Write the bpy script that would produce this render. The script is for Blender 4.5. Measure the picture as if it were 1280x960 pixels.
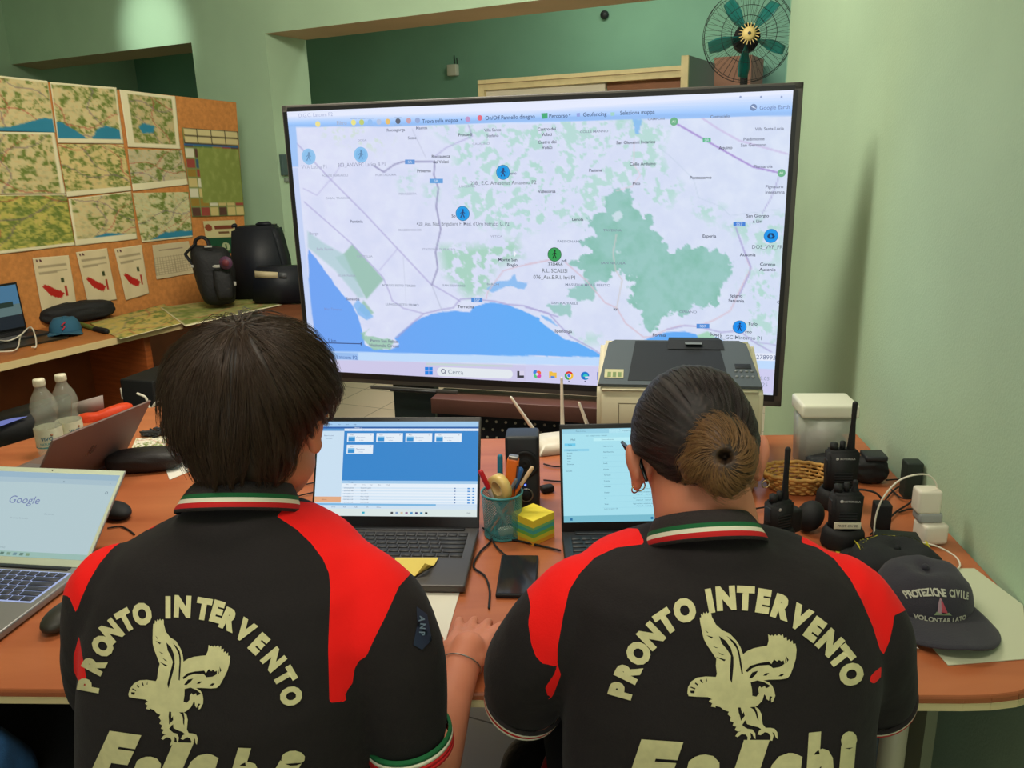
import bpy, bmesh, math, random
import numpy as np
from mathutils import Vector, Matrix, Quaternion, noise
from mathutils.bvhtree import BVHTree
from math import sin, cos, pi, radians

for o in list(bpy.data.objects): bpy.data.objects.remove(o)
SC = bpy.context.scene
COL = SC.collection
random.seed(7)

# ------------------------------------------------------------------ camera
EYE = 1.52                      # eye height of the photographer, metres
FPX = 1010.0                    # focal length for a 1280 px wide frame
_d = Vector((90, 3528, 1010)).normalized()
_y = (Vector((0, 0, 1)) - _d * _d.z).normalized()
_x = _d.cross(_y)
RM = Matrix((_x, _y, -_d))      # camera axes -> world
cam_data = bpy.data.cameras.new('camera')
cam_data.sensor_width = 36.0
cam_data.lens = FPX / 1280 * 36
cam_data.clip_start = 0.02
cam = bpy.data.objects.new('camera', cam_data)
COL.objects.link(cam)
m = Matrix((( RM[0][0], -RM[0][1], -RM[0][2], 0),
            ( RM[1][0], -RM[1][1], -RM[1][2], 0),
            ( RM[2][0], -RM[2][1], -RM[2][2], EYE), (0, 0, 0, 1)))
cam.matrix_world = m
SC.camera = cam

# ------------------------------------------------------------------ light
SC.view_settings.view_transform = 'Standard'
SC.view_settings.look = 'None'
SC.view_settings.gamma = 1
SC.view_settings.use_curve_mapping = False
SC.view_settings.exposure = 0.0
world = bpy.data.worlds.new('world'); SC.world = world
world.use_nodes = True
world.node_tree.nodes['Background'].inputs[0].default_value = (0.75, 0.9, 1.0, 1)
world.node_tree.nodes['Background'].inputs[1].default_value = 0.5

def area(name, loc, rot, sx, sy, power, color, spread=pi):
    l = bpy.data.lights.new(name, 'AREA'); l.shape = 'RECTANGLE'
    l.size = sx; l.size_y = sy; l.energy = power; l.color = color; l.spread = spread
    o = bpy.data.objects.new(name, l); COL.objects.link(o)
    o.location = loc; o.rotation_euler = rot
    return o
LAMPS = [
    ('ceiling_lamp_near', (-0.2, 0.3, 2.78), (0, 0, 0), 1.3, 0.5, 21, (1.0, 0.93, 0.80)),
    ('ceiling_lamp_mid',  (-0.5, 2.2, 2.80), (radians(42), 0, 0), 1.3, 0.4, 60, (1.0, 0.94, 0.80)),
    ('recess_fill', (0.6, 5.0, 2.88), (radians(20), 0, radians(-28)), 1.2, 0.3, 15, (0.95, 1.0, 0.86)),  # added unseen light, brightens the room behind the front wall
    ('rear_fill',   (0.2, -2.2, 1.9), (radians(78), 0, 0), 2.2, 1.2, 27, (0.95, 1.0, 0.9)),  # added fill from behind the camera, stands in for daylight
]
for a in LAMPS: area(*a)
sp = bpy.data.lights.new('wall_spot', 'SPOT'); sp.energy = 45; sp.spot_size = radians(44); sp.spot_blend = 1.0
sp.color = (0.86, 1.0, 0.86); sp.shadow_soft_size = 0.05
spo = bpy.data.objects.new('wall_spot', sp); COL.objects.link(spo)

# ------------------------------------------------------------------ helpers
def ray(px, py):
    return RM @ Vector(((px - 640) / FPX, (py - 480) / FPX, 1.0))
def Z(px, py, z):
    r = ray(px, py); t = (z - EYE) / r.z
    return Vector((0, 0, EYE)) + r * t
def Y(px, py, y):
    r = ray(px, py); t = y / r.y
    return Vector((0, 0, EYE)) + r * t
def V(px, py, p0, ang):
    a = radians(ang); n = Vector((-sin(a), cos(a), 0)); r = ray(px, py)
    t = n.dot(Vector((p0[0], p0[1], 0))) / n.dot(r)
    return Vector((0, 0, EYE)) + r * t
def PX(p):
    v = RM.transposed() @ (Vector(p) - Vector((0, 0, EYE)))
    return (640 + FPX * v.x / v.z, 480 + FPX * v.y / v.z)

def lin(c):
    return tuple(((v / 255) / 12.92 if v / 255 <= 0.04045 else ((v / 255 + 0.055) / 1.055) ** 2.4) for v in c)

MATS = {}
def mat(name, rgb, rough=0.6, metal=0.0, var=0.0, vscale=8.0, bump=0.0, bscale=60.0, emit=0.0,
        trans=0.0, alpha=1.0, sheen=0.0, spec=0.5, stretch=None, ior=1.45, rgb2=None, coat=0.0):
    if name in MATS: return MATS[name]
    M = bpy.data.materials.new(name); M.use_nodes = True
    nt = M.node_tree; b = nt.nodes['Principled BSDF']
    c = lin(rgb)
    b.inputs['Base Color'].default_value = (*c, 1)
    b.inputs['Roughness'].default_value = rough
    b.inputs['Metallic'].default_value = metal
    b.inputs['Transmission Weight'].default_value = trans
    b.inputs['Alpha'].default_value = alpha
    b.inputs['Specular IOR Level'].default_value = spec
    b.inputs['IOR'].default_value = ior
    b.inputs['Coat Weight'].default_value = coat
    if sheen: b.inputs['Sheen Weight'].default_value = sheen
    if emit:
        b.inputs['Emission Color'].default_value = (*c, 1)
        b.inputs['Emission Strength'].default_value = emit
    if var or bump or rgb2:
        tc = nt.nodes.new('ShaderNodeTexCoord'); mp = nt.nodes.new('ShaderNodeMapping')
        nt.links.new(tc.outputs['Object'], mp.inputs[0])
        if stretch: mp.inputs['Scale'].default_value = stretch
    if var or rgb2:
        n = nt.nodes.new('ShaderNodeTexNoise'); n.inputs['Scale'].default_value = vscale
        n.inputs['Detail'].default_value = 5
        nt.links.new(mp.outputs[0], n.inputs['Vector'])
        cr = nt.nodes.new('ShaderNodeValToRGB')
        c2 = lin(rgb2) if rgb2 else tuple(min(1, v * (1 + var)) for v in c)
        c1 = c if rgb2 else tuple(v * (1 - var) for v in c)
        cr.color_ramp.elements[0].position = 0.35; cr.color_ramp.elements[1].position = 0.65
        cr.color_ramp.elements[0].color = (*c1, 1); cr.color_ramp.elements[1].color = (*c2, 1)
        nt.links.new(n.outputs[0], cr.inputs[0]); nt.links.new(cr.outputs[0], b.inputs['Base Color'])
    if bump:
        n2 = nt.nodes.new('ShaderNodeTexNoise'); n2.inputs['Scale'].default_value = bscale
        n2.inputs['Detail'].default_value = 4
        nt.links.new(mp.outputs[0], n2.inputs['Vector'])
        bp = nt.nodes.new('ShaderNodeBump'); bp.inputs['Strength'].default_value = bump; bp.inputs['Distance'].default_value = 0.01
        nt.links.new(n2.outputs[0], bp.inputs['Height']); nt.links.new(bp.outputs[0], b.inputs['Normal'])
    MATS[name] = M
    return M
def emis(name, rgb, s=1.0):
    if name in MATS: return MATS[name]
    M = bpy.data.materials.new(name); M.use_nodes = True
    b = M.node_tree.nodes['Principled BSDF']
    b.inputs['Base Color'].default_value = (0.01, 0.01, 0.01, 1); b.inputs['Roughness'].default_value = 0.45
    b.inputs['Specular IOR Level'].default_value = 0.2
    b.inputs['Emission Color'].default_value = (*lin(rgb), 1); b.inputs['Emission Strength'].default_value = s
    MATS[name] = M
    return M
def attrmat(name, rough=0.7, emit=0.0, var=0.0, vscale=60):
    """base colour (or the glow of a screen) from the mesh's own colour attribute 'ink'"""
    if name in MATS: return MATS[name]
    M = bpy.data.materials.new(name); M.use_nodes = True; nt = M.node_tree
    b = nt.nodes['Principled BSDF']; b.inputs['Roughness'].default_value = rough
    b.inputs['Specular IOR Level'].default_value = 0.25
    a = nt.nodes.new('ShaderNodeAttribute'); a.attribute_name = 'ink'
    if emit:
        nt.links.new(a.outputs['Color'], b.inputs['Emission Color']); b.inputs['Emission Strength'].default_value = emit
        b.inputs['Base Color'].default_value = (0.01, 0.01, 0.01, 1)
    else:
        nt.links.new(a.outputs['Color'], b.inputs['Base Color'])
    MATS[name] = M
    return M

class MB:
    """collects shapes into one mesh"""
    def __init__(s): s.v = []; s.f = []; s.mi = []; s.mats = []; s.sm = []
    def slot(s, m):
        if m not in s.mats: s.mats.append(m)
        return s.mats.index(m)
    def add(s, vs, fs, m, smooth=False):
        n = len(s.v); k = s.slot(m)
        s.v += [tuple(v) for v in vs]
        for f in fs: s.f.append(tuple(n + i for i in f)); s.mi.append(k); s.sm.append(smooth)
        return s
    def addbm(s, bm, m, smooth=False, M=None):
        bm.verts.ensure_lookup_table(); bm.verts.index_update()
        vs = [(M @ v.co if M else v.co.copy()) for v in bm.verts]
        s.add(vs, [[v.index for v in f.verts] for f in bm.faces], m, smooth); bm.free(); return s
    def box(s, c, d, m, bev=0.0, rot=None, seg=2):
        bm = bmesh.new(); bmesh.ops.create_cube(bm, size=1)
        for v in bm.verts: v.co = Vector((v.co.x * d[0], v.co.y * d[1], v.co.z * d[2]))
        if bev: bmesh.ops.bevel(bm, geom=list(bm.edges), offset=bev, segments=seg, affect='EDGES', profile=0.6)
        M = Matrix.Translation(c)
        if rot: M = M @ (rot if isinstance(rot, Matrix) else Matrix.Rotation(rot, 4, 'Z'))
        return s.addbm(bm, m, bool(bev), M)
    def cyl(s, c, r, h, m, r2=None, seg=24, rot=None, bev=0.0):
        bm = bmesh.new(); bmesh.ops.create_cone(bm, cap_ends=True, segments=seg, radius1=r, radius2=(r if r2 is None else r2), depth=h)
        if bev:
            es = [e for e in bm.edges if abs(e.verts[0].co.z - e.verts[1].co.z) < 1e-6]
            bmesh.ops.bevel(bm, geom=es, offset=bev, segments=2, affect='EDGES')
        M = Matrix.Translation(c)
        if rot: M = M @ rot
        return s.addbm(bm, m, True, M)
    def sph(s, c, r, m, seg=20, rot=None):
        bm = bmesh.new(); bmesh.ops.create_uvsphere(bm, u_segments=seg, v_segments=max(6, seg * 2 // 3), radius=1)
        rr = r if hasattr(r, '__len__') else (r, r, r)
        M = Matrix.Translation(c)
        if rot: M = M @ rot
        M = M @ Matrix.Diagonal((*rr, 1))
        return s.addbm(bm, m, True, M)
    def lathe(s, prof, m, c=(0, 0, 0), seg=28, closed=True, rot=None):
        vs = []; fs = []; n = len(prof)
        M = Matrix.Translation(c)
        if rot: M = M @ rot
        for k in range(seg):
            a = 2 * pi * k / seg
            for r, z in prof: vs.append(M @ Vector((r * cos(a), r * sin(a), z)))
        for k in range(seg):
            k2 = (k + 1) % seg
            for i in range(n - 1): fs.append((k * n + i, k2 * n + i, k2 * n + i + 1, k * n + i + 1))
        return s.add(vs, fs, m, True)
    def tube(s, pts, rad, m, seg=10, smooth=0, caps=True, flat=1.0):
        pts = [Vector(p) for p in pts]
        rad = list(rad) if hasattr(rad, '__len__') else [rad] * len(pts)
        if smooth: pts, rad = catmull(pts, rad, smooth)
        n = len(pts); rings = []
        t = (pts[1] - pts[0]).normalized()
        up = Vector((0, 0, 1)) if abs(t.z) < 0.9 else Vector((1, 0, 0))
        u = t.cross(up).normalized()
        P = []; R = []; T = []
        for i in range(n):
            t = (pts[min(i + 1, n - 1)] - pts[max(i - 1, 0)]).normalized()
            T.append(t)
        seq = []
        if caps:
            for a in (80, 55, 28): seq.append((pts[0] - T[0] * rad[0] * sin(radians(a)), rad[0] * cos(radians(a)), T[0]))
        for i in range(n): seq.append((pts[i], rad[i], T[i]))
        if caps:
            for a in (28, 55, 80): seq.append((pts[-1] + T[-1] * rad[-1] * sin(radians(a)), rad[-1] * cos(radians(a)), T[-1]))
        vs = []; fs = []
        for (p, r, t) in seq:
            u = (u - t * u.dot(t)).normalized(); w = t.cross(u)
            for k in range(seg):
                a = 2 * pi * k / seg
                vs.append(p + u * (r * cos(a)) + w * (r * sin(a) * flat))
        L = len(seq)
        for i in range(L - 1):
            for k in range(seg):
                k2 = (k + 1) % seg
                fs.append((i * seg + k, i * seg + k2, (i + 1) * seg + k2, (i + 1) * seg + k))
        fs.append(tuple(reversed(range(seg)))); fs.append(tuple((L - 1) * seg + k for k in range(seg)))
        return s.add(vs, fs, m, True)
    def prism(s, poly, z0, z1, m, bev=0.0, M=None, smooth=False):
        bm = bmesh.new()
        vs = [bm.verts.new((p[0], p[1], z0)) for p in poly]
        f = bm.faces.new(vs); bm.normal_update()
        if (f.normal.z > 0) == (z1 > z0): f.normal_flip()
        r = bmesh.ops.extrude_face_region(bm, geom=[f])
        for g in r['geom']:
            if isinstance(g, bmesh.types.BMVert): g.co.z = z1
        bmesh.ops.recalc_face_normals(bm, faces=bm.faces)
        if bev:
            bmesh.ops.bevel(bm, geom=[e for e in bm.edges if abs(e.verts[0].co.z - e.verts[1].co.z) < 1e-6 and e.verts[0].co.z == z1], offset=bev, segments=2, affect='EDGES')
        return s.addbm(bm, m, smooth, M)
    def poly(s, pts, m): return s.add(pts, [tuple(range(len(pts)))], m)
    def build(s, name, parent=None, loc=None, rot=None):
        me = bpy.data.meshes.new(name); me.from_pydata(s.v, [], s.f)
        for m_ in s.mats: me.materials.append(m_)
        me.polygons.foreach_set('material_index', s.mi); me.polygons.foreach_set('use_smooth', s.sm)
        me.update()
        o = bpy.data.objects.new(name, me); COL.objects.link(o)
        if parent: o.parent = parent
        if loc is not None: o.location = loc
        if rot is not None: o.rotation_euler = rot
        if any(s.sm):
            md = o.modifiers.new('wn', 'WEIGHTED_NORMAL') if False else None
        return o

def catmull(pts, rad, k):
    P = [pts[0] * 2 - pts[1]] + pts + [pts[-1] * 2 - pts[-2]]
    out = []; ro = []
    for i in range(1, len(P) - 2):
        for j in range(k):
            t = j / k
            a, b, c, d = P[i - 1], P[i], P[i + 1], P[i + 2]
            out.append(0.5 * ((2 * b) + (c - a) * t + (2 * a - 5 * b + 4 * c - d) * t * t + (3 * b - a - 3 * c + d) * t ** 3))
            ro.append(rad[i - 1] * (1 - t) + rad[i] * t)
    out.append(pts[-1]); ro.append(rad[-1])
    return out, ro

def thing(name, label, cat, loc=(0, 0, 0), rz=0.0, group=None):
    o = bpy.data.objects.new(name, None); COL.objects.link(o)
    o.empty_display_size = 0.05
    o.location = loc; o.rotation_euler = (0, 0, rz); o['label'] = label; o['category'] = cat
    if group: o['group'] = group
    return o
def tag(o, label, cat, group=None, kind=None):
    o['label'] = label; o['category'] = cat
    if group: o['group'] = group
    if kind: o['kind'] = kind
    return o
def struct(o): o['kind'] = 'structure'; return o
def copy_tree(o, parent=None):
    c = o.copy(); COL.objects.link(c); c.parent = parent
    for ch in list(o.children): copy_tree(ch, c)
    return c

_tc = {}
def textgeo(s, bold=0.0, shear=0.0):
    """verts (2-D) and faces of a word, cap height 1, centred"""
    key = (s, bold, shear)
    if key in _tc: return _tc[key]
    cu = bpy.data.curves.new('t', 'FONT'); cu.body = s; cu.size = 1; cu.offset = bold; cu.shear = shear
    cu.resolution_u = 3; cu.align_x = 'CENTER'
    o = bpy.data.objects.new('t', cu); COL.objects.link(o)
    dg = bpy.context.evaluated_depsgraph_get(); dg.update()
    me = o.evaluated_get(dg).to_mesh()
    vs = [(v.co.x / 0.73, v.co.y / 0.73 - 0.5) for v in me.vertices]; fs = [tuple(p.vertices) for p in me.polygons]
    o.evaluated_get(dg).to_mesh_clear()
    bpy.data.objects.remove(o); bpy.data.curves.remove(cu)
    _tc[key] = (vs, fs)
    return vs, fs

def inpoly(X, Yv, poly):
    """vectorised point in polygon"""
    inside = np.zeros(X.shape, bool); n = len(poly); j = n - 1
    for i in range(n):
        xi, yi = poly[i]; xj, yj = poly[j]
        if yi != yj:
            c = ((yi > Yv) != (yj > Yv)) & (X < (xj - xi) * (Yv - yi) / (yj - yi) + xi)
            inside ^= c
        j = i
    return inside
def sdf(X, Yv, poly):
    """signed distance, positive inside"""
    d = np.full(X.shape, 1e9); n = len(poly)
    for i in range(n):
        ax, ay = poly[i]; bx, by = poly[(i + 1) % n]
        dx, dy = bx - ax, by - ay; L = dx * dx + dy * dy + 1e-9
        t = np.clip(((X - ax) * dx + (Yv - ay) * dy) / L, 0, 1)
        d = np.minimum(d, np.hypot(X - ax - t * dx, Yv - ay - t * dy))
    return np.where(inpoly(X, Yv, poly), d, -d)
def vnoise(X, Yv, sc, seed=0.0, oct=3):
    f = np.empty(X.shape)
    fl = f.ravel(); xs = X.ravel(); ys = Yv.ravel()
    for i in range(fl.size):
        fl[i] = noise.fractal(Vector((xs[i] * sc, ys[i] * sc, seed)), 0.7, 2.1, oct)
    return f

# ================================================================== SETTING
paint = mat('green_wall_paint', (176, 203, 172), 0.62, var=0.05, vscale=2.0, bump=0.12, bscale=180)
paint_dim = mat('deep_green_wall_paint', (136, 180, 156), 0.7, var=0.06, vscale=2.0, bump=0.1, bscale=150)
soffit = mat('tan_soffit_paint', (190, 160, 128), 0.7, var=0.05, vscale=3)
CEIL = 2.95
FA = -28.6
P0 = Y(331, 42, 5.3); ZT = P0.z
fu = Vector((cos(radians(FA)), sin(radians(FA)), 0)); fn = Vector((-fu.y, fu.x, 0))
def FW(s, n, z): return Vector((P0.x, P0.y, 0)) + fu * s + fn * n + Vector((0, 0, z))
def wbox(mb, s0, s1, n0, n1, z0, z1, m, mbot=None):
    v = [FW(s, n, z) for z in (z0, z1) for (s, n) in ((s0, n0), (s1, n0), (s1, n1), (s0, n1))]
    mb.add(v, [(0, 1, 5, 4), (1, 2, 6, 5), (2, 3, 7, 6), (3, 0, 4, 7), (4, 5, 6, 7)], m)
    mb.add(v[:4], [(3, 2, 1, 0)], mbot or m)
sL = (V(240, 60, P0, FA) - Vector((P0.x, P0.y, 0))).dot(fu)
T = 0.36
mb = MB()
wbox(mb, sL, 0, 0, T, 0, CEIL, paint)                 # pillar between the two openings
wbox(mb, -5.2, sL, 0, T, ZT, CEIL, paint, soffit)     # header over left opening
wbox(mb, 0, 3.6, 0, T, ZT, CEIL, paint, soffit)       # beam over right opening
wbox(mb, -6.2, -5.2, 0, T, 0, CEIL, paint)
wf = struct(mb.build('wall_front'))
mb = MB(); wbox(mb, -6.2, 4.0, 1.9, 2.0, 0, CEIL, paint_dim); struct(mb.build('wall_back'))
# right wall: its far end stops short of the opening
def RWx(y): return 0.869 + 0.1015 * (y - 1.222)
mb = MB()
mb.prism([(RWx(-2.6), -2.6), (RWx(-2.6) + 0.5, -2.6), (RWx(3.28) + 0.5, 3.28), (RWx(3.28), 3.28)], 0, CEIL, paint)
struct(mb.build('wall_right'))
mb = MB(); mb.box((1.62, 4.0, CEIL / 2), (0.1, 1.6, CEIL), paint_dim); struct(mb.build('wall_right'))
mb = MB(); mb.box((-3.75, 3.2, CEIL / 2), (0.1, 11.6, CEIL), paint); struct(mb.build('wall_left'))
mb = MB()
mb.box((-3.3 - 0.2, -2.65, CEIL / 2), (0.8, 0.1, CEIL), paint)
mb.box((-0.9, -2.65, 0.45), (4.6, 0.1, 0.9), paint); mb.box((-0.9, -2.65, 2.75), (4.6, 0.1, 0.4), paint)
mb.box((-0.7, -2.65, 1.6), (1.2, 0.1, 1.8), paint)
struct(mb.build('wall_rear'))
mb = MB(); mb.box((-1.0, 3.4, CEIL + 0.05), (5.6, 12.2, 0.1), mat('ceiling_paint', (215, 215, 195), 0.8)); struct(mb.build('ceiling'))
# floor: pale square tiles
fm = bpy.data.materials.new('floor_tiles'); fm.use_nodes = True; nt = fm.node_tree; b = nt.nodes['Principled BSDF']
tc = nt.nodes.new('ShaderNodeTexCoord'); br = nt.nodes.new('ShaderNodeTexBrick')
br.offset = 0; br.inputs['Scale'].default_value = 1; br.inputs['Brick Width'].default_value = 0.34; br.inputs['Row Height'].default_value = 0.34
br.inputs['Mortar Size'].default_value = 0.003
br.inputs['Color1'].default_value = (*lin((236, 214, 192)), 1); br.inputs['Color2'].default_value = (*lin((230, 208, 188)), 1)
br.inputs['Mortar'].default_value = (*lin((150, 125, 105)), 1)
mp = nt.nodes.new('ShaderNodeMapping'); mp.inputs['Rotation'].default_value = (0, 0, radians(24))
nt.links.new(tc.outputs['Object'], mp.inputs[0]); nt.links.new(mp.outputs[0], br.inputs['Vector'])
nt.links.new(br.outputs['Color'], b.inputs['Base Color']); b.inputs['Roughness'].default_value = 0.35
mb = MB(); mb.box((-1.0, 3.4, -0.05), (5.6, 12.2, 0.1), fm); struct(mb.build('floor'))
# the lamp that washes the front wall
hl = V(192, 40, P0, FA)
spo.location = hl - fn * 1.0 + Vector((0, 0, 0.30))
spo.rotation_euler = (hl - spo.location).to_track_quat('-Z', 'Y').to_euler()

# ================================================================== NOTICE BOARD AND MAPS
cork = mat('cork_board', (196, 128, 66), 0.85, var=0.12, vscale=40, bump=0.2, bscale=300)
cork_dark = mat('board_edge', (90, 55, 30), 0.7)
r_ = ray(70, 355); PB = Vector((0, 0, EYE)) + r_ * (4.6 / math.hypot(r_.x, r_.y)); BA = 60.4
bn = Vector((sin(radians(BA)), -cos(radians(BA)), 0))     # towards the camera
def BP(px, py, off=0.0): return V(px, py, PB + bn * off, BA)
mb = MB()
c = [BP(-95, 86), BP(295, 128), BP(308, 290), BP(-95, 470)]
c[2] = BP(312, 372); 
back = [p - bn * 0.03 for p in c]
mb.add(c + back, [(3, 2, 1, 0)], cork); mb.add(c + back, [(4, 5, 6, 7), (0, 1, 5, 4), (1, 2, 6, 5), (2, 3, 7, 6), (3, 0, 4, 7)], cork_dark)
nb = mb.build('notice_board'); tag(nb, 'tall brown cork partition board covered with maps behind the left desk', 'notice board')

def sheet(name, quad, fn_, label, cat, group=None, n=44, off=0.006, plane=BP, thick=0.0012, matname='printed_paper', rough=0.6, flat=False):
    """a sheet of printed paper; fn_(U, V) -> rgb array, V downwards"""
    q = [plane(x, y, off) for x, y in quad]
    nrm = (q[1] - q[0]).cross(q[3] - q[0]).normalized()
    if (Vector((0, 0, EYE)) - q[0]).dot(nrm) < 0: nrm = -nrm
    us = np.linspace(0, 1, n + 1); U, W = np.meshgrid(us, us)
    col = fn_(U, W)
    vs = []
    for j in range(n + 1):
        for i in range(n + 1):
            u, w = us[i], us[j]
            p = (q[0] * (1 - u) + q[1] * u) * (1 - w) + (q[3] * (1 - u) + q[2] * u) * w
            p = p + nrm * ((0.0 if flat else 0.0015) * sin(u * 9 + w * 4 + quad[0][0]))
            vs.append(p)
    fs = [(j * (n + 1) + i, j * (n + 1) + i + 1, (j + 1) * (n + 1) + i + 1, (j + 1) * (n + 1) + i) for j in range(n) for i in range(n)]
    mb = MB(); mb.add(vs, fs, attrmat(matname, rough), True)
    o = mb.build(name)
    a = o.data.color_attributes.new('ink', 'FLOAT_COLOR', 'POINT')
    arr = np.ones((len(vs), 4), np.float32); c8 = np.clip(col.reshape(-1, 3), 0, 255) / 255
    arr[:, :3] = np.where(c8 <= 0.04045, c8 / 12.92, ((c8 + 0.055) / 1.055) ** 2.4)
    a.data.foreach_set('color', arr.ravel())
    sd = o.modifiers.new('thickness', 'SOLIDIFY'); sd.thickness = thick; sd.offset = 0
    tag(o, label, cat, group)
    return o
def mixc(a, b, t): t = np.clip(t, 0, 1)[..., None]; return a * (1 - t) + np.array(b, float) * t
def mapfn(seed, sea=None, green=0.5, border=(0.04, 0.04, 0.04, 0.06), tint=(205, 190, 140), roads=4):
    def f(U, W):
        base = np.ones(U.shape + (3,)) * np.array(tint, float)
        n1 = vnoise(U, W, 3.2, seed, 4); n2 = vnoise(U, W, 9, seed + 9, 3); n3 = vnoise(U, W, 22, seed + 3, 2)
        base = mixc(base, (150, 150, 110), np.clip(n2 * 1.2, 0, 0.6))
        base = mixc(base, (215, 175, 120), np.clip(n3 * 1.0, 0, 0.5))
        g = np.clip((n1 * 0.8 + n2 * 0.7 + (green - 0.58)) * 5, 0, 1)
        g = g * np.clip(.55 + n3 * 1.6 + n2, .15, 1)
        base = mixc(base, (104, 122, 52), g * 0.95)
        rnd = random.Random(seed)
        for k in range(roads):
            x0, a, ph = rnd.random(), rnd.uniform(-1.2, 1.2), rnd.random() * 6
            d = np.abs((U - x0) - a * (W - 0.5) - 0.08 * np.sin(W * 9 + ph)) if k % 2 else np.abs((W - x0) - a * 0.6 * (U - 0.5) - 0.07 * np.sin(U * 8 + ph))
            base = mixc(base, (176, 70, 60) if k % 3 else (110, 90, 110), (d < 0.012) * 0.5)
        if sea is not None:
            s = sdf(U, W, sea) + 0.012 * n3
            base = mixc(base, (48, 128, 158), np.clip(s * 60 + 0.5, 0, 1))
        l, r, t, bt = border
        e = (U < l) | (U > 1 - r) | (W < t) | (W > 1 - bt)
        base[e] = (226, 216, 180)
        return base
    return f
s_ = 0.3125
def z1(*p): return [(x * s_, y * s_) for x, y in p]
maps = [
 (z1((-60, 296), (190, 324), (222, 530), (-60, 522)), mapfn(1, [(-1, .93), (.3, .93), (.6, .82), (.85, .72), (1.1, .74), (1.1, 1.1), (-1, 1.1)], .42, (.04, .02, .04, .0)), 'map sheet at the top left of the board with a blue sea strip'),
 (z1((200, 328), (465, 350), (495, 575), (232, 572)), mapfn(2, [(-.1, .6), (.1, .66), (.3, .8), (.48, .97), (.6, .75), (.75, .68), (1.1, .8), (1.1, 1.1), (-.1, 1.1)], .62, (.02, .03, .04, .07)), 'map sheet in the top row with a pointed cape in blue sea'),
 (z1((478, 358), (700, 385), (722, 596), (512, 588)), mapfn(3, [(.25, .62), (.35, .55), (.55, .6), (.5, .72), (.3, .74)], .72, (.13, .08, .05, .07), (190, 175, 130)), 'white bordered map sheet with a small blue lake, top right of the maps'),
 (z1((-60, 526), (218, 530), (262, 775), (-60, 776)), mapfn(4, None, .6, (.0, .05, .03, .01)), 'map sheet at the left of the middle row'),
 (z1((232, 576), (494, 578), (527, 762), (268, 788)), mapfn(5, None, .6, (.0, .0, .0, .1), (210, 190, 130)), 'map sheet in the middle row with a white strip below'),
 (z1((510, 596), (728, 602), (752, 738), (532, 764)), mapfn(6, None, .5, (.0, .0, .0, .16), (190, 180, 145)), 'greyish map sheet at the right end of the middle row'),
 (z1((-60, 780), (266, 778), (300, 981), (-60, 1024)), mapfn(7, None, .9, (.0, .0, .02, .05), (190, 180, 90)), 'very green map sheet at the left of the bottom row'),
 (z1((274, 796), (524, 766), (550, 956), (302, 983)), mapfn(8, [(.2, 1.1), (.2, .9), (.5, .8), (.8, .86), (1.1, .96), (1.1, 1.1)], .5, (.03, .0, .02, .12)), 'map sheet in the bottom row with a blue bay above white margin'),
 (z1((530, 772), (754, 768), (771, 948), (568, 970)), mapfn(9, [(.1, 1.1), (.15, .97), (.45, .84), (.75, .84), (1.1, .86), (1.1, 1.1)], .5, (.0, .0, .0, .04), (200, 195, 150)), 'map sheet at the right end of the bottom row with a blue gulf'),
]
for q, f, lab in maps:
    sheet('wall_map', q, f, lab, 'map', 'maps pinned on the cork board')
def adfn(U, W):
    base = np.ones(U.shape + (3,)) * np.array((120, 135, 80), float)
    rnd = random.Random(5)
    cols = [(150, 70, 60), (200, 180, 120), (60, 90, 110), (210, 205, 180), (150, 120, 50), (80, 110, 70), (90, 60, 50)]
    nx, ny = 6, 9
    for j in range(ny):
        for i in range(nx):
            c = rnd.choice(cols); mk = (U * nx >= i + .06) & (U * nx < i + .94) & (W * ny >= j + .06) & (W * ny < j + .94)
            base[mk] = c
    n = vnoise(U, W, 10, 3, 3)
    ctr = (U > .22) & (U < .99) & (W > .2) & (W < .84)
    base[ctr] = (128, 140, 70)
    base = mixc(base, (150, 160, 90), np.where(ctr, np.clip(n, 0, 1), 0))
    top = (W < .17) & (U > .02)
    base[top] = (205, 190, 140); base[top & ((np.abs((U * 4) % 1) < .06) | (np.abs((W * 12) % 1) < .12))] = (70, 60, 40)
    base[(W > .17) & (W < .2)] = (50, 100, 150)
    return base
sheet('town_plan', z1((727, 510), (950, 526), (978, 862), (770, 868)), adfn, 'green town plan framed by small advert boxes, at the right of the board', 'town plan', n=60)
def postfn(U, W):
    base = np.ones(U.shape + (3,)) * np.array((200, 190, 140), float)
    base[W > .52] = (25, 75, 50)
    base[(U - .13) ** 2 + (W - .2) ** 2 < .012] = (140, 70, 45)
    base[(np.abs(W - .2) < .05) & (U > .3) & (U < .9)] = (120, 60, 40)
    base[(np.abs(W - .36) < .03) & (U > .4) & (U < .75)] = (110, 80, 50)
    base[((U - .55) ** 2 + ((W - .8) * .9) ** 2 < .015)] = (170, 180, 140)
    base[(np.abs(U - .56) < .02) & (np.abs(W - .8) < .08)] = (20, 70, 40)
    return base
sheet('safety_poster', z1((812, 885), (940, 880), (968, 1010), (835, 1016)), postfn, 'small cream and green poster behind the black backpack', 'poster')
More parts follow.
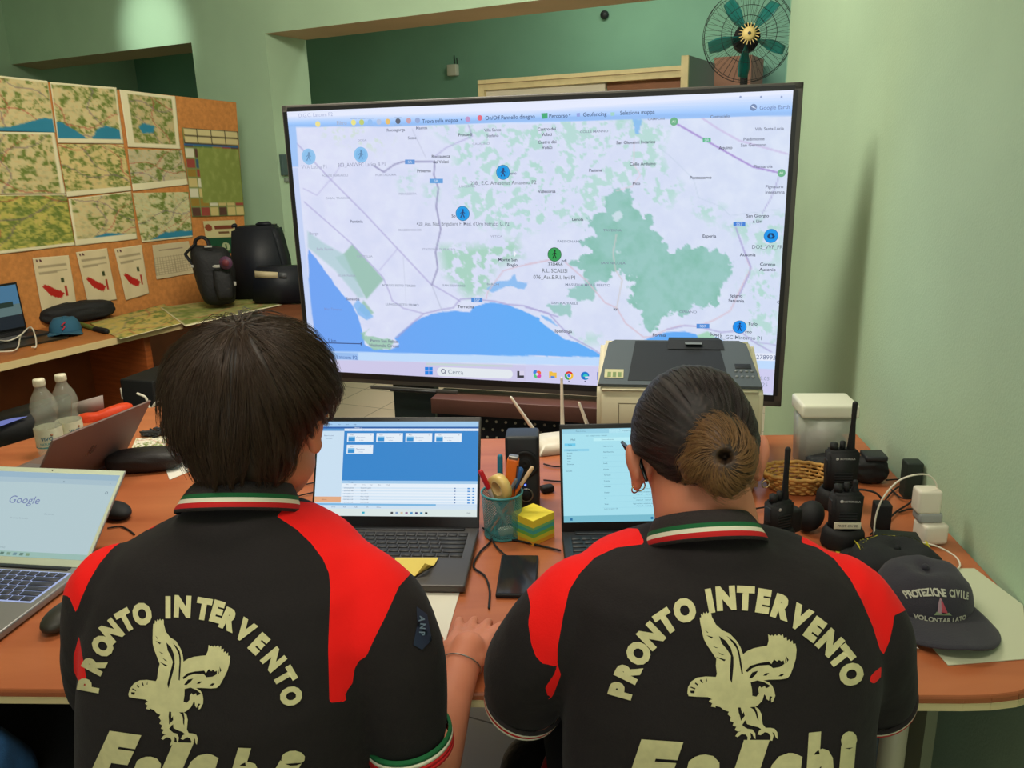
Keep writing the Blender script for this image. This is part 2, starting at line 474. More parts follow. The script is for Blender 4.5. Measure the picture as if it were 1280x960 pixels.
def redfn(U, W):
    base = np.ones(U.shape + (3,)) * np.array((214, 196, 158), float)
    for k in range(9):
        w0 = .13 + .028 * k
        rowm = (np.abs(W - w0) < .006) & (U > .1) & (U < (.9 if k % 3 else .6))
        base[rowm] = (165, 150, 120)
    base[((U - .1) ** 2 + (W - .06) ** 2 < .0009) | ((U - .2) ** 2 + (W - .06) ** 2 < .0009)] = (90, 40, 50)
    # red leaning shape
    red = sdf(U, W, [(.2, .48), (.3, .52), (.45, .6), (.62, .66), (.72, .72), (.6, .8), (.45, .76), (.3, .7), (.2, .6), (.12, .52)]) > 0
    base[red] = (178, 38, 30)
    base[(U > .68) & (U < .76) & (W > .42) & (W < .52)] = (60, 70, 40)
    base[(U > .74) & (U < .81) & (W > .58) & (W < .78)] = (170, 50, 35)
    return base
def z2(*p): return [(x * s_, 280 + y * s_) for x, y in p]
for q, lab in ((z2((130, 136), (275, 125), (306, 322), (170, 362)), 'white printed sheet with a red map shape, nearest the open laptop'),
               (z2((303, 113), (428, 96), (467, 302), (354, 322)), 'white printed sheet with a red map shape, middle of three'),
               (z2((457, 99), (565, 83), (597, 278), (503, 306)), 'white printed sheet with a red map shape, third from the left')):
    sheet('printed_notice', q, redfn, lab, 'notice', 'notices with a red figure pinned in a row')
def tabfn(U, W):
    base = np.ones(U.shape + (3,)) * np.array((200, 184, 148), float)
    m = ((U * 14) % 1 < .25) & (W > .35) & (W < .9) | ((W * 16) % 1 < .2) & (W > .35) & (W < .9)
    base[m] = (165, 150, 120)
    base[(np.abs(W - .18) < .02) & (U > .15) & (U < .8)] = (150, 130, 110)
    return base
sheet('printed_table', z2((608, 85), (755, 68), (785, 195), (627, 222)), tabfn, 'white sheet with a printed table beside the black backpack', 'notice', n=60)

# ================================================================== LEFT DESK
oak = mat('brown_desk_wood', (150, 78, 34), 0.5, var=0.2, vscale=6, stretch=(1, 1, 14))
oak_dark = mat('dark_desk_panel', (120, 66, 30), 0.55, var=0.2, vscale=5)
cream = mat('cream_edge_band', (215, 190, 140), 0.5)
du = Vector((cos(radians(BA)), sin(radians(BA)), 0)); dn = Vector((du.y, -du.x, 0))   # dn: towards room
def DK(s, n, z): return Vector((D0.x, D0.y, 0)) + du * s + dn * n + Vector((0, 0, z))
D0 = Z(225, 403, 0.75)
ld = thing('corner_desk', 'long brown desk with cream edge under the cork board', 'desk', (D0.x, D0.y, 0), radians(BA))
LD = lambda s, n, z: Vector((s, -n, z))      # local frame: x along, -y towards room
mb = MB(); mb.box((-1.3, 0.27, 0.735), (2.6, 0.56, 0.026), mat('desk_laminate', (172, 104, 50), 0.45, var=0.12, vscale=5), 0.003); mb.build('desk_top', ld)
mb = MB(); mb.box((-1.3, -0.013, 0.735), (2.6, 0.008, 0.03), cream); mb.build('edge_band', ld)
for sx in (-0.17, -1.25, -2.5):
    mb = MB(); mb.box((sx, 0.27, 0.361), (0.035, 0.46, 0.72), oak, 0.002); mb.build('side_panel', ld)
mb = MB(); mb.box((-0.95, 0.50, 0.40), (3.25, 0.02, 0.64), oak_dark); mb.build('back_panel', ld)
c0 = Z(225, 403, .75); c1 = Z(400, 436, .75); c2 = Z(400, 373, .75); c3 = Z(300, 376, .75); c3 = c0 + du * 0.62
cd = thing('extension_desk', 'dark brown desk continuing the corner towards the big screen', 'desk', (c0.x, c0.y, 0))
pp = [(p.x - c0.x, p.y - c0.y) for p in (c0 + Vector((.012, .01, 0)), c1, c2 + Vector((.1, .25, 0)), c3)]
mb = MB(); mb.prism(pp, 0.722, 0.748, mat('reddish_brown_laminate', (120, 70, 44), 0.5, var=0.15, vscale=5)); mb.build('desk_top', cd)
mb = MB()
a_, b_ = Vector((*pp[0], 0)) + Vector((.04, .05, 0)), Vector((*pp[1], 0)) + Vector((-.02, .06, 0))
mb.add([a_, b_, b_ + Vector((0, 0, .72)), a_ + Vector((0, 0, .72)), a_ + Vector((.01, .02, 0)), b_ + Vector((.01, .02, 0)), b_ + Vector((.01, .02, .72)), a_ + Vector((.01, .02, .72))],
       [(0, 1, 2, 3), (5, 4, 7, 6), (0, 4, 5, 1), (3, 2, 6, 7), (1, 5, 6, 2), (4, 0, 3, 7)], oak_dark)
mb.build('front_panel', cd)
# map sheets lying on the desks
ZP = lambda h: (lambda x, y, off=0: Z(x, y, h + off))
sheet('desk_map', [(112, 404), (205, 380), (236, 402), (150, 424)], mapfn(21, None, .5, (.0, .0, .0, .02), (190, 170, 90)), 'yellowish green map lying flat on the left desk near its edge', 'map', 'maps lying on the left desks', plane=ZP(.7505), off=0.0, flat=True)
sheet('desk_map', [(200, 384), (300, 372), (352, 381), (232, 408)], mapfn(22, None, .62, (.02, .02, .02, .06), (150, 150, 90)), 'dull green map lying in the desk corner before the black bags', 'map', 'maps lying on the left desks', plane=ZP(.7535), off=0.0, flat=True)

# ================================================================== BIG DISPLAY
TA = -16.24
TP = Y(680, 120, 2.4)
tu = Vector((cos(radians(TA)), sin(radians(TA)), 0)); tn = Vector((sin(radians(TA)), -cos(radians(TA)), 0))  # tn towards viewer
q_ = [V(x, y, TP, TA) for x, y in ((358, 132), (1004, 104), (978, 505))]
TO = Vector((q_[0].x, q_[0].y, 0)); TW = (q_[1] - q_[0]).dot(tu); TZ1 = (q_[0].z + q_[1].z) / 2; TZ0 = q_[2].z
tv = thing('large_display', 'huge wall-sized flat display showing a coastal map, standing behind the printer', 'display', TO + tu * TW / 2 + Vector((0, 0, TZ0)), radians(TA))
def TL(px, py):
    p = V(px, py, TP, TA) - TO
    return (p.dot(tu) - TW / 2, p.z - TZ0)
black_pl = mat('black_plastic', (26, 26, 28), 0.42, bump=0.03, bscale=400)
grey_pl = mat('dark_grey_bezel', (80, 76, 72), 0.45)
alu = mat('brushed_aluminium', (150, 148, 142), 0.35, metal=0.9)
xl = (TL(365, 139)[0] + TL(395, 460)[0]) / 2; xr = (TL(990, 115)[0] + TL(967, 484)[0]) / 2
zt = (TL(365, 139)[1] + TL(990, 115)[1]) / 2; zb = (TL(967, 485)[1] + TL(421, 467)[1]) / 2
TH = TZ1 - TZ0
mb = MB()   # frame: four bars, bottom one deeper
def bar(x0, x1, z0, z1, m, y0=-0.03, y1=0.02, bev=0.003): mb.box(((x0 + x1) / 2, (y0 + y1) / 2, (z0 + z1) / 2), (x1 - x0, y1 - y0, z1 - z0), m, bev)
bar(-TW / 2, xl, 0, TH, grey_pl); bar(xr, TW / 2, 0, TH, grey_pl)
bar(-TW / 2, TW / 2, zt, TH, grey_pl); bar(-TW / 2, TW / 2, 0, zb - .012, grey_pl); 
mb.box((0, -0.026, zb - .008), (xr - xl, 0.012, 0.018), black_pl); mb.box((xr + .006, -0.0305, (zt + zb) / 2), (0.012, 0.004, zt - zb), black_pl); mb.box((xl - .006, -0.0305, (zt + zb) / 2), (0.012, 0.004, zt - zb), black_pl)
mb.box((0, -0.0305, zt + .006), (xr - xl, 0.004, 0.012), black_pl)
mb.build('frame', tv)
mb = MB(); mb.box((0, 0.03, TH / 2), (TW - .02, 0.05, TH - .02), black_pl, 0.01); mb.build('rear_housing', tv)
mb = MB(); p = TL(522, 484); mb.box((p[0], -.036, p[1] - 0.002), (0.16, 0.012, 0.010), black_pl, 0.004); mb.box((p[0], -.034, p[1] + .002), (0.30, 0.006, 0.012), mat('dull_grey_bezel_insert', (75, 74, 70), .5), .002)
mb.build('button_strip', tv)

def zz(ox, oy, k): return lambda pts: [(ox + x * k, oy + y * k) for x, y in pts]
k_ = 0.28125
q4, q5, q6, q7 = zz(340, 100, k_), zz(660, 100, k_), zz(340, 320, k_), zz(660, 320, k_)
# --- painted map: grid over the screen, each grid point looked up in the traced outlines
NX, NZ = 430, 250
gx = np.linspace(xl, xr, NX + 1); gz = np.linspace(zt, zb, NZ + 1)
GX, GZ = np.meshgrid(gx, gz)
# screen metres -> photo pixels
base0 = TO + tu * TW / 2
WX = base0.x + tu.x * GX; WY = base0.y + tu.y * GX; WZ = TZ0 + GZ - EYE
RT = np.array(RM.transposed())
cx = RT[0, 0] * WX + RT[0, 1] * WY + RT[0, 2] * WZ; cy = RT[1, 0] * WX + RT[1, 1] * WY + RT[1, 2] * WZ; cz = RT[2, 0] * WX + RT[2, 1] * WY + RT[2, 2] * WZ
PXX = 640 + FPX * cx / cz; PYY = 480 + FPX * cy / cz
n1 = vnoise(PXX, PYY, 1 / 26, 1, 4); n2 = vnoise(PXX, PYY, 1 / 9, 5, 3)
tl_ = (PXX - 380) / 600
land = np.stack([212 + 6 * (1 - tl_), 222 + 0 * (1 - tl_), 246 - 2 * tl_], -1)
img = mixc(land, (228, 236, 250), np.clip(n1 * .5, 0, .3))
img = mixc(img, (196, 206, 238), np.clip(-n1 * .3, 0, .2))
GREEN = (144, 196, 188); LG = (176, 216, 208)
# mottled woods inside rough regions
def mottle(poly, thr, col=LG, sharp=9, amp=1.0):
    global img
    s = sdf(PXX, PYY, poly); msk = np.clip(s / 14 + .4, 0, 1)
    v = np.clip((n1 * .7 + n2 * .75 + thr - .06) * sharp * .55, 0, 1) * msk * amp * .85
    img = mixc(img, col, v)
mottle(q4([(700, 190), (1280, 190), (1280, 640), (1100, 690), (900, 640), (830, 560), (820, 300)]), .02)
mottle(q5([(0, 170), (420, 160), (640, 180), (600, 330), (700, 480), (640, 560), (360, 560), (250, 640), (0, 640)]), -.02)
mottle(q5([(370, 160), (520, 165), (510, 210), (400, 210)]), .4)
mottle(q4([(570, 430), (650, 400), (640, 480), (590, 490)]), .2); mottle(q4([(690, 470), (760, 460), (750, 530), (700, 540)]), .2)
mottle(q4([(240, 200), (480, 210), (560, 260), (500, 330), (380, 300), (250, 260)]), .0, (205, 222, 215))
mottle(q4([(750, 730), (900, 730), (1100, 700), (1130, 780), (1000, 830), (980, 940), (880, 960), (780, 860)]), .28, (160, 208, 186))
mottle(q5([(740, 520), (880, 560), (820, 640), (740, 600)]), .1); mottle(q5([(860, 640), (1140, 580), (1120, 800), (1020, 760)]), .12)
mottle(q7([(980, 60), (1110, 10), (1100, 210), (960, 300)]), .05); mottle(q7([(200, 330), (330, 340), (320, 380), (260, 385)]), .1)
mottle(q7([(930, 100), (1110, 120), (1100, 400), (1000, 380)]), -.05)
BIG = q5([(372, 492), (420, 478), (462, 500), (472, 560), (505, 590), (545, 605), (562, 660), (600, 700), (640, 762), (700, 735), (780, 742), (860, 760), (902, 782), (905, 830)]) + \
      q7([(890, 90), (852, 140), (850, 205), (800, 215), (740, 218), (690, 255), (640, 235), (605, 262), (590, 300), (545, 322), (512, 290), (520, 235), (470, 205), (462, 140), (478, 95), (440, 80), (410, 55), (380, 80), (330, 108), (270, 112), (262, 70), (200, 30)]) + \
      q5([(290, 755), (232, 712), (308, 690), (280, 640), (285, 592), (352, 575)])
s = sdf(PXX, PYY, BIG) + n2 * 7
img = mixc(img, mixc(np.ones(img.shape) * GREEN, (122, 184, 166), np.clip(n1 * .9 + .25, 0, 1)), np.clip(s / 2 + .5, 0, 1) * .9)
for c_, r in ((q5([(405, 605)])[0], 7), (q5([(400, 760)])[0], 3)):
    img = mixc(img, (214, 226, 240), np.clip((r - np.hypot(PXX - c_[0], PYY - c_[1]) + n2 * 4) / 2, 0, 1) * .8)
s = sdf(PXX, PYY, q7([(190, 140), (300, 108), (318, 150), (290, 190), (240, 195), (190, 170)])) + n2 * 4; img = mixc(img, GREEN, np.clip(s / 2 + .5, 0, 1) * .85)
s = sdf(PXX, PYY, q7([(100, 210), (200, 205), (195, 260), (120, 240)])) + n2 * 4; img = mixc(img, GREEN, np.clip(s / 2 + .5, 0, 1) * .8)
s = sdf(PXX, PYY, q7([(750, 345), (800, 325), (835, 350), (800, 372), (760, 368)])); img = mixc(img, (150, 208, 170), np.clip(s / 2 + .5, 0, 1) * .8)
# park on the left coast
PARK = q4([(345, 760), (375, 725), (515, 882)]) + q6([(512, 100), (438, 185), (395, 110), (330, 40), (300, 0), (330, -10)])
s = sdf(PXX, PYY, PARK); img = mixc(img, (150, 192, 176), np.clip(s / 2 + .5, 0, 1) * .9)
s = sdf(PXX, PYY, q4([(178, 668), (250, 720), (340, 770), (430, 960), (400, 960), (300, 840), (180, 740)])); img = mixc(img, (175, 205, 212), np.clip(s / 3 + .5, 0, 1) * .8)
s = sdf(PXX, PYY, q6([(425, 190), (470, 245), (440, 265), (400, 230)])); img = mixc(img, (145, 190, 170), np.clip(s / 2 + .5, 0, 1) * .8)
# seas
SEA1 = q4([(180, 745), (225, 800), (260, 850), (300, 905), (345, 960)]) + q6([(345, 170), (378, 215), (400, 262), (418, 320), (432, 385), (470, 405), (545, 408), (580, 382), (560, 358), (600, 320), (650, 282), (700, 258), (760, 243), (830, 236), (892, 242), (905, 222), (960, 202), (1000, 200), (1060, 210), (1130, 237), (1200, 268), (1280, 317)]) + \
       q7([(60, 345), (120, 390), (180, 392), (240, 385), (300, 410), (350, 440), (300, 460), (0, 450)]) + q6([(1280, 445), (220, 420), (180, 0)])
SEA1 = q4([(180, 745), (225, 800), (260, 850), (300, 905), (345, 960)]) + q6([(345, 170), (378, 215), (400, 262), (418, 320), (432, 385), (470, 405), (545, 408), (580, 382), (560, 358), (600, 320), (650, 282), (700, 258), (760, 243), (830, 236), (892, 242), (905, 222), (960, 202), (1000, 200), (1060, 210), (1130, 237), (1200, 268)]) + \
       q7([(60, 280), (120, 325), (165, 357), (230, 377), (262, 392), (312, 417), (350, 441), (0, 432)]) + q6([(1280, 440), (220, 415)]) + q4([(186, 960)])
s = sdf(PXX, PYY, SEA1) + n2 * .8
dx_ = np.clip((PXX - 400) / 280, 0, 1)
seac = np.stack([112 - 14 * dx_, 163 + 10 * dx_, 242 + 4 * dx_], -1)
img = img * (1 - np.clip(s + .5, 0, 1)[..., None]) + seac * np.clip(s + .5, 0, 1)[..., None]
SEA2 = q7([(478, 402), (520, 366), (560, 346), (620, 329), (700, 326), (750, 338), (768, 368), (805, 372), (838, 350), (900, 384), (930, 402), (960, 470), (470, 470)])
s = sdf(PXX, PYY, SEA2); img = mixc(img, (98, 170, 244), np.clip(s + .5, 0, 1))
for P in (q6([(430, 345), (480, 352), (560, 370), (540, 405), (470, 405), (435, 385), (415, 335), (450, 315)]),):
    s = sdf(PXX, PYY, P) + n2 * 2; img = mixc(img, (148, 196, 168), np.clip(s + .5, 0, 1) * .8)
for P in (q6([(1010, 110), (1060, 100), (1090, 75), (1100, 105), (1145, 115), (1130, 140), (1050, 125), (990, 160), (970, 140)]), q6([(400, 185), (430, 215), (470, 260), (440, 280), (400, 250), (380, 210)]), q5([(470, 170), (510, 180), (500, 240), (485, 240)]), q6([(1210, 258), (1250, 270), (1275, 300), (1230, 280)]), q7([(72, 258), (100, 262), (115, 280), (85, 275)])):
    s = sdf(PXX, PYY, P) + n2 * 1.5; img = mixc(img, (130, 184, 240), np.clip(s + .5, 0, 1) * .85)
# roads
def road(pts, col, w=1.0, a=.8):
    global img
    d = np.full(PXX.shape, 1e9)
    for (ax, ay), (bx, by) in zip(pts[:-1], pts[1:]):
        dx, dy = bx - ax, by - ay; L = dx * dx + dy * dy + 1e-9
        t = np.clip(((PXX - ax) * dx + (PYY - ay) * dy) / L, 0, 1)
        d = np.minimum(d, np.hypot(PXX - ax - t * dx, PYY - ay - t * dy))
    img = mixc(img, col, np.clip(w + .5 - d, 0, 1) * a)
PUR = (168, 162, 210); GR = (176, 182, 206); DK = (140, 138, 180); PK = (214, 190, 205)
road(q4([(130, 280), (280, 440), (430, 590), (570, 740), (720, 900)]) + q6([(730, 122), (830, 180), (850, 195)]), PUR, .9, .6)
road(q4([(165, 540), (370, 720), (510, 870), (540, 940)]) + q6([(550, 190), (600, 225), (690, 248)]), PUR, .8, .6)
road(q4([(280, 440), (220, 510), (160, 480)]), PUR, .6, .5); road(q4([(575, 745), (495, 840)]), PUR, .6, .5); road(q4([(285, 440), (330, 370)]), PUR, .5, .5)
road(q4([(470, 380), (515, 408), (560, 375), (600, 362), (740, 362), (735, 420), (755, 480), (745, 560), (765, 660), (742, 760), (752, 830), (725, 905)]), DK, 1.0, .75)
road(q4([(740, 340), (790, 300), (905, 250), (885, 195)]), PUR, .8, .6); road(q4([(640, 220), (700, 345)]), GR, .5, .5)
road(q6([(570, 355), (640, 290), (690, 248), (770, 230), (820, 222), (850, 185), (900, 182), (1010, 195), (1060, 208), (1130, 213), (1280, 262)]), PUR, .9, .75)
road(q6([(965, 180), (970, 155), (1040, 60), (1100, 42), (1280, 5)]), PK, .8, .8); road(q6([(725, 122), (770, 235)]), GR, .6, .6); road(q6([(600, 0), (610, 200)]), GR, .4, .3)
road(q7([(0, 220), (100, 245), (150, 300), (200, 350), (300, 405), (350, 440)]), PUR, .9, .7)
road(q7([(0, 32), (125, 8)]), PK, .8, .8); road(q7([(175, 22), (270, 105), (350, 200), (400, 222), (440, 290), (520, 352), (560, 348), (620, 318), (680, 300), (760, 304), (830, 275), (900, 235), (940, 150), (990, 50), (970, 0)]), PK, .9, .8)
road(q7([(400, 225), (415, 150), (425, 100), (395, 55), (385, -20), (400, -100)]), (205, 200, 200), .9, .7)
road(q7([(620, 318), (700, 300), (760, 304), (860, 330), (940, 322), (1000, 370), (1080, 415)]), PUR, .9, .7); road(q7([(1000, 370), (1100, 385)]), PUR, .7, .6)
road(q7([(940, 165), (985, 70), (990, 40), (960, -30), (935, -100), (925, -130)]), PUR, 1.0, .8)
road(q5([(655, 190), (900, 330), (1000, 385), (1120, 412)]), (160, 130, 205), 1.1, .85); road(q5([(1120, 412), (1080, 520), (1040, 590)]), PUR, .7, .7)
road(q5([(760, 160), (850, 220), (940, 270), (1150, 328)]), (200, 185, 225), 1.2, .7)
road(q5([(480, 270), (475, 370), (505, 420), (470, 470), (400, 490)]), (225, 205, 220), .7, .7)
road(q5([(590, 300), (660, 360), (740, 440), (760, 520), (860, 560), (900, 600), (1120, 570)]), (190, 205, 225), .5, .6)
# window furniture of the mapping programme
def band(poly, col, a=1.0):
    global img
    img = mixc(img, col, np.clip(sdf(PXX, PYY, poly) + .5, 0, 1) * a)
band(q4([(88, 120), (1290, 75), (1290, 195), (130, 208), (95, 208)]) , (214, 226, 252))
band([(360, 130), (1000, 100), (1000, 128), (365, 148)], (228, 234, 253))
for i in range(7):
    t = i / 6
    ya, yb = 146 + i * 1.7, 148 + i * 1.7
    band([(366, ya + .6), (660, ya - 3 - 3.5), (990, 118 + i * 3.8), (990, 122 + i * 3.8), (660, yb - 5), (366, yb + 1.2)], (214 - 70 * t * (1 - .0), 226 - 34 * t, 252))
band([(366, 156.5), (500, 154), (660, 147.5), (990, 140), (990, 145), (660, 152.5), (500, 158.5), (366, 158.5)], (150, 190, 244))
band(q4([(88, 207), (128, 207), (140, 385), (103, 385)]), (160, 196, 246))
band([(370, 210), (378, 209), (400, 437), (388, 437)], (196, 210, 244)) 
band(q6([(170, 412), (230, 412), (1290, 440), (1290, 472), (172, 450)]) , (190, 218, 250)); band(q7([(0, 440), (1140, 440), (1140, 492), (0, 470)]), (190, 218, 252))
band(q6([(175, 412), (400, 422), (400, 453), (175, 447)]), (150, 188, 238))
band(q6([(170, 450), (400, 454), (1290, 478), (1290, 560), (170, 530)]), (204, 200, 232)); band(q7([(0, 474), (1140, 492), (1140, 600), (0, 560)]), (206, 204, 238))
band(q6([(700, 466), (1080, 475), (1080, 482), (700, 475)]), (190, 216, 200), .7)

mb = MB()
vs = [(x, -0.029, z) for z in gz for x in gx]
fs = [(j * (NX + 1) + i, (j + 1) * (NX + 1) + i, (j + 1) * (NX + 1) + i + 1, j * (NX + 1) + i + 1) for j in range(NZ) for i in range(NX)]
mb.add(vs, fs, attrmat('display_glow', 0.35, emit=1.0), False)
scr = mb.build('screen', tv)
def setink(o, arr):
    a = o.data.color_attributes.new('ink', 'FLOAT_COLOR', 'POINT')
    c8 = np.clip(arr.reshape(-1, 3), 0, 255) / 255; out = np.ones((c8.shape[0], 4), np.float32)
    out[:, :3] = np.where(c8 <= 0.04045, c8 / 12.92, ((c8 + 0.055) / 1.055) ** 2.4)
    a.data.foreach_set('color', out.ravel())
setink(scr, img)

# lettering, icons and markers drawn on the screen
mk = MB(); lay = [0.0295]
def tcol(rgb): return emis('screen_ink_%d_%d_%d' % rgb, rgb)
def ttext(px, py, s, h, rgb, wx=1.0, bold=0.0, align='c', y=-0.0300):
    vs, fs = textgeo(s, bold)
    x0, z0 = TL(px, py); sc = abs(TL(px, py - h)[1] - z0) * 1.12
    if align == 'l': x0 -= min(v[0] for v in vs) * sc * wx
    mk.add([(x0 + v[0] * sc * wx, y, z0 + v[1] * sc) for v in vs], fs, tcol(rgb))
def tpoly(pts, rgb, y=-0.0298):
    mk.add([(TL(*p)[0], y, TL(*p)[1]) for p in pts], [tuple(range(len(pts)))], tcol(rgb))
def tdisc(px, py, r, rgb, y=-0.0298, n=28):
    x0, z0 = TL(px, py); sc = abs(TL(px + r, py)[0] - x0)
    mk.add([(x0 + sc * cos(2 * pi * k / n), y, z0 + sc * sin(2 * pi * k / n)) for k in range(n)], [tuple(range(n))], tcol(rgb))
def Q(k, x, y): return {4: q4, 5: q5, 6: q6, 7: q7}[k]([(x, y)])[0]
D1 = (74, 80, 100); D2 = (116, 122, 146); D3 = (170, 176, 200); BD = (62, 78, 120)
labs = [(4, 568, 222, 'Roccagorga', 4.2, D2), (4, 682, 213, 'Maenza', 4, D2), (4, 640, 257, 'Sezze', 4, D2), (4, 873, 243, 'Prossedi', 4.2, D1), (4, 994, 222, 'Villa Santo', 4.2, D2), (4, 994, 247, 'Stefano', 4.2, D2),
 (4, 766, 338, 'Roccasecca', 4.2, D1), (4, 766, 362, 'dei Volsci', 4.2, D1), (4, 692, 402, 'Priverno', 4.2, D1), (4, 1232, 492, 'Vallecorsa', 4.2, D1), (4, 394, 624, 'Pontinia', 4.2, D2), (4, 207, 677, 'Borgo', 4, D3), (4, 255, 746, 'Bella Farnia', 3.8, D3),
 (4, 1060, 792, 'Monte San', 4.4, D1), (4, 1080, 815, 'Biagio', 4.4, D1), (4, 822, 600, 'So', 4.2, D1), (4, 1085, 412, 'eno', 4.2, D2),
 (5, 94, 218, 'Castro dei', 4.4, D1), (5, 94, 242, 'Volsci', 4.4, D1), (5, 96, 275, 'Castro dei', 4.4, D1), (5, 96, 299, 'Volsci', 4.4, D1), (5, 485, 276, 'San Giovanni Incarico', 4.4, D1), (5, 515, 371, 'Colle Arduino', 4.4, D1), (5, 308, 399, 'Pastena', 4.2, D1),
 (5, 488, 457, 'Pico', 4.4, D1), (5, 770, 431, 'Pontecorvo', 4.4, D1), (5, 880, 300, 'Aquino', 4.4, D1), (5, 855, 163, 'Castrocielo', 4, D2), (5, 1004, 262, 'Piedimonte', 4.4, D2), (5, 1002, 288, 'San Germano', 4.4, D2), (5, 1072, 217, 'Villa Santa Lucia', 4.2, D2),
 (5, 1044, 382, 'Piumarola', 4.4, D2), (5, 1094, 471, 'Pignataro', 4.4, D2), (5, 1096, 495, 'Interamna', 4.4, D2), (5, 1020, 599, 'San Giorgio', 4.4, D1), (5, 1020, 623, 'a Liri', 4.4, D1), (5, 808, 688, 'Esperia', 4.4, D1), (5, 230, 615, 'Lenola', 4.2, D1),
 (5, 977, 770, 'Ausonia', 4.4, D1), (5, 1064, 812, 'Coreno', 4.4, D1), (5, 1064, 835, 'Ausonio', 4.4, D1), (7, 926, 168, 'Spigno', 4.4, D1), (7, 926, 190, 'Saturnia', 4.4, D1), (7, 998, 291, 'Tufo', 4.6, D1), (7, 980, 326, 'rno', 4.2, D1), (7, 835, 337, 'Scauri', 4.2, D1),
 (7, 588, 341, 'Formia', 4.4, D1), (7, 398, 227, 'Itri', 4.2, D1), (7, 166, 324, 'Sperlonga', 4.2, D1), (6, 875, 217, 'Terracina', 4.2, D1), (6, 378, 183, 'Sabaudia', 4, D2), (6, 515, 368, 'Parco San Felice', 4.2, D2), (6, 515, 388, 'Nazionale Circeo', 4.2, D2), (7, 170, 14, 'ndi', 4.2, D1),
 (6, 290, 228, 'Mar Tirreno', 3.6, (120, 150, 215)), (7, 1112, 196, 'C', 4, D1)]
for k, x, y, s, h, c in labs: ttext(*Q(k, x, y), s, h * .82, c, bold=.016, wx=1.04)
caps = [(4, 943, 283, 'CASALINO', 3), (4, 524, 420, 'PORTADURA', 3), (4, 300, 423, 'PONTE FERRAIOLI', 2.8), (4, 313, 522, 'CASAL TRAIANO', 2.8), (4, 620, 503, 'PERAZZETA', 2.8), (4, 882, 470, 'LUCERNA', 3), (4, 630, 662, 'MAZZOCCHIO', 2.8),
 (4, 755, 747, 'STAZIONE DI FRASSO', 2.8), (4, 1010, 690, 'VETICA', 2.8), (4, 430, 778, 'CATTELLA', 2.8), (4, 350, 863, 'SELVA PIANA', 2.6), (5, 302, 229, 'COLLE MANNO', 3.2), (5, 575, 174, 'CAMPONI', 3), (5, 382, 663, 'TAVERNA', 3.2), (5, 195, 712, 'PASSIGNANO', 3.2), (5, 385, 807, 'SAN NICOLA', 3.2),
 (7, 273, 121, 'MASSERIA MOLE PERITO', 3.2), (7, 172, 201, 'SAN RAFFAELE', 3.2), (7, 715, 239, 'CIRIANO', 3.2), (6, 580, 124, 'BORGO SISTO TERZO', 2.8), (6, 595, 208, 'LUNGO SISTO PRIMO', 2.8), (6, 823, 124, 'SAN SILVIANO', 2.8), (6, 995, 118, 'BARCHI', 2.8), (4, 420, 268, 'DOGA', 2.6)]
for k, x, y, s, h in caps: ttext(*Q(k, x, y), s, h * .85, (128, 138, 160) if k != 4 else (160, 166, 190), bold=.01, wx=1.25)
# road shields
for k, x, y, w, c in ((4, 630, 363, 22, (100, 150, 215)), (4, 746, 447, 30, (100, 160, 220)), (5, 940, 636, 27, (70, 130, 215)), (6, 924, 188, 25, (80, 140, 215)), (7, 780, 302, 29, (80, 140, 215)), (5, 797, 267, 18, (95, 185, 140))):
    x0, y0 = Q(k, x, y); w *= .55; h = 5.6
    tpoly([(x0 - w / 2, y0 - h / 2), (x0 + w / 2, y0 - h / 2), (x0 + w / 2, y0 + h / 2), (x0 - w / 2, y0 + h / 2)], c)
    ttext(x0, y0, 'SS7' if c[0] < 95 else 'SR', 3, (210, 225, 245), wx=1.2)
for k, x, y in ((5, 653, 186), (5, 1125, 412)):
    tdisc(*Q(k, x, y), 5, (110, 178, 138)); ttext(*Q(k, x, y), 'A1', 3, (225, 240, 230), y=-.0301)
# markers: walking figures in discs
def marker(k, x, y, c, c2, fig=(40, 70, 120), fade=0):
    px, py = Q(k, x, y)
    tdisc(px, py, 8.6, tuple(int(v * .6) for v in c) if not fade else c2, y=-.0302); tdisc(px, py, 8.0, c, y=-.0304); tdisc(px, py, 6.6, c2, y=-.0306)
    def F(pts): tpoly([(px + a, py + b) for a, b in pts], fig, y=-.0309)
    tdisc(px + .4, py - 4.2, 1.25, fig, y=-.0309)
    F([(-.8, -2.8), (1.2, -2.8), (1, 1), (-1, 1)]); F([(-1, .6), (.4, .6), (-1.6, 5.2), (-2.9, 4.8)]); F([(-.2, .6), (1, .6), (2.8, 4.6), (1.6, 5.2)])
    F([(-.8, -2.6), (-.2, -1.8), (-2.6, .6), (-3.2, 0)]); F([(1, -2.6), (3.2, -.4), (2.6, .3), (.8, -1.4)])
marker(4, 185, 340, (150, 196, 236), (140, 192, 236), (110, 150, 190), 1); marker(4, 415, 332, (140, 196, 240), (128, 186, 234), (100, 140, 180), 1)
marker(4, 1040, 409, (40, 160, 230), (20, 150, 226)); marker(4, 862, 590, (40, 160, 230), (24, 150, 228)); marker(7, 941, 306, (30, 150, 240), (20, 140, 238), (20, 50, 100))
marker(5, 128, 770, (60, 150, 90), (50, 160, 84), (25, 60, 40))
px, py = Q(5, 1079, 688); tdisc(px, py, 9, (20, 110, 190), y=-.0302); tdisc(px, py, 8.4, (24, 150, 235), y=-.0304)
tpoly([(px - 5, py + .5), (px - 2.5, py - 3.5), (px + 2.5, py - 3.5), (px + 5, py + .5), (px + 3, py + 3.5), (px - 3, py + 3.5)], (20, 60, 110), y=-.0307); tpoly([(px - 2, py + .5), (px, py - 2), (px + 2, py + .5), (px, py + 2)], (24, 150, 235), y=-.0309)
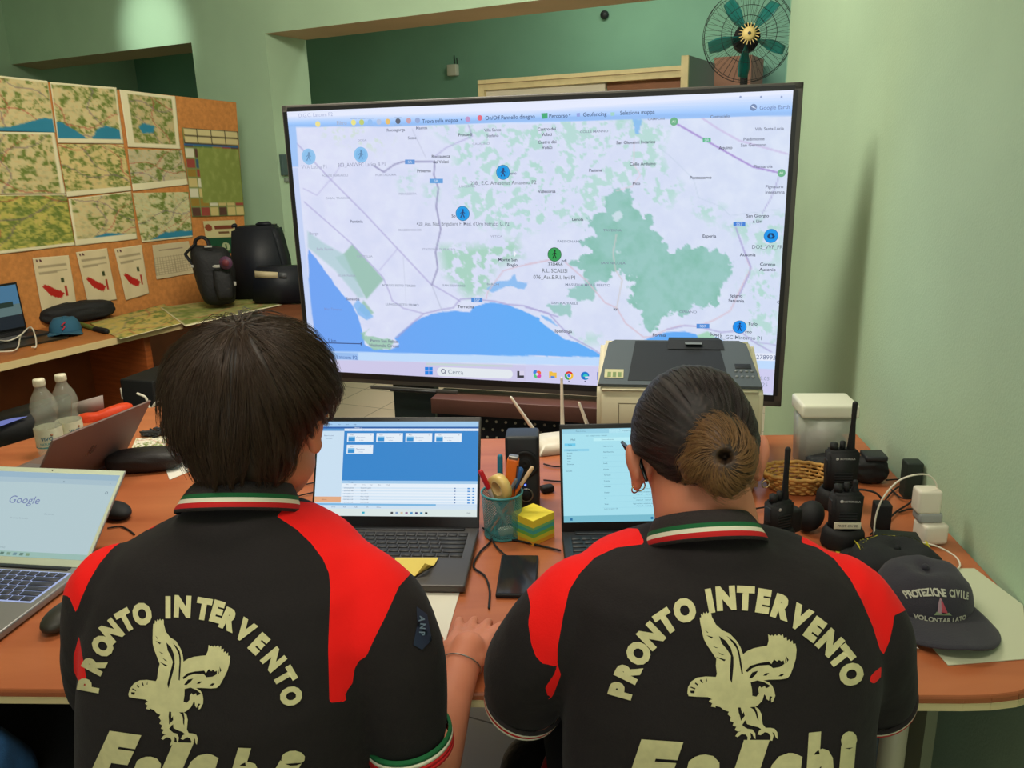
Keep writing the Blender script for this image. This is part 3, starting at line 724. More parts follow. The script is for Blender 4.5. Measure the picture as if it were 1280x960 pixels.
for k, x, y, s, c in ((4, 1040, 454, '238_ E.C. Amasenus Amaseno P2', (110, 116, 130)), (4, 860, 634, '420_Ass. Naz. Brigadiere F. Med. d\'Oro Petrucci G. P2', (110, 116, 136)), (4, 418, 374, '303_ANVVFC Latina B P1', (150, 154, 180)),
 (4, 210, 384, 'VVA Latina P1', (176, 182, 206)), (7, 131, 30, '330466', (96, 104, 110)), (7, 129, 58, 'R.L. SCALISI', (96, 104, 110)), (7, 128, 87, '076_Ass.E.R.I. Itri P1', (96, 104, 110)), (5, 1068, 736, 'DOS_VVF_FR4', (110, 122, 135)), (7, 936, 351, '216_GC Minturno P1', (96, 110, 130))):
    ttext(*Q(k, x, y), s, 4.4, c, wx=.95 if len(s) < 40 else .82, bold=.004, y=-.0303)
x0, y0 = Q(7, 1050, 438); tpoly([(x0 - 13, y0 - 5), (x0 + 13, y0 - 4.2), (x0 + 13, y0 + 5), (x0 - 13, y0 + 4.2)], (228, 234, 248)); ttext(x0, y0, '3278993', 5, (96, 110, 150), y=-.0302)
# tool bar
for x, y, s, h, c in ((4, 215, 156),) if False else []: pass
ttext(*Q(4, 215, 156), 'D.G.C. Latcom P2', 4.4, (170, 180, 215), wx=1.0)
for k, x, y, s in ((4, 762, 181, 'Trova sulla mappa'), (4, 1070, 166, 'On/Off Pannello disegno'), (5, 145, 160, 'Percorso'), (5, 305, 153, 'Geofencing'), (5, 492, 145, 'Seleziona mappa'), (4, 330, 191, 'Filtro')):
    ttext(*Q(k, x, y), s, 4.6, BD if s != 'Filtro' else D3, bold=.008, wx=.96)
ttext(*Q(5, 1095, 123), 'Google Earth', 4.6, (120, 140, 190), bold=.01)
tdisc(*Q(5, 1002, 124), 4.2, (120, 140, 180)); tpoly([Q(5, 990, 118), Q(5, 1002, 120), Q(5, 1016, 130), Q(5, 1000, 126)], (215, 228, 250), y=-.0301)
for x, y, c in ((225, 197, (235, 222, 150)), (382, 190, (232, 226, 140)), (418, 189, (190, 205, 120)), (455, 188, (150, 190, 240)), (494, 187, (180, 195, 225)), (533, 186, (232, 190, 110)), (578, 184, (96, 100, 116)), (625, 182, (200, 160, 170)), (664, 181, (150, 170, 215)), (885, 176, (190, 150, 200)), (938, 170, (225, 110, 130))):
    a, b = Q(4, x, y); tdisc(a, b, 3.1, c)
    if x in (382, 418, 455, 578): tpoly([(a - 4.6, b - 4.8), (a + 4.6, b - 4.8), (a + 4.6, b - 4.3), (a - 4.6, b - 4.3)], (150, 170, 210)); tpoly([(a - 4.6, b + 4.4), (a + 4.6, b + 4.4), (a + 4.6, b + 4.9), (a - 4.6, b + 4.9)], (150, 170, 210))
tpoly([Q(5, 70, 150), Q(5, 98, 148), Q(5, 98, 172), Q(5, 74, 174)], (70, 170, 120)); tpoly([Q(5, 225, 150), Q(5, 240, 148), Q(5, 240, 164), Q(5, 226, 165)], (150, 165, 225)); tpoly([Q(5, 375, 146), Q(5, 392, 145), Q(5, 392, 160), Q(5, 376, 161)], (160, 210, 200))
for k, x in ((4, 857), (5, 195)): a, b = Q(k, x, 178 if k == 4 else 158); tpoly([(a - 1.2, b - .8), (a + 1.2, b - .8), (a, b + 1)], BD)
for x in (945, 1035, 1125): tdisc(*Q(5, x, 78), 1.3, (150, 165, 205))
# scale bar and status tab
tpoly([Q(6, 262, 375), Q(6, 414, 379), Q(6, 414, 383), Q(6, 262, 379)], (60, 80, 130)); ttext(*Q(6, 286, 366), '5 km', 3.6, (60, 80, 130))
for x, y in ((262, 377), (414, 381)): a, b = Q(6, x, y); tpoly([(a - .6, b - 2), (a + .6, b - 2), (a + .6, b + 2), (a - .6, b + 2)], (60, 80, 130))
ttext(*Q(6, 318, 438), 'D.G.C. Latcom P2', 4.2, (70, 100, 170))
# taskbar
a, b = Q(6, 712, 500)
for i in (-1, 1):
    for j in (-1, 1):
        tpoly([(a + i * 2.5 - 2.3, b + j * 2.5 - 2.3), (a + i * 2.5 + 2.3, b + j * 2.5 - 2.3), (a + i * 2.5 + 2.3, b + j * 2.5 + 2.3), (a + i * 2.5 - 2.3, b + j * 2.5 + 2.3)], (30, 130, 225))
def pill(k, x0, y0, x1, y1, h, c, y=-.0298):
    A, B = Q(k, x0, y0), Q(k, x1, y1); pts = []
    for i in range(9): t = pi / 2 + pi * i / 8; pts.append((A[0] + h * cos(t), A[1] - h * sin(t)))
    for i in range(9): t = -pi / 2 + pi * i / 8; pts.append((B[0] + h * cos(t), B[1] - h * sin(t)))
    tpoly(pts, c, y)
pill(6, 768, 503, 1062, 514, 5.6, (226, 232, 238)); ttext(*Q(6, 830, 504), 'Cerca', 5.2, (120, 134, 150), y=-.0301)
a, b = Q(6, 776, 501); tdisc(a, b, 2.8, (70, 76, 110), y=-.0301); tdisc(a, b, 2.0, (226, 232, 238), y=-.0303); tpoly([(a + 1.6, b + 2), (a + 2.2, b + 1.6), (a + 4, b + 3.6), (a + 3.4, b + 4.1)], (70, 76, 110), y=-.0301)
def sq(a, b, r, c, y=-.03): tpoly([(a - r, b - r), (a + r, b - r), (a + r, b + r), (a - r, b + r)], c, y)
a, b = Q(6, 1116, 515); sq(a, b, 4.2, (60, 60, 70)); sq(a + 1.5, b - 1.5, 2.8, (215, 210, 235), -.0302)
a, b = Q(6, 1189, 514); tdisc(a - 2, b - 2, 3, (60, 130, 220), -.03); tdisc(a + 2, b - 1.6, 2.8, (240, 110, 60), -.0301); tdisc(a - 1, b + 2, 3, (80, 200, 130), -.0302); tdisc(a + 2.2, b + 2, 2.8, (220, 70, 170), -.0303); tdisc(a, b, 1.8, (214, 212, 240), -.0304)
a, b = Q(7, 120, 516); tpoly([(a - 4.6, b - 4), (a - 1, b - 4), (a + 0, b - 2.8), (a + 4.8, b - 2.6), (a + 4.8, b + 4), (a - 4.6, b + 4)], (238, 190, 70), -.03); tpoly([(a - 2.5, b + 1.6), (a + 2.5, b + 1.8), (a + 2.5, b + 4), (a - 2.5, b + 4)], (70, 130, 220), -.0302)
a, b = Q(7, 191, 520)
for i, c in enumerate(((215, 60, 50), (240, 190, 50), (60, 165, 90))):
    pts = [(a, b)] + [(a + 5.4 * cos(t), b + 5.4 * sin(t)) for t in [radians(-150 + 120 * i + q * 15) for q in range(9)]]; tpoly(pts, c, -.03)
tdisc(a, b, 2.7, (235, 235, 245), -.0302); tdisc(a, b, 2.0, (60, 120, 230), -.0304)
a, b = Q(7, 262, 521); tdisc(a, b, 5.2, (20, 120, 205), -.03); tdisc(a + .6, b + 1, 3.2, (60, 200, 190), -.0302); tpoly([(a - 1, b + 1), (a + 5.4, b + .6), (a + 5.2, b + 2.4), (a, b + 3)], (214, 212, 240), -.0303); tdisc(a - 1.4, b + 2.8, 1.9, (20, 110, 200), -.0304)
a, b = Q(7, 333, 522); sq(a, b, 5, (30, 80, 180)); sq(a, b, 2.4, (90, 150, 235), -.0302)
for x in (191, 262): a, b = Q(7, x, 546); sq(a, b, .8, (70, 76, 110))
ttext(*Q(7, 1045, 531), '09:05', 4.2, (140, 150, 175)); ttext(*Q(7, 1040, 558), '2025', 4.2, (140, 150, 175))
# mouse pointer
a, b = Q(4, 1086, 752); tpoly([(a, b), (a + 4.6, b + 5), (a + 2.6, b + 5), (a + 1.4, b + 8)], (240, 244, 252), -.0303)
mk.build('on_screen_graphics', tv)

# stand that carries the display
stand = thing('display_stand', 'dark rolling stand of brown shelf and perforated metal panel under the big display', 'stand', TO + tu * TW / 2 + tn * -0.08, radians(TA))
def SL(px, py, dn=0.0):
    o_ = TP - tn * dn
    p = V(px, py, o_, TA) - (TO + tu * TW / 2); return p.dot(tu), p.z
stl = mat('blue_grey_steel', (48, 58, 60), 0.5); brn = mat('brown_shelf_board', (92, 58, 50), 0.5, var=0.12, vscale=9)
mb = MB(); xa, xb = SL(499, 500, .1)[0], SL(549, 500, .1)[0]; mb.box(((xa + xb) / 2, 0.0, TZ0 / 2 - .004), (xb - xa, 0.05, TZ0 - .008), stl, .004); mb.build('column', stand)
mb = MB(); mb.box((.40, 0.0, TZ0 / 2 - .004), (.1, 0.05, TZ0 - .008), stl, .004); mb.build('column', stand)
x0, zA = SL(551, 490); x1 = .62; zB = SL(660, 513)[1]; zA = min(SL(660, 494)[1], TZ0 - .004); zC = SL(660, 545)[1]
mb = MB(); mb.box(((x0 + x1) / 2, -0.11, (zA + zB) / 2), (x1 - x0, .12, zA - zB), brn, .003); mb.build('shelf', stand)
mb = MB(); perf = mat('perforated_navy_steel', (26, 27, 40), 0.55); dot = mat('light_seen_through_holes', (196, 186, 170), 0.7)
mb.box(((x0 - .01 + x1) / 2, -0.09, (zB + .30) / 2), (x1 - x0 + .01, .012, zB - .30 if False else zB - .30), perf)
zt_ = zB
mb.v = []; mb.f = []; mb.mi = []; mb.sm = []
mb.box(((x0 - .01 + x1) / 2, -0.09, zB - .18), (x1 - x0 + .01, .012, .36), perf)
for i in range(int((x1 - x0) / .0315)):
    for j in range(6):
        mb.cyl((x0 + .02 + i * .0315 + (.012 if j % 2 else 0), -0.0965, zB - .012 - j * .027), .0045, .002, dot, seg=8, rot=Matrix.Rotation(pi / 2, 4, 'X'))
mb.build('perforated_panel', stand)
for sx in (-.35, .4):
    mb = MB(); mb.box((sx, 0.0, .05), (.06, .6, .05), stl, .006); mb.cyl((sx, .26, .025), .025, .03, black_pl, rot=Matrix.Rotation(pi / 2, 4, 'Y')); mb.cyl((sx, -.26, .025), .025, .03, black_pl, rot=Matrix.Rotation(pi / 2, 4, 'Y')); mb.build('foot', stand)

# ================================================================== MAIN TABLE
TZ = 0.75
wood = bpy.data.materials.new('orange_brown_laminate'); wood.use_nodes = True; nt = wood.node_tree; b = nt.nodes['Principled BSDF']
tc = nt.nodes.new('ShaderNodeTexCoord'); mp = nt.nodes.new('ShaderNodeMapping'); mp.inputs['Scale'].default_value = (.8, 5, 4)
n = nt.nodes.new('ShaderNodeTexNoise'); n.inputs['Scale'].default_value = 3; n.inputs['Detail'].default_value = 7; n.inputs['Distortion'].default_value = .6
cr = nt.nodes.new('ShaderNodeValToRGB'); cr.color_ramp.elements[0].color = (*lin((166, 90, 54)), 1); cr.color_ramp.elements[1].color = (*lin((190, 112, 70)), 1)
cr.color_ramp.elements[0].position = .3; cr.color_ramp.elements[1].position = .75
nt.links.new(tc.outputs['Object'], mp.inputs[0]); nt.links.new(mp.outputs[0], n.inputs['Vector']); nt.links.new(n.outputs[0], cr.inputs[0]); nt.links.new(cr.outputs[0], b.inputs['Base Color'])
b.inputs['Roughness'].default_value = .33; b.inputs['Specular IOR Level'].default_value = .45
table = thing('conference_table', 'long orange-brown meeting table with cream rounded edge carrying all the laptops', 'table', (0, 1.5, 0))
def rwx(y): return RWx(y) - .012
outline = [(-1.9, 1.075), (-.8, 1.068), (.64, .995)]
for i in range(7):
    t = -pi / 2 + i * (pi / 2) / 6; outline.append((.68 + .165 * cos(t), 1.16 + .165 * sin(t)))
outline += [(rwx(1.30), 1.30), (rwx(2.10), 2.10), (.2, 2.13), (-.56, 2.15), (-.62, 2.42), (-.80, 2.56), (-1.02, 2.60), (-1.22, 2.50), (-1.36, 2.33), (-1.46, 2.17), (-1.9, 1.98)]
lo_ = [(x, y - 1.5) for x, y in outline]
mb = MB(); mb.prism(lo_, TZ - .022, TZ, wood); mb.build('table_top', table)
mb = MB(); eb = mat('cream_table_edge', (206, 190, 140), .4)
k = len(lo_)
for i in range(k):
    a, b_ = Vector((*lo_[i], 0)), Vector((*lo_[(i + 1) % k], 0)); t = (b_ - a); nn = Vector((t.y, -t.x, 0)).normalized() * .004
    for (z0, z1, g) in ((TZ - .024, TZ - .013, 1.0), (TZ - .0125, TZ - .0118, 1.2), (TZ - .0135, TZ - .0105, .55)):
        mb.add([a + Vector((0, 0, z0)), b_ + Vector((0, 0, z0)), b_ + Vector((0, 0, z1)), a + Vector((0, 0, z1)), a + nn * g + Vector((0, 0, z0)), b_ + nn * g + Vector((0, 0, z0)), b_ + nn * g + Vector((0, 0, z1)), a + nn * g + Vector((0, 0, z1))],
               [(4, 5, 6, 7), (0, 4, 7, 3), (1, 2, 6, 5), (3, 7, 6, 2), (0, 1, 5, 4)], eb)
mb.build('edge_band', table)
mb = MB(); lipm_ = mat('brown_rounded_lip', (150, 84, 50), .35)
for i in range(k):
    a, b_ = Vector((*lo_[i], 0)), Vector((*lo_[(i + 1) % k], 0)); t = (b_ - a); nn = Vector((t.y, -t.x, 0)).normalized()
    prof = [(0, TZ - .0003), (.002, TZ - .0012), (.0038, TZ - .004), (.0042, TZ - .011), (0, TZ - .0115)]
    for (g0, z0), (g1, z1_) in zip(prof[:-1], prof[1:]):
        mb.add([a + nn * g0 + Vector((0, 0, z0)), b_ + nn * g0 + Vector((0, 0, z0)), b_ + nn * g1 + Vector((0, 0, z1_)), a + nn * g1 + Vector((0, 0, z1_))], [(3, 2, 1, 0)], lipm_)
mb.build('rounded_lip', table)
mb = MB(); mb.prism([(x * .985 + .004, y * .97) for x, y in lo_], TZ - .030, TZ - .0225, mat('table_underside', (70, 52, 44), .8)); mb.build('underside', table)
steel = mat('cream_painted_steel', (196, 190, 160), .4)
for x, y in ((.66, 1.20), (.78, 1.9), (-.02, 2.0), (-1.75, 1.25), (-1.3, 2.15)):
    mb = MB(); mb.cyl((x, y - 1.5, .36), .022, .72, steel); mb.cyl((x, y - 1.5, .006), .05, .012, steel, bev=.003); mb.build('leg', table)
mb = MB(); mb.box((.73, .06, .42), (.02, .7, .5), mat('grey_green_side_panel', (120, 126, 100), .7)); mb.build('side_panel', table)

# ================================================================== LAPTOPS
keym = mat('dark_keycap', (34, 32, 34), .5); silver = mat('silver_laptop_shell', (150, 148, 146), .38, metal=.55, bump=.02, bscale=800)
darkshell = mat('graphite_laptop_shell', (84, 80, 78), .4, metal=.5); bez = mat('laptop_black_bezel', (22, 22, 24), .35)
def laptop(name, label, loc, rz, w, d, h, tilt, shell, bezel, keys=keym, screen=None, deckkey=None, glyph=(0, 0, 0), backlit=False, bz=(.006, .012, .016)):
    """origin under the hinge; base towards local -y; lid leans back by tilt degrees"""
    t = thing(name, label, 'laptop', (loc[0], loc[1], TZ + .002), radians(rz))
    mb = MB(); mb.box((0, -d / 2, .009), (w, d, .014), shell, .0035, seg=3)
    mb.box((0, -.010, .0168), (w * .84, .012, .003), bez, .001)
    for i in range(4): mb.cyl((w * (.42 if i % 2 else -.42), -d * (.1 if i < 2 else .92), .001), .006, .003, bez, seg=12)
    mb.build('base', t)
    mb = MB(); kw = w * .90; rows = 6; kh = d * .44; y0 = -.026
    mb.box((0, y0 - kh / 2, .0161), (kw + .006, kh + .006, .0006), deckkey or shell)
    cols = 15
    for r in range(rows):
        x = -kw / 2; ry = y0 - kh * (r + .5) / rows
        ws = [1.0] * cols
        if r == rows - 1: ws = [1, 1, 1, 1, 5.2, 1, 1, 1.2, 1.2, 1.2]
        elif r in (1, 2, 3, 4): ws = [1 + .25 * r] + [1.0] * 11 + [3 - .25 * r]
        tot = sum(ws)
        for q in ws:
            ww = kw * q / tot; mb.box((x + ww / 2, ry, .0172), (ww - .0028, kh / rows - .0028, .0018), keys, .0006, seg=1); x += ww
    mb.build('keyboard', t)
    mb = MB(); mb.box((-.01 if w > .33 else 0, -d * .78, .0164), (w * .30, d * .30, .0006), mat('touchpad', (104, 102, 104), .3)); mb.build('touchpad', t)
    lid = MB(); R = Matrix.Translation((0, .0, .014)) @ Matrix.Rotation(radians(-tilt), 4, 'X')
    lid.box((0, .003, h / 2), (w, .005, h), shell, .0022, seg=3)
    lid.box((0, .0002, h / 2), (w - .003, .0012, h - .003), bezel, .0004)
    lo = lid.build('lid', t); lo.matrix_local = R
    # screen
    sx0, sx1, sz0, sz1 = -w / 2 + bz[0], w / 2 - bz[0], bz[2], h - bz[1]
    sc = MB()
    def SP(u, v, k=0): return (sx0 + (sx1 - sx0) * u, -.0006 - .00012 * k, sz1 - (sz1 - sz0) * v)
    def rect(u0, v0, u1, v1, rgb, k=1): sc.add([SP(u0, v0, k), SP(u0, v1, k), SP(u1, v1, k), SP(u1, v0, k)], [(0, 1, 2, 3)], tcol(rgb))
    def text(u, v, s, hh, rgb, k=2, wx=1.0, bold=0, align='c'):
        vs, fs = textgeo(s, bold); H_ = (sz1 - sz0) * hh; x0, y_, z0 = SP(u, v, k)
        if align == 'l': x0 -= min(q[0] for q in vs) * H_ * wx
        sc.add([(x0 + q[0] * H_ * wx, y_, z0 + q[1] * H_) for q in vs], fs, tcol(rgb))
    if screen: screen(rect, text)
    else: rect(0, 0, 1, 1, (10, 10, 12))
    so = sc.build('screen', lo)
    mb = MB(); mb.cyl((0, -.0007, h - bz[1] * .5), .0016, .0004, mat('webcam_glass', (30, 30, 36), .15), seg=12, rot=Matrix.Rotation(pi / 2, 4, 'X')); mb.build('webcam', lo)
    return t, lo
# --- middle laptop: file browser over a blue field
def scr_mid(R, T):
    R(0, 0, 1, 1, (190, 218, 240), 0); R(0, 0, 1, .055, (160, 200, 236)); 
    for i in range(5): T(.03 + .05 * i, .03, 'File Edit View Tools Help'.split()[i], .012, (60, 90, 140))
    R(0, .055, 1, .075, (40, 96, 170)); T(.25, .066, 'Monitor_2', .013, (230, 240, 250))
    R(0, .075, .165, .10, (90, 150, 205)); R(0, .10, .165, .80, (200, 222, 240)); R(.165, .075, 1, .10, (220, 232, 245))
    for i in range(9): T(.21 + .075 * i, .088, ['Nuovo', 'Apri', 'Salva', 'Mappa', 'Filtro', 'Stampa', 'Vista', 'Dati', 'Guida'][i], .011, (90, 120, 160))
    R(.165, .10, 1, .63, (52, 132, 202)); 
    for i, (u, v) in enumerate(((.185, .125), (.368, .125), (.55, .125), (.732, .125), (.185, .25))):
        R(u, v, u + .165, v + .095, (226, 236, 246), 2); R(u + .008, v + .035, u + .05, v + .088, (48, 140, 205), 3); R(u + .008, v + .035, u + .05, v + .05, (130, 190, 230), 4)
        T(u + .085, v + .045, 'Operatore', .016, (80, 110, 160), 3); T(u + .03, v + .018, 'Radio', .012, (90, 110, 140), 3); T(u + .148, v + .018, '01', .013, (90, 110, 140), 3); T(u + .09, v + .075, 'in linea', .012, (120, 150, 190), 3)
    for v, w in ((.15, 'Elenco contatti'), (.18, 'Postazioni')): T(.07, v, w, .013, (90, 110, 150))
    R(.165, .63, 1, .66, (160, 200, 232)); T(.22, .645, 'Messaggi', .012, (50, 80, 130)); R(.165, .66, 1, .88, (228, 238, 248))
    for i in range(6): T(.19 + .05 * i, .672, ['Tutti', 'Invio', 'Arrivo', 'Stato', 'Nota', 'Chiudi'][i], .011, (70, 90, 130), align='l')
    for i in range(6):
        v = .70 + .03 * i; R(.17, v, .99, v + .014, (210, 228, 244), 2); T(.18, v + .008, '12/07/2025 %02d:%02d' % (9 + i, 7 * i), .011, (60, 80, 120), 3, align='l'); T(.285, v + .008, ['REGIONE LAZIO', 'SALA OP', 'ASS. LATINA', 'MON. FONDI', 'VOLONTARI', 'COC FORMIA'][i], .011, (60, 80, 120), 3, align='l'); R(.86, v, .868, v + .012, (90, 120, 170), 3); R(.94, v, .955, v + .014, (60, 140, 210), 3); R(.97, v, .98, v + .014, (60, 140, 210), 3)
    R(0, .80, .165, .86, (224, 168, 130), 2); T(.06, .83, 'Allarmi', .014, (150, 90, 60), 3); R(0, .87, .75, .89, (120, 180, 224), 2); R(.75, .87, 1, .89, (200, 220, 240), 2)
    R(0, .89, 1, .925, (206, 224, 240), 1)
    for i in range(6): T(.05 + .07 * i, .907, ['Linea 1', 'Linea 2', 'Rete', 'Audio', 'GPS', 'Sistema'][i], .011, (70, 90, 130), 2)
    R(0, .925, 1, 1, (216, 228, 226), 1)
    R(.30, .955, .315, .975, (40, 170, 200), 2)
    for i, c in enumerate(((50, 52, 60), (120, 150, 190), (210, 190, 160), (150, 110, 150), (60, 140, 200), (60, 60, 110), (40, 130, 180), (30, 50, 60))): R(.475 + .03 * i, .955, .49 + .03 * i, .975, c, 2)
    T(.95, .96, '09:05', .013, (90, 100, 120), 2)
laptop('laptop', 'grey laptop with blue file windows on screen, standing left of the pen cup', (-.256, 1.556), -4.5, .360, .236, .236, 27, darkshell, bez, screen=scr_mid, bz=(.005, .010, .024))
def scr_right(R, T):
    R(0, 0, 1, 1, (166, 222, 236), 0); R(0, 0, 1, .05, (150, 206, 226)); T(.12, .025, 'Posta in arrivo', .013, (70, 110, 140)); R(.30, .008, .62, .05, (184, 232, 243)); T(.42, .028, 'Protezione Civile', .012, (70, 110, 140))
    T(.22, .075, 'mail - posta in arrivo - volontari', .013, (90, 130, 155)); T(.07, .115, 'Mail', .022, (60, 90, 120)); R(.20, .10, .55, .135, (186, 236, 244)); T(.29, .118, 'Cerca nella posta', .014, (90, 130, 155), 3)
    R(.015, .155, .085, .185, (110, 200, 232)); T(.05, .17, 'Scrivi', .014, (30, 70, 110), 3)
    R(.01, .215, .17, .24, (140, 206, 230)); 
    for i, w in enumerate(('Posta in arrivo', 'Speciali', 'Inviati', 'Bozze', 'Altro', 'Etichette')): T(.03, .228 + .03 * i, w, .014, (50, 90, 125), 3, align='l')
    T(.02, .45, 'Etichette', .014, (50, 90, 125), align='l')
    for i in range(11):
        v = .19 + .062 * i; T(.26, v, ['Regione Lazio', 'Sala Operativa', 'Latina', 'Fondi', 'Formia', 'Terracina', 'Comune', 'Volontari', 'Gruppo', 'Itri', 'Sezze'][i], .014, (40, 80, 115), align='l')
        T(.44, v, 'Aggiornamento situazione incendi boschivi zona sud', .013, (70, 110, 140), align='l'); T(.46, v + .024, 'allegato.pdf    mappa.pdf', .012, (90, 130, 155), align='l'); R(.25, v + .038, 1, v + .0395, (140, 200, 220), 2)
    T(.30, .86, 'Spazio occupato 3 GB', .012, (90, 130, 155)); R(0, .93, 1, 1, (120, 186, 205)); 
    for u in (.04, .55, .60, .65, .70): R(u, .955, u + .015, .98, (30, 110, 160), 2)
laptop('laptop', 'black laptop with a pale mailbox page, right of the white router', (.262, 1.512), -1, .335, .225, .222, 19, mat('black_laptop_shell', (30, 30, 32), .45), bez, screen=scr_right, bz=(.005, .010, .02), deckkey=bez)
def scr_left(R, T):
    R(0, 0, 1, 1, (176, 198, 204), 0); R(0, 0, 1, .07, (150, 178, 196)); R(0, .07, 1, .13, (164, 188, 200)); 
    T(.62, .10, 'x', .03, (80, 100, 120)); T(.955, .10, '-', .03, (80, 100, 120)); T(.955, .22, 'O', .035, (80, 100, 120))
    T(.40, .34, 'Google', .095, (112, 124, 170), wx=1.0, bold=.0); T(.62, .50, 'Cerca con', .022, (140, 160, 172)); T(.42, .56, 'Mi sento fortunato', .022, (150, 168, 176))
    T(.35, .90, 'Impostazioni   Privacy', .02, (130, 152, 160)); R(0, .94, 1, 1, (150, 184, 176))
    for i, c in enumerate(((60, 130, 200), (90, 120, 110), (120, 150, 130), (110, 140, 150), (100, 130, 120), (120, 150, 120))): R(.36 + .045 * i, .955, .385 + .045 * i, .985, c, 2)
keys_w = mat('backlit_keycap', (60, 62, 70), .5)
ll, lid_ = laptop('laptop', 'silver laptop at the left edge of the frame showing a search page', (-.835 - .165 * cos(radians(-9)), 1.412 - .165 * sin(radians(-9))), -9, .330, .230, .214, 50, silver, mat('pale_laptop_bezel', (205, 214, 190), .4), keys=mat('slate_keycap', (52, 54, 68), .5), screen=scr_left, bz=(.007, .012, .016), deckkey=mat('key_backlight', (150, 165, 215), .5, emit=.35))
# laptop seen from behind
mcl, lid2 = laptop('laptop', 'brown-grey laptop seen from behind, its lid leaning beside the water bottles', (-1.095, 1.885), -107.5, .310, .215, .205, 36, mat('bronze_grey_shell', (122, 100, 92), .55, metal=.15), bez, bz=(.006, .01, .016))
mb = MB()
def oval(cx, cz, a, b_, rot): return [(cx + a * cos(t) * cos(rot) - b_ * sin(t) * sin(rot), .0056, cz + a * cos(t) * sin(rot) + b_ * sin(t) * cos(rot)) for t in [2 * pi * i / 20 for i in range(20)]]
mb.add([(x - 0, y, z) for x, y, z in oval(.006, .102, .006, .019, .25)], [tuple(range(20))], mat('lid_emblem', (168, 150, 140), .2, metal=.7)); mb.add(oval(-.006, .100, .005, .016, .25), [tuple(range(20))], MATS['lid_emblem'])
mb.build('emblem', lid2)

# ================================================================== PEOPLE
skin = mat('skin', (205, 128, 98), 0.55, var=0.06, vscale=14, bump=0.05, bscale=500)
skin.node_tree.nodes['Principled BSDF'].inputs['Subsurface Weight'].default_value = 0.12
skin.node_tree.nodes['Principled BSDF'].inputs['Subsurface Radius'].default_value = (0.02, 0.008, 0.004)
lipm = mat('lip_skin', (165, 80, 72), 0.5)
denim = mat('blue_denim', (38, 62, 92), 0.85, var=0.25, vscale=30, bump=0.2, bscale=400)
print_ink = mat('cream_print', (208, 200, 150), 0.7, var=0.06, vscale=90)
knit_red = mat('red_knit', (196, 28, 30), 0.85); knit_white = mat('white_knit', (226, 220, 196), 0.85); knit_green = mat('green_knit', (20, 96, 52), 0.85)
knit_black = mat('charcoal_knit', (46, 38, 38), 0.9, bump=0.3, bscale=500)

def evaluated(o, name=None):
    dg = bpy.context.evaluated_depsgraph_get(); dg.update()
    me = bpy.data.meshes.new_from_object(o.evaluated_get(dg)); return me
def fuse(mb, voxel, smooth=4, name='fused', fac=0.5):
    """one continuous surface from overlapping closed volumes"""
    o = mb.build(name)
    r = o.modifiers.new('r', 'REMESH'); r.mode = 'VOXEL'; r.voxel_size = voxel; r.use_smooth_shade = True
    s = o.modifiers.new('s', 'SMOOTH'); s.factor = fac; s.iterations = smooth
    me = evaluated(o); bpy.data.objects.remove(o)
    return me
def linkmesh(name, me, mats, parent):
    me.materials.clear()
    for m_ in (mats if isinstance(mats, (list, tuple)) else [mats]): me.materials.append(m_)
    me.polygons.foreach_set('use_smooth', [True] * len(me.polygons))
    o = bpy.data.objects.new(name, me); COL.objects.link(o); o.parent = parent
    return o
def vcoords(me):
    a = np.empty(len(me.vertices) * 3); me.vertices.foreach_get('co', a); return a.reshape(-1, 3)
def topix(P):
    Q_ = (P - np.array((0, 0, EYE))) @ np.array(RM)
    return 640 + FPX * Q_[:, 0] / Q_[:, 2], 480 + FPX * Q_[:, 1] / Q_[:, 2]
def loft_rows(mb, rows, m, seg=40, ex=2.4):
    """rows: (x_left_px, x_right_px, y_px, depth_Y, half_thickness[, z override]) -> closed trunk"""
    rings = []
    for r in rows:
        a = Y(r[0], r[2], r[3]); b_ = Y(r[1], r[2], r[3]); c = (a + b_) / 2; hw = (b_ - a).length / 2
        if len(r) > 5: c.z = r[5]
        rings.append((c, hw, r[4]))
    vs = []; fs = []
    for c, hw, th in rings:
        for k in range(seg):
            t = 2 * pi * k / seg; ct, st = cos(t), sin(t)
            vs.append(c + Vector((hw * math.copysign(abs(ct) ** (2 / ex), ct), th * math.copysign(abs(st) ** (2 / ex), st), 0)))
    n = len(rings)
    for i in range(n - 1):
        for k in range(seg):
            k2 = (k + 1) % seg; fs.append((i * seg + k, (i + 1) * seg + k, (i + 1) * seg + k2, i * seg + k2))
    fs.append(tuple(range(seg))); fs.append(tuple(reversed([(n - 1) * seg + k for k in range(seg)])))
    mb.add(vs, fs, m, True)

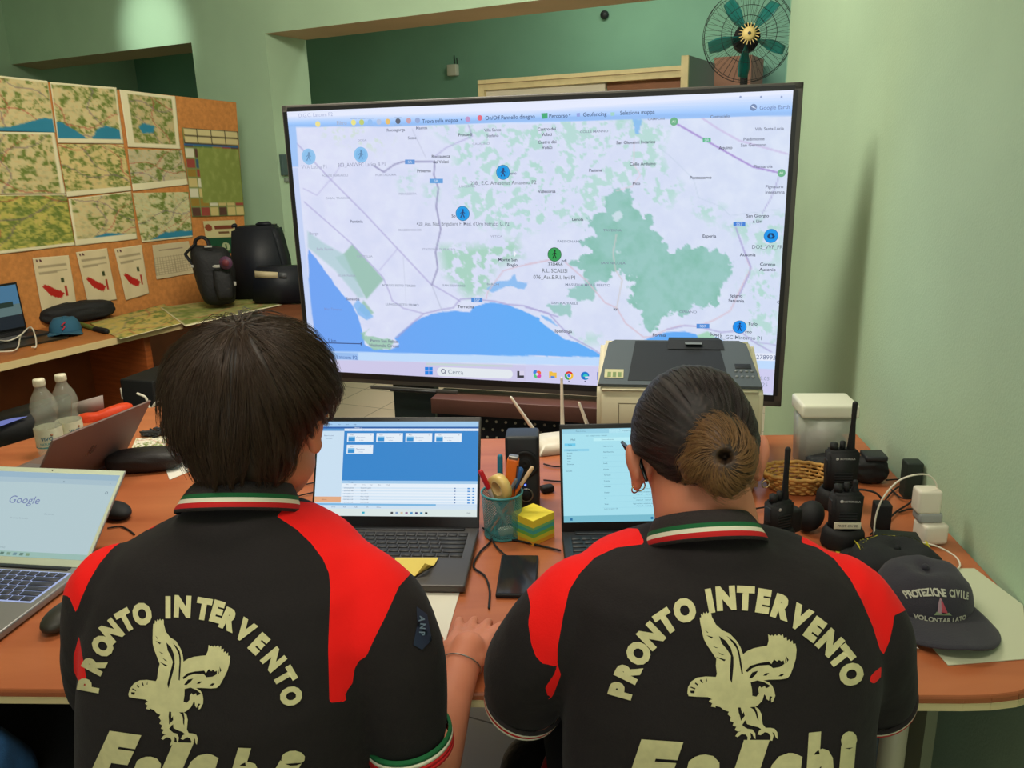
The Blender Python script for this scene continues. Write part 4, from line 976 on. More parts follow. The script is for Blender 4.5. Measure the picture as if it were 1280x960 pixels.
def shirt_material(name, base):
    M = bpy.data.materials.new(name); M.use_nodes = True; nt = M.node_tree; b = nt.nodes['Principled BSDF']
    b.inputs['Roughness'].default_value = 0.85; b.inputs['Sheen Weight'].default_value = 0.03; b.inputs['Specular IOR Level'].default_value = 0.25
    a = nt.nodes.new('ShaderNodeAttribute'); a.attribute_name = 'panel'
    g = nt.nodes.new('ShaderNodeMath'); g.operation = 'GREATER_THAN'; g.inputs[1].default_value = 0
    nt.links.new(a.outputs['Fac'], g.inputs[0])
    mx = nt.nodes.new('ShaderNodeMix'); mx.data_type = 'RGBA'
    tc = nt.nodes.new('ShaderNodeTexCoord'); n = nt.nodes.new('ShaderNodeTexNoise'); n.inputs['Scale'].default_value = 500
    nt.links.new(tc.outputs['Object'], n.inputs['Vector'])
    cr = nt.nodes.new('ShaderNodeValToRGB'); c = lin(base)
    cr.color_ramp.elements[0].color = (*[v * .75 for v in c], 1); cr.color_ramp.elements[1].color = (*[v * 1.3 for v in c], 1)
    nt.links.new(n.outputs[0], cr.inputs[0])
    nt.links.new(g.outputs[0], mx.inputs[0]); nt.links.new(cr.outputs[0], mx.inputs[6]); mx.inputs[7].default_value = (0.95, 0.008, 0.006, 1)
    nt.links.new(mx.outputs[2], b.inputs['Base Color'])
    n2 = nt.nodes.new('ShaderNodeTexNoise'); n2.inputs['Scale'].default_value = 9; n2.inputs['Detail'].default_value = 3
    nt.links.new(tc.outputs['Object'], n2.inputs['Vector'])
    bp = nt.nodes.new('ShaderNodeBump'); bp.inputs['Strength'].default_value = 0.35; bp.inputs['Distance'].default_value = 0.02
    bp2 = nt.nodes.new('ShaderNodeBump'); bp2.inputs['Strength'].default_value = 0.2; bp2.inputs['Distance'].default_value = 0.002
    nt.links.new(n2.outputs[0], bp.inputs['Height']); nt.links.new(n.outputs[0], bp2.inputs['Height']); nt.links.new(bp.outputs[0], bp2.inputs['Normal']); nt.links.new(bp2.outputs[0], b.inputs['Normal'])
    return M
def panel_attr(me, polys):
    P = vcoords(me); x, y = topix(P); best = np.full(len(x), -50.0)
    for p in polys: best = np.maximum(best, sdf(x, y, p))
    a = me.attributes.new('panel', 'FLOAT', 'POINT'); a.data.foreach_set('value', best.astype(np.float32))
def print_on(name, bvh, shapes, m, parent, lift=0.0010, step=5.0):
    """flat printed shapes (traced outlines: verts 2-D, faces) laid on the cloth and following it"""
    V_ = []; F_ = []
    for vs, fs in shapes:
        bm = bmesh.new(); vv = [bm.verts.new((x, y, 0)) for x, y in vs]
        for f in fs:
            try: bm.faces.new([vv[i] for i in f])
            except ValueError: pass
        for ax in (0, 1):
            cs = [v.co[ax] for v in bm.verts]; lo, hi = min(cs), max(cs); t = math.ceil(lo / step) * step
            while t < hi:
                no = (1, 0, 0) if ax == 0 else (0, 1, 0); co = (t, 0, 0) if ax == 0 else (0, t, 0)
                bmesh.ops.bisect_plane(bm, geom=bm.verts[:] + bm.edges[:] + bm.faces[:], plane_co=co, plane_no=no); t += step
        bmesh.ops.triangulate(bm, faces=bm.faces[:])
        bm.verts.index_update(); base = len(V_); ok = []
        for v in bm.verts:
            d_ = ray(v.co.x, v.co.y).normalized(); h = bvh.ray_cast(Vector((0, 0, EYE)), d_)
            if h[0] is None: V_.append((0, 0, 0)); ok.append(False)
            else:
                nn = h[1] if h[1].dot(d_) < 0 else -h[1]
                V_.append(tuple(h[0] + nn * lift - d_ * 0.0006)); ok.append(True)
        for f in bm.faces:
            ii = [v.index for v in f.verts]
            if all(ok[i] for i in ii):
                pp = [Vector(V_[base + i]) for i in ii]
                if max((pp[0] - pp[1]).length, (pp[1] - pp[2]).length, (pp[0] - pp[2]).length) < 0.03: F_.append(tuple(base + i for i in ii))
        bm.free()
    used = sorted({i for f in F_ for i in f}); mp_ = {o: n for n, o in enumerate(used)}
    mb = MB(); mb.add([V_[i] for i in used], [tuple(mp_[i] for i in f) for f in F_], m, True)
    return mb.build(name, parent)
def letter(ch, cx, cy, ang, h, w=1.0, bold=0.045, sh=0.0):
    vs, fs = textgeo(ch, bold, sh); a = radians(ang); out = []
    mxx = (max(v[0] for v in vs) + min(v[0] for v in vs)) / 2
    for x, y in vs:
        X = (x - mxx) * h * w; Yy = -y * h
        out.append((cx + X * cos(a) - Yy * sin(a), cy + X * sin(a) + Yy * cos(a)))
    return out, fs
def filled(outline, holes=()):
    """outline with holes, triangulated"""
    from mathutils.geometry import delaunay_2d_cdt
    vs = [Vector(p) for p in outline]; ed = [(i, (i + 1) % len(outline)) for i in range(len(outline))]
    for h in holes:
        b = len(vs); vs += [Vector(p) for p in h]; ed += [(b + i, b + (i + 1) % len(h)) for i in range(len(h))]
    r = delaunay_2d_cdt(vs, ed, [], 0, 1e-4)
    V2 = [(v.x, v.y) for v in r[0]]; out = []
    for f in r[2]:
        cx = sum(V2[i][0] for i in f) / len(f); cy = sum(V2[i][1] for i in f) / len(f)
        X, Y_ = np.array([cx]), np.array([cy])
        if inpoly(X, Y_, outline)[0] and not any(inpoly(X, Y_, h)[0] for h in holes): out.append(tuple(f))
    return V2, out

# eagle emblem, traced (units: twelfths of a pixel grid, origin of its own)
EAGLE = [(205,118),(214,130),(222,120),(232,124),(238,150),(262,195),(300,228),(345,248),(385,290),(410,330),(425,372),(450,352),(490,335),(540,325),(570,320),(578,290),(575,252),(590,262),(598,255),(606,264),(618,252),(626,262),(640,250),(652,262),(662,250),(668,275),(684,268),(688,292),(702,282),(706,300),(720,288),(724,310),(738,308),(745,345),(740,400),(725,450),(708,495),(690,515),(650,522),(580,524),(548,528),(580,540),(600,560),(612,590),(618,620),(605,655),(595,660),(592,640),(600,625),(585,622),(580,650),(566,640),(560,620),(552,610),(540,650),(510,680),(498,685),(520,700),(535,730),(542,790),(560,812),(590,812),(615,818),(630,840),(632,880),(620,868),(612,845),(600,838),(608,860),(600,890),(588,888),(590,862),(575,842),(555,838),(530,856),(512,852),(520,830),(534,820),(515,808),(480,800),(450,790),(432,770),(425,795),(450,818),(480,822),(498,845),(500,880),(490,872),(480,848),(468,842),(472,868),(462,895),(448,900),(452,868),(440,852),(415,850),(392,868),(378,862),(390,842),(412,830),(395,835),(375,825),(384,805),(362,800),(368,780),(345,770),(352,750),(332,730),(340,715),(310,705),(288,688),(255,680),(262,690),(232,685),(240,665),(220,655),(225,645),(240,642),(215,628),(150,626),(100,622),(92,605),(95,570),(115,535),(150,512),(200,505),(262,508),(268,490),(262,440),(265,400),(235,355),(205,310),(190,280),(180,240),(170,190),(165,155),(175,152),(172,130),(185,140),(188,122),(197,132)]
EHOLES = [[(195,225),(218,242),(212,244)],[(205,258),(245,268),(238,278)],[(240,322),(278,334),(262,334)],[(272,358),(315,378),(296,376)],[(258,385),(322,405),(312,414)],
 [(280,262),(320,290),(352,335),(368,390),(368,440),(358,545),(345,520),(346,470),(350,420),(352,380),(330,345),(300,310)],
 [(325,260),(360,285),(385,310),(402,350),(412,400),(425,490),(416,488),(405,430),(398,380),(385,335),(360,300)],
 [(440,470),(470,440),(520,425),(580,415),(595,430),(610,402),(628,415),(640,405),(655,415),(668,408),(672,430),(645,448),(605,455),(580,436),(520,440),(480,455),(450,480)],
 [(680,380),(698,405),(690,418)],[(676,395),(686,425),(678,428)],[(460,515),(480,480),(515,470),(500,495),(478,515)],[(545,500),(560,485),(582,484),(565,500)],[(635,503),(655,488),(672,490),(658,504)],
 [(470,540),(510,528),(550,538),(590,560),(575,570),(562,575),(555,560),(535,572),(524,562),(515,580),(520,605),(505,625),(480,620),(478,580)],
 [(395,690),(410,690),(420,730),(428,715),(435,740),(412,770),(405,740),(398,720)],[(465,688),(495,686),(510,720),(518,768),(508,755),(498,720),(485,700)],
 [(418,795),(430,780),(440,765),(450,795),(470,810),(440,812)],[(392,872),(420,858),(445,870),(448,892),(420,898),(395,885)],[(520,872),(545,850),(580,858),(590,880),(560,892),(530,886)],
 [(112,565),(140,575),(138,582),(110,572)],[(140,540),(158,554),(152,560),(136,548)],[(172,520),(186,542),(180,546),(166,528)],[(205,512),(210,534),(203,534)],[(108,590),(135,590),(134,606),(112,604)]]
def eagle(aff):
    (a, b, c), (d, e, f) = aff
    tr = lambda pts: [(a * x + b * y + c, d * x + e * y + f) for x, y in pts]
    return filled(tr(EAGLE), [tr(h) for h in EHOLES])
def affine(src, dst):
    A = np.array([[x, y, 1] for x, y in src], float); D = np.array(dst, float)
    s_, *_ = np.linalg.lstsq(A, D, rcond=None); return (tuple(s_[:, 0]), tuple(s_[:, 1]))

def inflate(outline, ctr, depth, back, front, m, rings=26, seg=96, ex=2.25, mb=None, tilt=0.0):
    """solid body whose outline, seen from the doorway side, is the traced one; back/front: its thickness either way"""
    mb = mb or MB()
    C = Y(ctr[0], ctr[1], depth); n = (C - Vector((0, 0, EYE))).normalized()
    k = (C - Vector((0, 0, EYE))).length
    ux = RM @ Vector((1, 0, 0)); ux = (ux - n * ux.dot(n)).normalized(); uy = n.cross(ux)   # uy ~ image down
    pts = []
    for x, y in outline:
        r = ray(x, y).normalized(); p = Vector((0, 0, EYE)) + r * (k / r.dot(n)); d_ = p - C
        pts.append((d_.dot(ux), d_.dot(uy)))
    def rad(t):
        c, s = cos(t), sin(t); best = 0
        for i in range(len(pts)):
            ax, ay = pts[i]; bx, by = pts[(i + 1) % len(pts)]
            dx, dy = bx - ax, by - ay; den = c * dy - s * dx
            if abs(den) < 1e-9: continue
            r = (ax * dy - ay * dx) / den; q = (ax * s - ay * c) / den
            if r > 0 and -1e-6 <= q <= 1 + 1e-6: best = max(best, r)
        return best
    R_ = [rad(2 * pi * i / seg) for i in range(seg)]
    R_ = [(R_[i - 1] + R_[i] * 2 + R_[(i + 1) % seg]) / 4 for i in range(seg)]
    vs = [C - n * back]; fs = []
    for j in range(1, rings):
        ph = pi * j / rings; sr = abs(sin(ph)) ** (2 / ex); cr = math.copysign(abs(cos(ph)) ** (2 / ex), cos(ph))
        dep = -cr * (back if cr > 0 else front)
        for i in range(seg):
            t = 2 * pi * i / seg; vs.append(C + ux * (R_[i] * sr * cos(t)) + uy * (R_[i] * sr * sin(t)) + n * (dep + tilt * R_[i] * sr * sin(t)))
    vs.append(C + n * front)
    for i in range(seg):
        fs.append((0, 1 + (i + 1) % seg, 1 + i)); b = 1 + (rings - 2) * seg; fs.append((b + i, b + (i + 1) % seg, len(vs) - 1))
    for j in range(rings - 2):
        for i in range(seg):
            i2 = (i + 1) % seg; a = 1 + j * seg; fs.append((a + i, a + i2, a + seg + i2, a + seg + i))
    mb.add(vs, [tuple(reversed(f)) for f in fs], m, True)
    return mb, C, n, ux, uy

def hair_material(name, rgb, rough=0.42):
    M = bpy.data.materials.new(name); M.use_nodes = True; nt = M.node_tree; b = nt.nodes['Principled BSDF']
    a = nt.nodes.new('ShaderNodeAttribute'); a.attribute_name = 'ink'
    nt.links.new(a.outputs['Color'], b.inputs['Base Color']); b.inputs['Roughness'].default_value = rough
    b.inputs['Specular IOR Level'].default_value = 0.35
    return M
def comb(me, fn_flow, amp=0.0016, rgb=(50, 36, 26), rgb2=(80, 58, 38), seed=1.0, freq=260, tone=None):
    """locks: ridges and colour streaks running along the combing direction; fn_flow(P) -> coordinate across the strands"""
    P = vcoords(me); N = np.empty(len(P) * 3); me.vertices.foreach_get('normal', N); N = N.reshape(-1, 3)
    w, l = fn_flow(P)
    v = np.array([noise.fractal(Vector((float(a) * freq, float(b_) * 6, seed)), .8, 2.2, 4) for a, b_ in zip(w, l)])
    lo = np.array([noise.noise(Vector((float(a) * freq * .16, float(b_) * 3, seed + 7))) for a, b_ in zip(w, l)])
    me.vertices.foreach_set('co', (P + N * ((v * amp + lo * amp * 1.6))[:, None]).ravel())
    t = np.clip(v * .9 + .5, 0, 1)[:, None] ** 1.3; c = np.array(rgb) * (1 - t) + np.array(rgb2) * t
    if tone is not None: c = tone(P, c, v)
    a = me.color_attributes.new('ink', 'FLOAT_COLOR', 'POINT')
    c8 = np.clip(c, 0, 255) / 255; out = np.ones((len(c8), 4), np.float32)
    out[:, :3] = np.where(c8 <= 0.04045, c8 / 12.92, ((c8 + 0.055) / 1.055) ** 2.4); a.data.foreach_set('color', out.ravel())
def strands(name, bvh, whorl, dirs, n, length, m, parent, rad=0.00035, lift=0.0016, seed=1, jitter=.3, steps=12, region=None):
    """single hairs that follow the surface away from the crown"""
    cu = bpy.data.curves.new(name, 'CURVE'); cu.dimensions = '3D'; cu.bevel_depth = rad; cu.bevel_resolution = 0; cu.resolution_u = 1
    rnd = random.Random(seed)
    for _ in range(n):
        p = Vector(dirs(rnd)); loc, nrm, _i, _d = bvh.find_nearest(p)
        if loc is None: continue
        pts = [loc + nrm * lift * rnd.uniform(.1, 1)]; L = length * rnd.uniform(.5, 1) / steps
        side = rnd.uniform(-jitter, jitter)
        for s_i in range(steps):
            q = pts[-1]; d_ = whorl(q); loc, nrm, _i, _d = bvh.find_nearest(q)
            d_ = (d_ - nrm * d_.dot(nrm)); 
            if d_.length < 1e-5: break
            d_ = d_.normalized(); d_ = (d_ + nrm.cross(d_) * side * .35).normalized()
            nq = q + d_ * L; loc, nrm, _i, _d = bvh.find_nearest(nq)
            if (nq - loc).dot(nrm) < lift or (nq - loc).length > 0.01: nq = loc + nrm * lift * (1 + s_i / steps)
            pts.append(nq)
        if len(pts) < 4: continue
        sp_ = cu.splines.new('POLY'); sp_.points.add(len(pts) - 1)
        for i, q in enumerate(pts): sp_.points[i].co = (*q, 1); sp_.points[i].radius = 1 - .7 * i / len(pts)
    o = bpy.data.objects.new(name, cu); COL.objects.link(o); me = evaluated(o); bpy.data.objects.remove(o)
    o = linkmesh(name, me, m, parent); o['kind'] = 'stuff'
    return o

def hand(mb, wrist, fwd, up, side, m, curl=0.35, scale=1.0, thumb=1):
    """palm, four unequal bent fingers and a thumb; side points to the thumb"""
    fwd = fwd.normalized(); side = (side - fwd * side.dot(fwd)).normalized(); up = side.cross(fwd) * (1 if side.cross(fwd).dot(up) > 0 else -1)
    s = scale
    pc = wrist + fwd * .045 * s
    for i in range(4):
        off = (.028 - .0185 * i) * s
        mb.tube([wrist + side * off * .6, wrist + side * off * .85 + fwd * .04 * s + up * .003, wrist + side * off + fwd * .083 * s], [.016 * s, .0145 * s, .0105 * s], m, seg=12)
    lens = (.070, .078, .072, .058)
    for i in range(4):
        off = (.028 - .0190 * i) * s; spread = (.16 - .10 * i)
        b_ = wrist + side * off + fwd * .080 * s; d1 = (fwd + side * spread).normalized()
        L = lens[i] * s; d2 = (d1 - up * curl).normalized(); d3 = (d1 - up * curl * 2.2).normalized()
        p1 = b_ + d1 * L * .42; p2 = p1 + d2 * L * .33; p3 = p2 + d3 * L * .25
        mb.tube([b_, p1, p2, p3], [.0095 * s, .0088 * s, .0080 * s, .0068 * s], m, seg=12)
    t0 = wrist + side * .022 * s + fwd * .02 * s; t1 = t0 + (side * .8 + fwd * .7 - up * .2).normalized() * .038 * s
    t2 = t1 + (side * .35 + fwd - up * .2).normalized() * .030 * s; t3 = t2 + (side * .1 + fwd - up * .3).normalized() * .024 * s
    mb.tube([t0, t1, t2, t3], [.0150 * s, .0115 * s, .0098 * s, .0080 * s], m, seg=12)

def head_solid(mb, C, Rh, s, m, ew=1.0):
    """skull, face, nose, lips, brow, ears; local -y is the back of the head, +y the face"""
    def Pt(x, y, z): return C + Rh @ Vector((x * s, y * s, z * s))
    R4 = Rh.to_4x4()
    def el(x, y, z, rx, ry, rz): mb.sph(Pt(x, y, z), (rx * s, ry * s, rz * s), m, seg=28, rot=R4)
    el(0, -.012, .035, .073, .090, .082)      # cranium
    el(0, .035, -.005, .064, .060, .080)      # face
    el(0, .048, -.070, .045, .042, .038)      # jaw and chin
    el(-.036, .025, -.058, .024, .040, .030); el(.036, .025, -.058, .024, .040, .030)
    mb.tube([Pt(0, .092, .010), Pt(0, .110, -.018), Pt(0, .104, -.028)], [.007 * s, .011 * s, .010 * s], m, seg=12)
    el(-.012, .100, -.028, .008, .008, .007); el(.012, .100, -.028, .008, .008, .007)
    el(0, .086, -.050, .022, .012, .006); el(0, .085, -.060, .019, .012, .006)
    el(0, .082, .022, .050, .014, .010)
    for sx in (-1, 1):
        el(.070 * ew * sx, .002, -.005, .016, .014, .024); el(.080 * ew * sx, -.004, -.003, .008, .017, .029); el(.086 * ew * sx, -.010, .006, .006, .013, .021); el(.078 * ew * sx, .002, -.030, .008, .010, .011)
    return Pt

def open_face(me, C, Rh, y0=.055, z0=.062):
    """leave the face free of the hair shell"""
    bm = bmesh.new(); bm.from_mesh(me); Ri = Rh.transposed()
    dl = []
    for v in bm.verts:
        l = Ri @ (v.co - C)
        if l.y > y0 and l.z < z0: dl.append(v)
    bmesh.ops.delete(bm, geom=dl, context='VERTS'); bm.to_mesh(me); bm.free()

# ------------------------------------------------------------------ person on the left
pl_ = thing('person', 'person with short straight brown hair in black and red polo, right hand on the table', 'person', (-0.30, 0.84, 0))
inv = Matrix.Translation((0.30, -0.84, 0))
def toparent(me, off): me.transform(Matrix.Translation(-Vector(off)))
OFFL = Vector((-0.30, 0.84, 0))
dummy = mat('dummy_cloth', (40, 34, 34))
SH_L = Y(138, 745, .865); SH_R = Y(452, 728, .85)
# shirt
mb = MB()
loft_rows(mb, [(232, 366, 640, .875, .055), (205, 395, 652, .872, .072), (158, 440, 676, .868, .092), (128, 476, 712, .862, .108), (112, 486, 765, .855, .118), (110, 480, 830, .85, .122), (110, 468, 910, .85, .122), (108, 466, 1010, .85, .122), (104, 475, 1130, .86, .13)], dummy)
EL_L = Vector((-.478, 1.02, .80)); 
mb.tube([Y(158, 748, .865), Y(145, 785, .88), Y(137, 838, .945), Y(146, 876, 1.0)], [.068, .064, .058, .054], dummy, seg=24, smooth=4)
mb.tube([Y(436, 744, .86), Y(468, 780, .85), Y(494, 838, .845), Y(508, 908, .845)], [.070, .072, .062, .054], dummy, seg=24, smooth=4)
mb.sph(Y(300, 672, .872), (.080, .078, .056), dummy, seg=32, rot=Matrix.Rotation(radians(-24), 4, 'X'))
me = fuse(mb, .006, 10)
P = vcoords(me)
N = np.empty(len(P) * 3); me.vertices.foreach_get('normal', N); N = N.reshape(-1, 3)
w_ = np.array([noise.noise(Vector((p[0] * 7, p[1] * 5, p[2] * 9))) * .006 + noise.noise(Vector((p[0] * 18, p[1] * 9, p[2] * 12 + 5))) * .002 for p in P])
me.vertices.foreach_set('co', (P + N * w_[:, None]).ravel())
z5p = lambda pts: [(60 + .4219 * x, 600 + .422 * y) for x, y in pts]
panels = [z5p([(678, 108), (720, 60), (900, 80), (1100, 200), (1072, 280), (1040, 315), (1002, 400), (962, 480), (944, 522), (922, 535), (908, 560), (902, 602), (880, 632), (884, 656), (834, 660), (830, 500), (837, 320), (832, 275), (815, 235), (780, 188), (735, 145)]),
          z5p([(320, 138), (300, 90), (230, 60), (60, 200), (0, 330), (62, 345), (84, 396), (98, 352), (122, 298), (152, 248), (192, 200), (250, 164)]),
          z5p([(92, 462), (76, 520), (76, 565), (92, 600), (112, 618), (118, 612), (106, 545), (98, 500)])]
panel_attr(me, panels); toparent(me, OFFL)
shl = linkmesh('polo_shirt', me, shirt_material('black_red_polo_cloth', (32, 27, 28)), pl_)
def world_bvh(o, off):
    P = vcoords(o.data) + np.array(off)
    return BVHTree.FromPolygons([tuple(p) for p in P], [tuple(p.vertices) for p in o.data.polygons])
bvl = world_bvh(shl, OFFL)
def at_parent(o, off): o.data.transform(Matrix.Translation(-Vector(off))); return o
# arc lettering
LZ = [('P', 121, 607, -80), ('R', 138, 544, -62), ('O', 163, 490, -50), ('N', 190, 446, -40), ('T', 231, 414, -29), ('O', 280, 395, -17), ('I', 357, 375, 0), ('N', 400, 373, 3), ('T', 462, 380, 10), ('E', 503, 388, 16), ('R', 540, 412, 24), ('V', 585, 444, 34), ('E', 627, 483, 43), ('N', 670, 530, 50), ('T', 703, 580, 60), ('O', 722, 638, 72)]
shp = []
for ch, x, y, a in LZ:
    shp.append(letter(ch, 60 + .4219 * x, 600 + .422 * y, a, 24.5, .80, bold=.072))
shp.append(eagle(affine([(205, 125), (745, 320), (92, 600), (620, 880), (425, 372), (618, 620)], [(140 + x * .2083, 740 + y * .2083) for x, y in [(285, 162), (722, 398), (110, 610), (498, 912), (430, 418), (545, 660)]])))
# big brush lettering across the bottom of the back
def stroke(pts, w): 
    """brush stroke outline from a centre line and widths"""
    L_, R_ = [], []
    for i, (x, y) in enumerate(pts):
        a = pts[max(0, i - 1)]; b_ = pts[min(len(pts) - 1, i + 1)]; dx, dy = b_[0] - a[0], b_[1] - a[1]; n = math.hypot(dx, dy) or 1
        ww = (w[i] if hasattr(w, '__len__') else w) / 2
        L_.append((x - dy / n * ww, y + dx / n * ww)); R_.append((x + dy / n * ww, y - dx / n * ww))
    return filled(L_ + R_[::-1])
for ch, x, y, h, a, wx in (('F', 144, 944, 56, 8, 1.0), ('a', 184, 957, 54, 4, .95), ('l', 216, 958, 58, 2, 1.3), ('c', 253, 954, 56, 2, .9), ('h', 302, 964, 56, 2, .85), ('i', 354, 962, 54, 6, 1.5)):
    shp.append(letter(ch, x, y, a, h, wx, bold=.075, sh=.3))
at_parent(print_on('back_print', bvl, shp, print_ink, pl_), OFFL)
# collar: a standing band with three stripes on the fold
def ring_pts(c, a, b_, tiltx, tilty, k=48):
    return [Vector((c[0] + a * cos(2 * pi * i / k), c[1] + b_ * sin(2 * pi * i / k), c[2] + tiltx * a * cos(2 * pi * i / k) + tilty * b_ * sin(2 * pi * i / k))) for i in range(k)]
def collar(parent, off, base_px, top_px, dep, aw, bw, widths, tilty=-.28, name='collar', tl0=0.0):
    """profile rows from outer rim to inner top"""
    mb = MB(); c0 = Y(base_px[0], base_px[1], dep); c1 = Y(top_px[0], top_px[1], dep + .004)
    rows = []
    n = len(widths)
    for i, (t, grow, m_) in enumerate(widths):
        c = c0 * (1 - t) + c1 * t; rows.append((ring_pts(c, aw * grow, bw * grow, tl0, tilty), m_))
    k = 48; vs = [p for r, _ in rows for p in r]
    for i in range(n - 1):
        fs = [(i * k + j, i * k + (j + 1) % k, (i + 1) * k + (j + 1) % k, (i + 1) * k + j) for j in range(k)]
        mb.add(vs, fs, rows[i][1], True)
    o = mb.build(name, parent); o.data.transform(Matrix.Translation(-Vector(off)))
    bm = bmesh.new(); bm.from_mesh(o.data); bmesh.ops.remove_doubles(bm, verts=bm.verts, dist=1e-6)
    loose = [v for v in bm.verts if not v.link_faces]; bmesh.ops.delete(bm, geom=loose, context='VERTS'); bm.to_mesh(o.data); bm.free()
    sd = o.modifiers.new('thickness', 'SOLIDIFY'); sd.thickness = .0025; sd.offset = 0
    return o
W5 = [(-.05, 1.14, knit_black), (.06, 1.15, knit_red), (.24, 1.11, knit_white), (.40, 1.075, knit_green), (.56, 1.04, knit_black), (.80, .97, knit_black), (1.0, .90, knit_black), (.95, .86, knit_black), (.4, .84, knit_black)]
collar(pl_, OFFL, (299, 640), (305, 607), .878, .060, .062, W5, tilty=-.52)
def cuff(parent, off, c, axis, r, m_list, name='sleeve_cuff', flat=1.0, h=.006, grow=.0):
    mb = MB(); q = axis.to_track_quat('Z', 'X').to_matrix().to_4x4()
    zc = 0
    for m_ in m_list:
        prof = [(r - .004, zc), (r, zc + .0006), (r, zc + h - .0006), (r - .004, zc + h)]
        mb.lathe(prof, m_, c, seg=40, rot=q); zc += h; r += grow
    o = mb.build(name, parent); o.data.transform(Matrix.Translation(-Vector(off))); return o
ax = (Y(508, 912, .845) - Y(494, 838, .845)).normalized()
cuff(pl_, OFFL, Y(508, 903, .845) + ax * .013, ax, .0545, [knit_green, knit_white, knit_red, knit_red], h=.006)
# arm patch
pm = [(520, 758), (533, 768), (539, 800), (527, 812), (516, 806), (521, 780)]
at_parent(print_on('sleeve_badge', bvl, [filled(pm)], mat('navy_sleeve_badge', (34, 46, 70), .6), pl_), OFFL)
at_parent(print_on('badge_lettering', bvl, [letter('A', 526, 774, 100, 7, 1, .03), letter('N', 527, 783, 96, 7, 1, .03), letter('P', 526, 792, 92, 7, 1, .03)], mat('badge_thread', (110, 130, 150), .6), pl_, lift=.0022), OFFL)
# body: head, neck, trunk, arms and hands as one surface
HC = Y(318, 520, .925); HRot = Matrix.Rotation(radians(-14), 3, 'Z') @ Matrix.Rotation(radians(-14), 3, 'X')
mb = MB()
head_solid(mb, HC, HRot, 1.02, skin)
mb.tube([Y(299, 665, .885), Y(303, 615, .895), Y(312, 560, .915)], [.062, .055, .056], skin, seg=24, smooth=3)
mb.tube([Y(265, 700, .885), Y(335, 700, .885)], .045, skin, seg=20)
loft_rows(mb, [(170, 430, 700, .865, .06), (150, 440, 780, .86, .08), (150, 430, 900, .86, .09), (150, 430, 1100, .865, .09)], skin)
mb.tube([Y(452, 730, .86), Y(492, 838, .85), Vector((-.150, .845, .700))], [.045, .042, .040], skin, seg=20, smooth=4)
EB = Vector((-.150, .850, .692)); WR = Vector((-.083, 1.055, .788))
mb.tube([EB, EB.lerp(WR, .35) + Vector((.004, 0, .004)), EB.lerp(WR, .75), WR, WR + (WR - EB).normalized() * .02], [.041, .042, .031, .027, .027], skin, seg=22, smooth=4)
hand(mb, WR, Vector((.16, 1, -.10)), Vector((0, -.1, 1)), Vector((-1, .2, 0)), skin, curl=.22, scale=1.0)
WL = Vector((-.40, 1.20, .80)); EL = Y(150, 885, 1.0) + Vector((0, 0, -.03))
mb.tube([Y(162, 752, .87), Y(140, 830, .945), EL], [.045, .042, .038], skin, seg=20, smooth=4)
mb.tube([EL, EL.lerp(WL, .4), WL], [.038, .036, .027], skin, seg=20, smooth=4)
hand(mb, WL, Vector((.35, 1, -.08)), Vector((0, 0, 1)), Vector((1, -.3, 0)), skin, curl=.3)
me = fuse(mb, .0036, 5); toparent(me, OFFL)
linkmesh('body', me, skin, pl_)
# bracelet
mb = MB(); q = (WR - EB).to_track_quat('Z', 'X').to_matrix().to_4x4()
mb.lathe([(.0295, -.001), (.0305, -.0005), (.0305, .0005), (.0295, .001)], alu, WR - (WR - EB).normalized() * .008, seg=40, rot=q)
o = mb.build('bracelet', pl_); at_parent(o, OFFL); o['label'] = 'thin silver bracelet'
# eyes
for sx in (-1, 1): mb = MB(); mb.sph(HC + HRot @ Vector((.030 * sx, .083, .004)), .0115, mat('eye_white', (230, 225, 215), .2), seg=16); mb.sph(HC + HRot @ Vector((.030 * sx, .0925, .004)), .0045, mat('dark_iris', (50, 32, 22), .1), seg=12); at_parent(mb.build('eye', pl_), OFFL)
# hair
z7p = lambda pts: [(180 + .2917 * x, 370 + .2917 * y) for x, y in pts]
HO = z7p([(470, 78), (560, 92), (640, 112), (690, 140), (745, 195), (785, 250), (806, 330), (830, 395), (824, 425), (800, 480), (768, 535), (720, 580), (668, 625), (640, 680), (640, 720), (608, 748), (585, 790), (545, 815), (480, 826), (400, 846), (340, 846), (262, 838), (236, 800), (190, 740), (160, 690), (120, 650), (108, 610), (88, 560), (80, 480), (76, 400), (95, 310), (130, 245), (190, 180), (270, 120), (360, 88)])
mb, HCn, hn, hux, huy = inflate(HO, (180 + .2917 * 440, 370 + .2917 * 430), .905, .098, .085, dummy, rings=70, seg=260, ex=2.15)
me = fuse(mb, .0030, 3)
crown = Y(300, 425, .86)
def flowL(P):
    d_ = P - np.array(HCn); x = d_ @ np.array(hux); y = d_ @ np.array(huy); z = d_ @ np.array(hn)
    cxp, cyp = -.010, -.075
    ang = np.arctan2(x - cxp, y - cyp + .02) 
    r = np.hypot(x - cxp, y - cyp)
    return ang * .10 + .25 * z * (np.abs(x) > .05) * 0 + .6 * r * r * np.sign(x - cxp) * .6, r
comb(me, flowL, .0013, (26, 17, 12), (60, 41, 28), 2.0, 210)
open_face(me, HC, HRot); toparent(me, OFFL)
hairm = hair_material('dark_brown_hair', (50, 36, 26), .5)
hl_ = linkmesh('hair', me, hairm, pl_)
bvh_h = world_bvh(hl_, OFFL)
def wh(q):
    d_ = q - (HCn + hux * -.010 + huy * -.075 - hn * .07); x = d_.dot(hux)
    return d_ + huy * .02 + hux * (.3 * abs(x))
